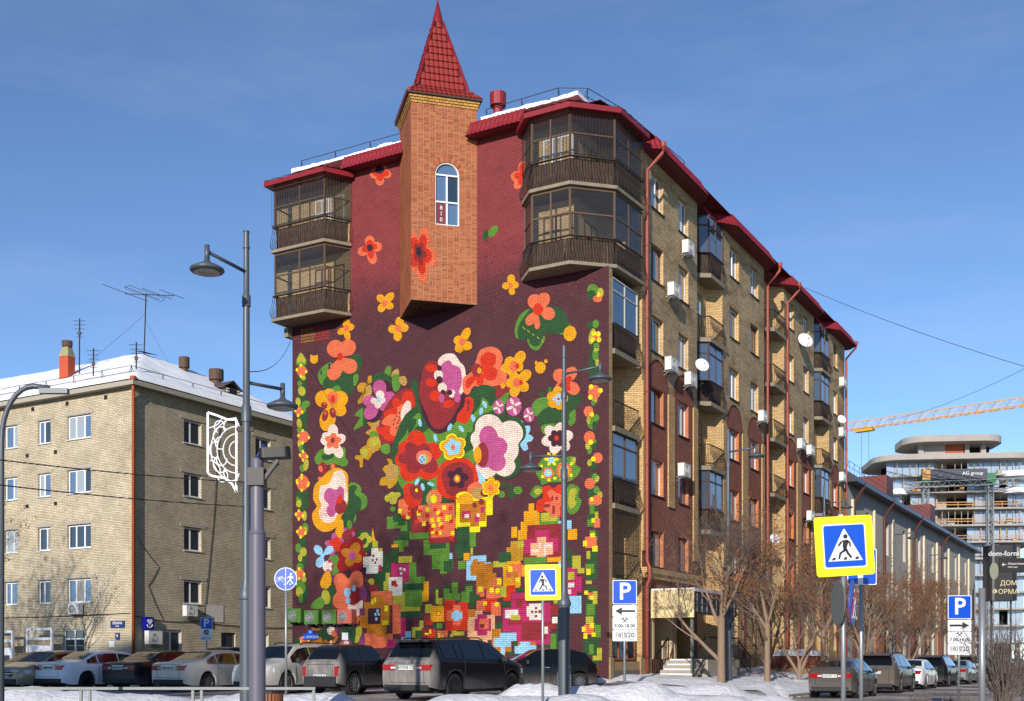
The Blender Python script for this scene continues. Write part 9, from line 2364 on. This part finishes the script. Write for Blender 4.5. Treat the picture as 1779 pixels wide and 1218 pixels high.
    def slope(x0, x1, back, s0, s1):
        m = MB(); k, nn = 5, 6; d = 1 if back else -1; G = []
        for i in range(k + 1):
            x = x0 + (x1 - x0) * i / k; z = ip(B['top'], x); zb = ip(B['belt'], x); w = half(x); yt = max(w * .3, w * .965 - (z - zb) * .42 - .1); dz = (ip(B['top'], x + .03) - ip(B['top'], x - .03)) / .06; nl = math.hypot(1, dz)
            G.append([(x - L / 2 - dz / nl * .016, yt * (j / nn * 2 - 1) * .97, z + .016 / nl - .012 * abs(j / nn * 2 - 1) ** 3) for j in range(nn + 1)])
        for i in range(k):
            for j in range(nn): m.quad(G[i][j], G[i][j + 1], G[i + 1][j + 1], G[i + 1][j])
        return m.mesh('windscreen' if not back else 'rear_window', M_cglass, False, True)
    g2 = [slope(B['rw'][0] + .03, B['rw'][1] - .02, True, 0, 0), slope(B['ws'][0] + .04, B['ws'][1] - .04, False, 0, 0)]
    un = MB(); un.box(.35 - L / 2, L / 2 - .45, -hw + .2, hw - .2, .2, .62); under = un.mesh('underside', M_plas, False)
    ty = MB(); W_ = .215
    prof = [(wr * .62, -W_ / 2 + .01), (wr * .9, -W_ / 2), (wr, -W_ / 2 + .035), (wr, W_ / 2 - .035), (wr * .9, W_ / 2), (wr * .62, W_ / 2 - .01)]
    ty.lathe(prof, 26); tyre = ty.mesh('tyre', M_tyre, False, False)
    rm = MB(); rm.lathe([(wr * .55, W_ / 2 - .1), (wr * .6, W_ / 2 - .02), (wr * .64, W_ / 2 + .004), (wr * .56, W_ / 2 - .03), (.05, W_ / 2 - .04)], 24)
    for k in range(10): a = 2 * PI * k / 10; rm.beam((0, 0, W_ / 2 - .012), (wr * .6 * math.cos(a), wr * .6 * math.sin(a), W_ / 2 - .012), .035, .03)
    rim = rm.mesh('rim', M_rim, False); rimk = rim.copy(); rimk.materials.clear(); rimk.materials.append(M_rimk)
    mr = MB(); mr.prism(rrect(-.06, .06, 0, .2, .05, 3), -.07, .07); mirror = mr.mesh('mirror', M_plas, False)
    hd = MB().box(-.09, .09, 0, .03, -.014, .014).mesh('door_handle', M_chrome, False)
    seam = MB()
    for x in list(B['cuts'][:2 if kind != 'boxy' else 1]) + [B['sw'][1] - .2 if kind != 'boxy' else 2.35]:
        for sgn in (1, -1):
            r = ring(x); P = [(x - L / 2, sgn * (p[1] + .002), p[2]) for p in r[1:7]]
            if r[1][2] < .4: seam.tube(P, .006, 4, cap=False)
    zr_ = B['belt'][0][1]; w0 = half(0) * .8
    for P in ([(-L / 2 - .004, -w0, .5), (-L / 2 - .004, w0, .5)], [(-L / 2 - .004, -w0 * .85, .5), (-L / 2 - .004, -w0 * .9, zr_ - .02)], [(-L / 2 - .004, w0 * .85, .5), (-L / 2 - .004, w0 * .9, zr_ - .02)], [(-L / 2 - .004, -w0, zr_), (-L / 2 - .004, w0, zr_)]): seam.tube(P, .006, 4, cap=False)
    for sgn in (1, -1): seam.tube([(q_[0], sgn * (q_[1] + .002), q_[2]) for q_ in [side(B['sw'][0] + (B['sw'][1] - B['sw'][0]) * k / 8, .04) for k in range(9)]], .01, 4, cap=False)
    seam = seam.mesh('door_seams', M_signk, False)
    CARM[kind] = (B, body, gl, g2, under, tyre, (rim, rimk), mirror, hd, seam, side, half, ip); return CARM[kind]
def car(kind, name, x, y, rz, paint, label, front=False, plate='', rimk=False, z=None, cat='car', sc=(1, 1, 1), tail='corner', group='cars parked in the street'):
    """x, y: middle of the visible end (tail, or nose when front=True)"""
    B, body, gl, g2, under, tyre, rims, mirror, hd, seam, side, half, _ = car_parts(kind); L, hw = B['L'] * sc[0], B['W'] / 2
    d = Vector((math.cos(rz), math.sin(rz))); c = Vector((x, y)) + d * (L / 2 if not front else -L / 2)
    z = gz(c.x, c.y) if z is None else z
    o = thing(name, label, cat, (c.x, c.y, z), rz, group); L = B['L']
    ps = []
    def part(n, me, par=o, loc=None, rot=None):
        q = ob(n, me, par, loc)
        if rot: q.rotation_euler = rot
        ps.append(q); return q
    bd = part('body', body.copy()); bd.data.materials.clear(); bd.data.materials.append(paint)
    for me in gl: part('side_window', me)
    part('rear_window', g2[0]); part('windscreen', g2[1]); part('underside', under); part('door_seams', seam)
    for ax in (B['ro'], B['ro'] + B['wb']):
        for s_ in (1, -1):
            w = part('wheel', tyre, o, (ax - L / 2, s_ * (hw - .125), B['wr']), (PI / 2 if s_ < 0 else -PI / 2, 0, 0)); ob('rim', rims[1 if rimk else 0], w)
    mx = B['sw'][1] - .25
    for s_ in (1, -1):
        q = part('mirror', mirror, o, (mx - L / 2, s_ * (half(mx) * .95), ip(B['belt'], mx) + .08)); q.scale = (1, s_, 1); q.data = mirror
        for cx_ in B['cuts'][:2]: part('door_handle', hd, o, (cx_ + .2 - L / 2, s_ * (half(cx_) * .985), ip(B['belt'], cx_) - .14))
    zb = B['belt'][0][1]; th = B['top'][0][1]
    if tail == 'tall':
        for s_ in (1, -1): part('tail_lamp', MB().prism(rrect(-.03, .16, -.07, .07, .03, 3), .85, 1.42).mesh('tail_lamp', M_tail, False), o, (.14 - L / 2, s_ * (hw * .8), 0), (0, rad(10), 0))
    else:
        tw, tz0, tz1 = (.2, .62, .92) if kind == 'boxy' else (.42, zb - .2, zb - .04)
        if kind == 'boxy': tw = .13
        for s_ in (1, -1):
            P = [(-.018, 0), (-.02, -tw), (.03, -tw), (.06, -.02), (.34, .055), (.34, .075), (.07, .035)]
            b = MB(); pts = [(p[0], s_ * p[1]) for p in P]; b.prism(pts if s_ > 0 else pts[::-1], tz0, tz1); part('tail_lamp', b.mesh('tail_lamp', M_tail, False), o, (-L / 2, s_ * half(0) * .985, 0))
            if kind != 'boxy': part('reversing_lamp', MB().box(-.026, -.01, -.16, .0, tz0 + .04, tz0 + .1).mesh('reversing_lamp', M_head, False), o, (-L / 2, s_ * (half(0) - tw * .75) + (.16 if s_ < 0 else 0), 0))
    part('rear_bumper', MB().box(-.035, .1, -hw * .78, hw * .78, .28, .44 if kind != 'boxy' else .6).mesh('rear_bumper', M_plas, False), o, (-L / 2, 0, 0)); pz = zb - .13 if kind in ('sedan', 'suv', 'liftback') else .55
    pz = max(.6, pz)
    part('number_plate', MB().box(-.03, -.015, -.26, .26, pz - .06, pz + .06).mesh('number_plate', M_plate, False), o, (-L / 2, 0, 0))
    part('tail_trim', MB().box(-.022, -.01, -.3, .3, pz + .075, pz + .1).mesh('tail_trim', M_chrome, False), o, (-L / 2, 0, 0))
    if plate and not front: lettering(plate, .1, M_signk, o, (-L / 2 - .034, 0, pz), (PI / 2, 0, -PI / 2), bold=.001)
    fz = B['belt'][-1][1]
    for s_ in (1, -1): part('head_lamp', MB().prism([(-.62, s_ * .06), (-.3, s_ * .02), (-.03, s_ * -.18), (-.03, s_ * -.5), (-.2, s_ * -.42), (-.62, s_ * -.05)] if s_ < 0 else [(-.62, -.05), (-.2, -.42), (-.03, -.5), (-.03, -.18), (-.3, .02), (-.62, .06)], fz - .02, fz + .13).mesh('head_lamp', M_head, False), o, (L / 2, s_ * (hw * .92), 0))
    part('grille', MB().box(-.1, .015, -.42, .42, fz - .1, fz + .06).mesh('grille', M_plas, False), o, (L / 2, 0, 0)); part('front_bumper', MB().box(-.1, .03, -hw * .7, hw * .7, .25, .42).mesh('front_bumper', M_plas, False), o, (L / 2, 0, 0))
    part('number_plate', MB().box(.02, .035, -.26, .26, .46, .57).mesh('number_plate', M_plate, False), o, (L / 2, 0, 0))
    if front: part('grille_bar', MB().box(.015, .03, -.45, .45, fz - .02, fz + .01).mesh('grille_bar', M_chrome, False), o, (L / 2, 0, 0)); lettering(plate, .1, M_signk, o, (L / 2 + .038, 0, .515), (PI / 2, 0, PI / 2), bold=.001)
    if kind == 'suv':
        for s_ in (1, -1): part('roof_rail', MB().tube([(.6 - L / 2, s_ * .62, 1.66), (.75 - L / 2, s_ * .62, 1.74), (2.6 - L / 2, s_ * .62, 1.77), (2.8 - L / 2, s_ * .62, 1.7)], .02, 5).mesh('roof_rail', M_plas, False))
        part('rear_wiper', MB().beam((.1 - L / 2, .0, 1.2), (.24 - L / 2, .35, 1.3), .02, .02).mesh('rear_wiper', M_signk, False)); part('roof_spoiler', MB().box(.22, .6, -.6, .6, 1.6, 1.66).mesh('roof_spoiler', M_plas, False), o, (-L / 2, 0, .02))
    if kind in ('sedan', 'liftback'): part('exhaust', MB().lathe([(.035, 0), (.035, .12)], 10).mesh('exhaust', M_chrome, False), o, (-L / 2 - .02, .5, .3), (0, PI / 2, 0))
    if sc != (1, 1, 1): o.scale = sc
    return o
def paint(name, col, metal=.3, dirt=.5, zt=.65, zf=.45, tail=None): dk = col[0] < .03; return pm('car_paint_' + name, col, .26 if dk else .3, 0 if dk else metal, .06, 3, coat=.12 if dk else .5, spec=.35 if dk else .5, dirt=(SALT, zt, zf, dirt) + ((tail,) if tail else ()))
HD_ = math.atan2(.8684, .4959)
C_ = lambda u, D: at0(u, D)
def at0(u, D): return (u - 889.5) / FPX * D, D
x, y = at0(706, 31.6); car('suv', 'large_suv', x, y, rad(57), paint('dirty_black', S(20, 20, 23), .3, .3, .6, .4, -2.42), 'black large SUV with salt caked tailgate, nearest in the car park', plate='А777НВ 172', rimk=True)
x, y = at0(556, 36.3); car('boxy', 'boxy_offroader', x, y, rad(59), paint('black_old', S(26, 26, 28), .2, .45, .7, .5, -1.87), 'dirty black boxy three door off-roader beside the large SUV', plate='Н015СВ 72')
x, y = at0(432, 37.6); car('suv', 'compact_suv', x, y, HD_ + PI, paint('silver_beige', S(196, 192, 184), .3, .4), 'silver compact SUV facing the viewer behind the street lamp post', True, 'А413НО 72', sc=(.92, .95, .97))
x, y = at0(292, 39.6); car('sedan', 'sedan', x, y, HD_, paint('cream_white', S(226, 219, 200), .0, .45, .9, .5), 'cream white dusty sedan seen from behind at left', plate='В721НК 72')
x, y = at0(205, 41.4); car('sedan', 'sedan', x, y, HD_ + .05, paint('black_gloss', S(14, 15, 18), .2, .5), 'black sedan with bright tail lamps between two white cars', plate='Х843НР 72')
x, y = at0(84, 41.5); car('sedan', 'sedan', x, y, HD_ - .04, paint('white_clean', S(236, 238, 242), .0, .2, .5, .4), 'clean white sedan with boot spoiler, left of the black sedan', plate='У809СС 00', rimk=True)
x, y = at0(8, 41.8); car('sedan', 'sedan', x, y, HD_ + PI, paint('gold_beige', S(160, 144, 118), .4, .5), 'beige sedan facing the viewer at the left edge', True, 'К204ОР 72')
x, y = at0(-8, 47.5); car('sedan', 'sedan', x, y, HD_ + PI, paint('dark_blue', S(28, 34, 50), .3, .5), 'dark sedan behind the beige one at the left edge', True, '')
x, y = at0(840, 41.4); car('hatch', 'hatchback', x, y, rad(196), paint('black_hatch', S(18, 17, 19), .2, .55), 'black hatchback parked along the mural with nose to the left', True, '')
x, y = at0(470, 46.5); car('sedan', 'sedan', x, y, HD_, paint('dark_green', S(28, 40, 44), .3, .5), 'dark sedan half hidden behind the silver compact SUV')
x, y = at0(330, 50.5); car('sedan', 'sedan', x, y, HD_ + PI, paint('graphite', S(70, 72, 78), .3, .5), 'grey sedan behind the cream one by the entrance', True)
row = [('liftback', 'hybrid_liftback', 2.0, 'graphite_bronze', (92, 86, 82), 'dark grey liftback with clear tail lamps, first in the side street row', 'К821РУ 72', 'corner', (1, 1, 1)),
       ('suv', 'boxy_suv', 9.1, 'taupe', (104, 96, 90), 'taupe SUV with tall red tail lamps, second in the row', 'М110КУ 72', 'tall', (.95, .92, .98)),
       ('sedan', 'sedan', 16.0, 'white_row', (232, 234, 238), 'white sedan in the side street row behind the taupe SUV', 'О305ТУ 72', 'corner', (.95, .95, .98)),
       ('suv', 'minivan', 22.2, 'black_van', (26, 30, 30), 'black minivan just beyond the white sedan', 'Е518АР 72', 'tall', (.95, .93, .95)),
       ('sedan', 'sedan', 28.8, 'silver_old', (140, 146, 150), 'old silver sedan fifth in the side street row', 'С771МВ 72', 'corner', (.98, .95, .95)),
       ('suv', 'crossover', 35.8, 'pearl', (196, 192, 182), 'pearl white crossover in the far row', 'Т040ЕК 72', 'corner', (1, .95, .98)),
       ('sedan', 'sedan', 43.2, 'dark_grey', (60, 60, 66), 'dark grey sedan near the far end of the row', 'Р636ОО 72', 'corner', (1, 1, 1)),
       ('sedan', 'sedan', 50.0, 'mid_grey', (150, 150, 152), 'light grey sedan almost last in the row', '', 'corner', (1, 1, 1)),
       ('hatch', 'hatchback', 56.5, 'deep_red', (110, 28, 28), 'dark red hatchback last in the row', '', 'corner', (1, 1, 1))]
for k, (kd, nm, ly, pn, col, lab, pt, tl, sc) in enumerate(row):
    x, y = L2W(7.95 + .1 * math.sin(k * 2), ly); car(kd, nm, x, y, HD_ + .015 * math.sin(k * 3), paint(pn, S(*col), .35 if 'white' not in pn else 0, .4), lab, plate=pt, tail=tl, sc=sc, z=0.0)
# ================================================================= trees
M_bark = pm('grey_brown_bark', S(132, 110, 92), .9, var=.3, scale=7, bump=.6, bscale=18); M_twig = pm('twig_bark', S(100, 90, 84), .9, var=.3, scale=5); M_key = pm('dry_maple_keys', S(116, 76, 46), .9, var=.45, scale=11)
def grow(rng, big, fine, keys, p, d, L, r, lev, maxl, spread, key_p, droop=0.):
    """one limb: bends as it grows, throws side shoots, thin ends go into the twig mesh"""
    n = 4 if lev < 2 else 3; pts = [p.copy()]; rs = [r]; q = p.copy(); dd = d.copy()
    for i in range(n):
        dd = (dd + Vector((rng.uniform(-1, 1), rng.uniform(-1, 1), rng.uniform(-.5, .8))) * (.13 if lev < 2 else .2) + Vector((0, 0, .05 - droop * lev * .05))).normalized()
        q = q + dd * (L / n); pts.append(q.copy()); rs.append(r * (1 - .5 * (i + 1) / n))
    (big if r > .022 else fine).tube(pts, rs, 7 if r > .05 else (4 if r > .012 else 3), cap=False)
    if lev >= maxl:
        if rng.random() < key_p:
            for _ in range(rng.randint(3, 6)):
                c = pts[-1].lerp(pts[1], rng.random()) + Vector((rng.gauss(0, .04), rng.gauss(0, .04), -rng.random() * .14)); a = rng.uniform(0, 6.28); s_ = rng.uniform(.028, .055); u = Vector((math.cos(a), math.sin(a), rng.uniform(-.6, .2))) * s_; w = Vector((-math.sin(a) * .3, math.cos(a) * .3, -1.1)) * s_; keys.quad(c - u, c + w * .3, c + u + w, c - u * .2 + w * 1.2)
        return
    k = (3 if lev < 2 else 4) + (rng.random() < .5)
    for i in range(k):
        t = rng.uniform(.35, 1) if i else 1.0; j = min(len(pts) - 2, int(t * (len(pts) - 1))); f = t * (len(pts) - 1) - j; b = pts[j].lerp(pts[j + 1], min(1, f))
        ax = Vector((rng.uniform(-1, 1), rng.uniform(-1, 1), rng.uniform(-.25, .55))).normalized(); nd = (dd * (1 - spread * (.7 if i else .35)) + ax * spread).normalized()
        grow(rng, big, fine, keys, b, nd, L * rng.uniform(.58, .82), rs[min(len(rs) - 1, j + 1)] * (.62 if i else .8), lev + 1, maxl, spread, key_p, droop)
def tree_meshes(seed, limbs, trunk_h, r, maxl=5, spread=.62, key_p=.5, lean=(0, 0), L0=1.6):
    rng = random.Random(seed); big, fine, keys = MB(), MB(), MB()
    pts = [Vector((0, 0, -.3)), Vector((lean[0] * .3, lean[1] * .3, trunk_h * .4)), Vector((lean[0], lean[1], trunk_h))]; big.tube([pts[0], Vector((0, 0, .1)), pts[1], pts[2]], [r * 1.25, r * 1.05, r * .95, r * .85], 9)
    for (h, az, el, L, rr_) in limbs:
        b = pts[1].lerp(pts[2], max(0, min(1, (h - trunk_h * .4) / (trunk_h * .6)))) if h > trunk_h * .4 else Vector((0, 0, h)); d = Vector((math.cos(rad(az)) * math.cos(rad(el)), math.sin(rad(az)) * math.cos(rad(el)), math.sin(rad(el)))); grow(rng, big, fine, keys, b, d, L, rr_, 1, maxl, spread, key_p)
    return big.mesh('trunk', M_bark, False, True), fine.mesh('crown', M_twig, False), (keys.mesh('seed_clusters', M_key, False) if keys.f else None)
TREES = [
    tree_meshes(11, [(1.0, 168, 38, 2.3, .085), (2.2, 150, 55, 1.7, .08), (2.6, 60, 62, 1.7, .08), (2.6, -20, 58, 1.6, .075), (2.6, 250, 60, 1.5, .07), (2.6, 10, 80, 1.9, .09)], 2.6, .15, 6, .6, .02),
    tree_meshes(23, [(2.0, 20, 55, 1.5, .07), (2.1, 140, 50, 1.6, .07), (2.3, 260, 55, 1.5, .07), (2.4, 80, 75, 1.8, .08), (1.7, 200, 35, 1.4, .06)], 2.4, .115, 5, .6, .4),
    tree_meshes(37, [(.35, 20, 68, 2.3, .085), (.35, 160, 66, 2.2, .08), (.9, 280, 55, 1.5, .06), (.9, 80, 60, 1.6, .06)], 1.0, .1, 5, .58, .35),
]
def tree(x, y, kind, rz, sc, label, z=None):
    z = gz(x, y) + .18 if z is None else z
    o = thing('bare_tree', label, 'tree', (x, y, z), rz, 'bare trees along the side street')
    t, c, k = TREES[kind]
    for n, me in (('trunk', t), ('crown', c), ('seed_clusters', k)):
        if me is None: continue
        q = ob(n, me, o); q.scale = (sc, sc, sc)
        if n == 'seed_clusters': q['kind'] = 'stuff'
def at(u, D): return (u - 889.5) / FPX * D, D
x, y = at(1253, 43.4); tree(x, y, 0, 0., 1.05, 'forked bare tree with a low limb reaching left, nearest the steps', .3)
x, y = at(1333, 44.2); tree(x, y, 1, .6, 1.08, 'bare tree with brown seed clusters, second from the corner', .3)
x, y = at(1389, 48.5); tree(x, y, 2, .2, 1.0, 'bare tree splitting in two near the ground before the planter', .35)
labs = ['brown seeded tree behind the big crossing sign post', 'bare tree right of the big crossing sign', 'bare tree beyond the white parked car', 'bare tree before the terracotta ground floor', 'brown seeded tree halfway down the side street', 'bare tree behind the far parking sign', 'bare tree near the end of the side street', 'farthest bare tree down the side street']
for k in range(8):
    lx = 4.6 + .7 * math.sin(k * 2.3); ly = 14 + k * 6.2; x, y = L2W(lx, ly); tree(x, y, [1, 2, 1, 2, 1, 1, 2, 1][k], k * 1.9, 1.0 + .12 * math.sin(k * 1.7) + .1, labs[k])
for k in range(6):
    x, y = L2W(3.0 + .5 * math.sin(k), 10.5 + k * 8.5); tree(x, y, [2, 1][k % 2], k * 1.3 + .5, .95 + .08 * math.cos(k), ['bare tree close to the facade behind the brick planter', 'bare tree close to the wall past the second downpipe', 'slender bare tree at the far end of the red roofed block', 'bare tree where the long pale building begins', 'bare tree by the middle of the long pale building', 'bare tree by the far half of the long pale building'][k])
tree(-33.0, 35.0, 0, 2.0, 2.3, 'bare tree left of the picture that shades the pale block', .3); tree(-24.5, 51.0, 0, 1.4, 1.2, 'bare tree at the left edge before the pale block', .3); tree(-18.3, 9.5, 0, .8, 3.3, 'tall unseen bare tree added to shade the mural', 0.)  # the last, tallest one is unseen and added to shade the mural
# shrubs at the right
def shrub(x, y, n, hgt, seed, label, spread=.55):
    rng = random.Random(seed); b = MB()
    for k in range(n):
        a = rng.uniform(0, 2 * PI); t = rng.uniform(.05, spread); d = Vector((math.cos(a) * t, math.sin(a) * t, 1)).normalized(); L = hgt * rng.uniform(.6, 1.1); p = Vector((rng.gauss(0, .1), rng.gauss(0, .1), 0)); pts = [p]
        for i in range(4): d = (d + Vector((rng.gauss(0, .1), rng.gauss(0, .1), .03))).normalized(); pts.append(pts[-1] + d * L / 4)
        b.tube(pts, [.016, .013, .01, .007, .004], 4, cap=False)
        for i in range(6):
            j = rng.randint(1, 3); q = pts[j].lerp(pts[j + 1], rng.random()); dd = (d + Vector((rng.gauss(0, .5), rng.gauss(0, .5), rng.gauss(.1, .3)))).normalized(); b.tube([q, q + dd * L * .18, q + (dd + Vector((0, 0, .3))).normalized() * L * .34], [.007, .005, .003], 3, cap=False)
    o = thing('bare_shrub', label, 'shrub', (x, y, gz(x, y) + .1)); b.build('stems', M_twig, o, uv=False); return o
x, y = at(1744, 30); shrub(x, y, 95, 2.0, 3, 'large bare shrub fanning up at the right edge'); x, y = at(1790, 32); shrub(x, y, 60, 1.9, 8, 'bare shrub cut by the right edge of the picture')
x, y = at(1600, 26); shrub(x, y, 30, .5, 5, 'low dry shrub in the snow by the near kerb'); x, y = at(1660, 25.6); shrub(x, y, 34, .55, 6, 'low dry shrub in the snow left of the thick post')
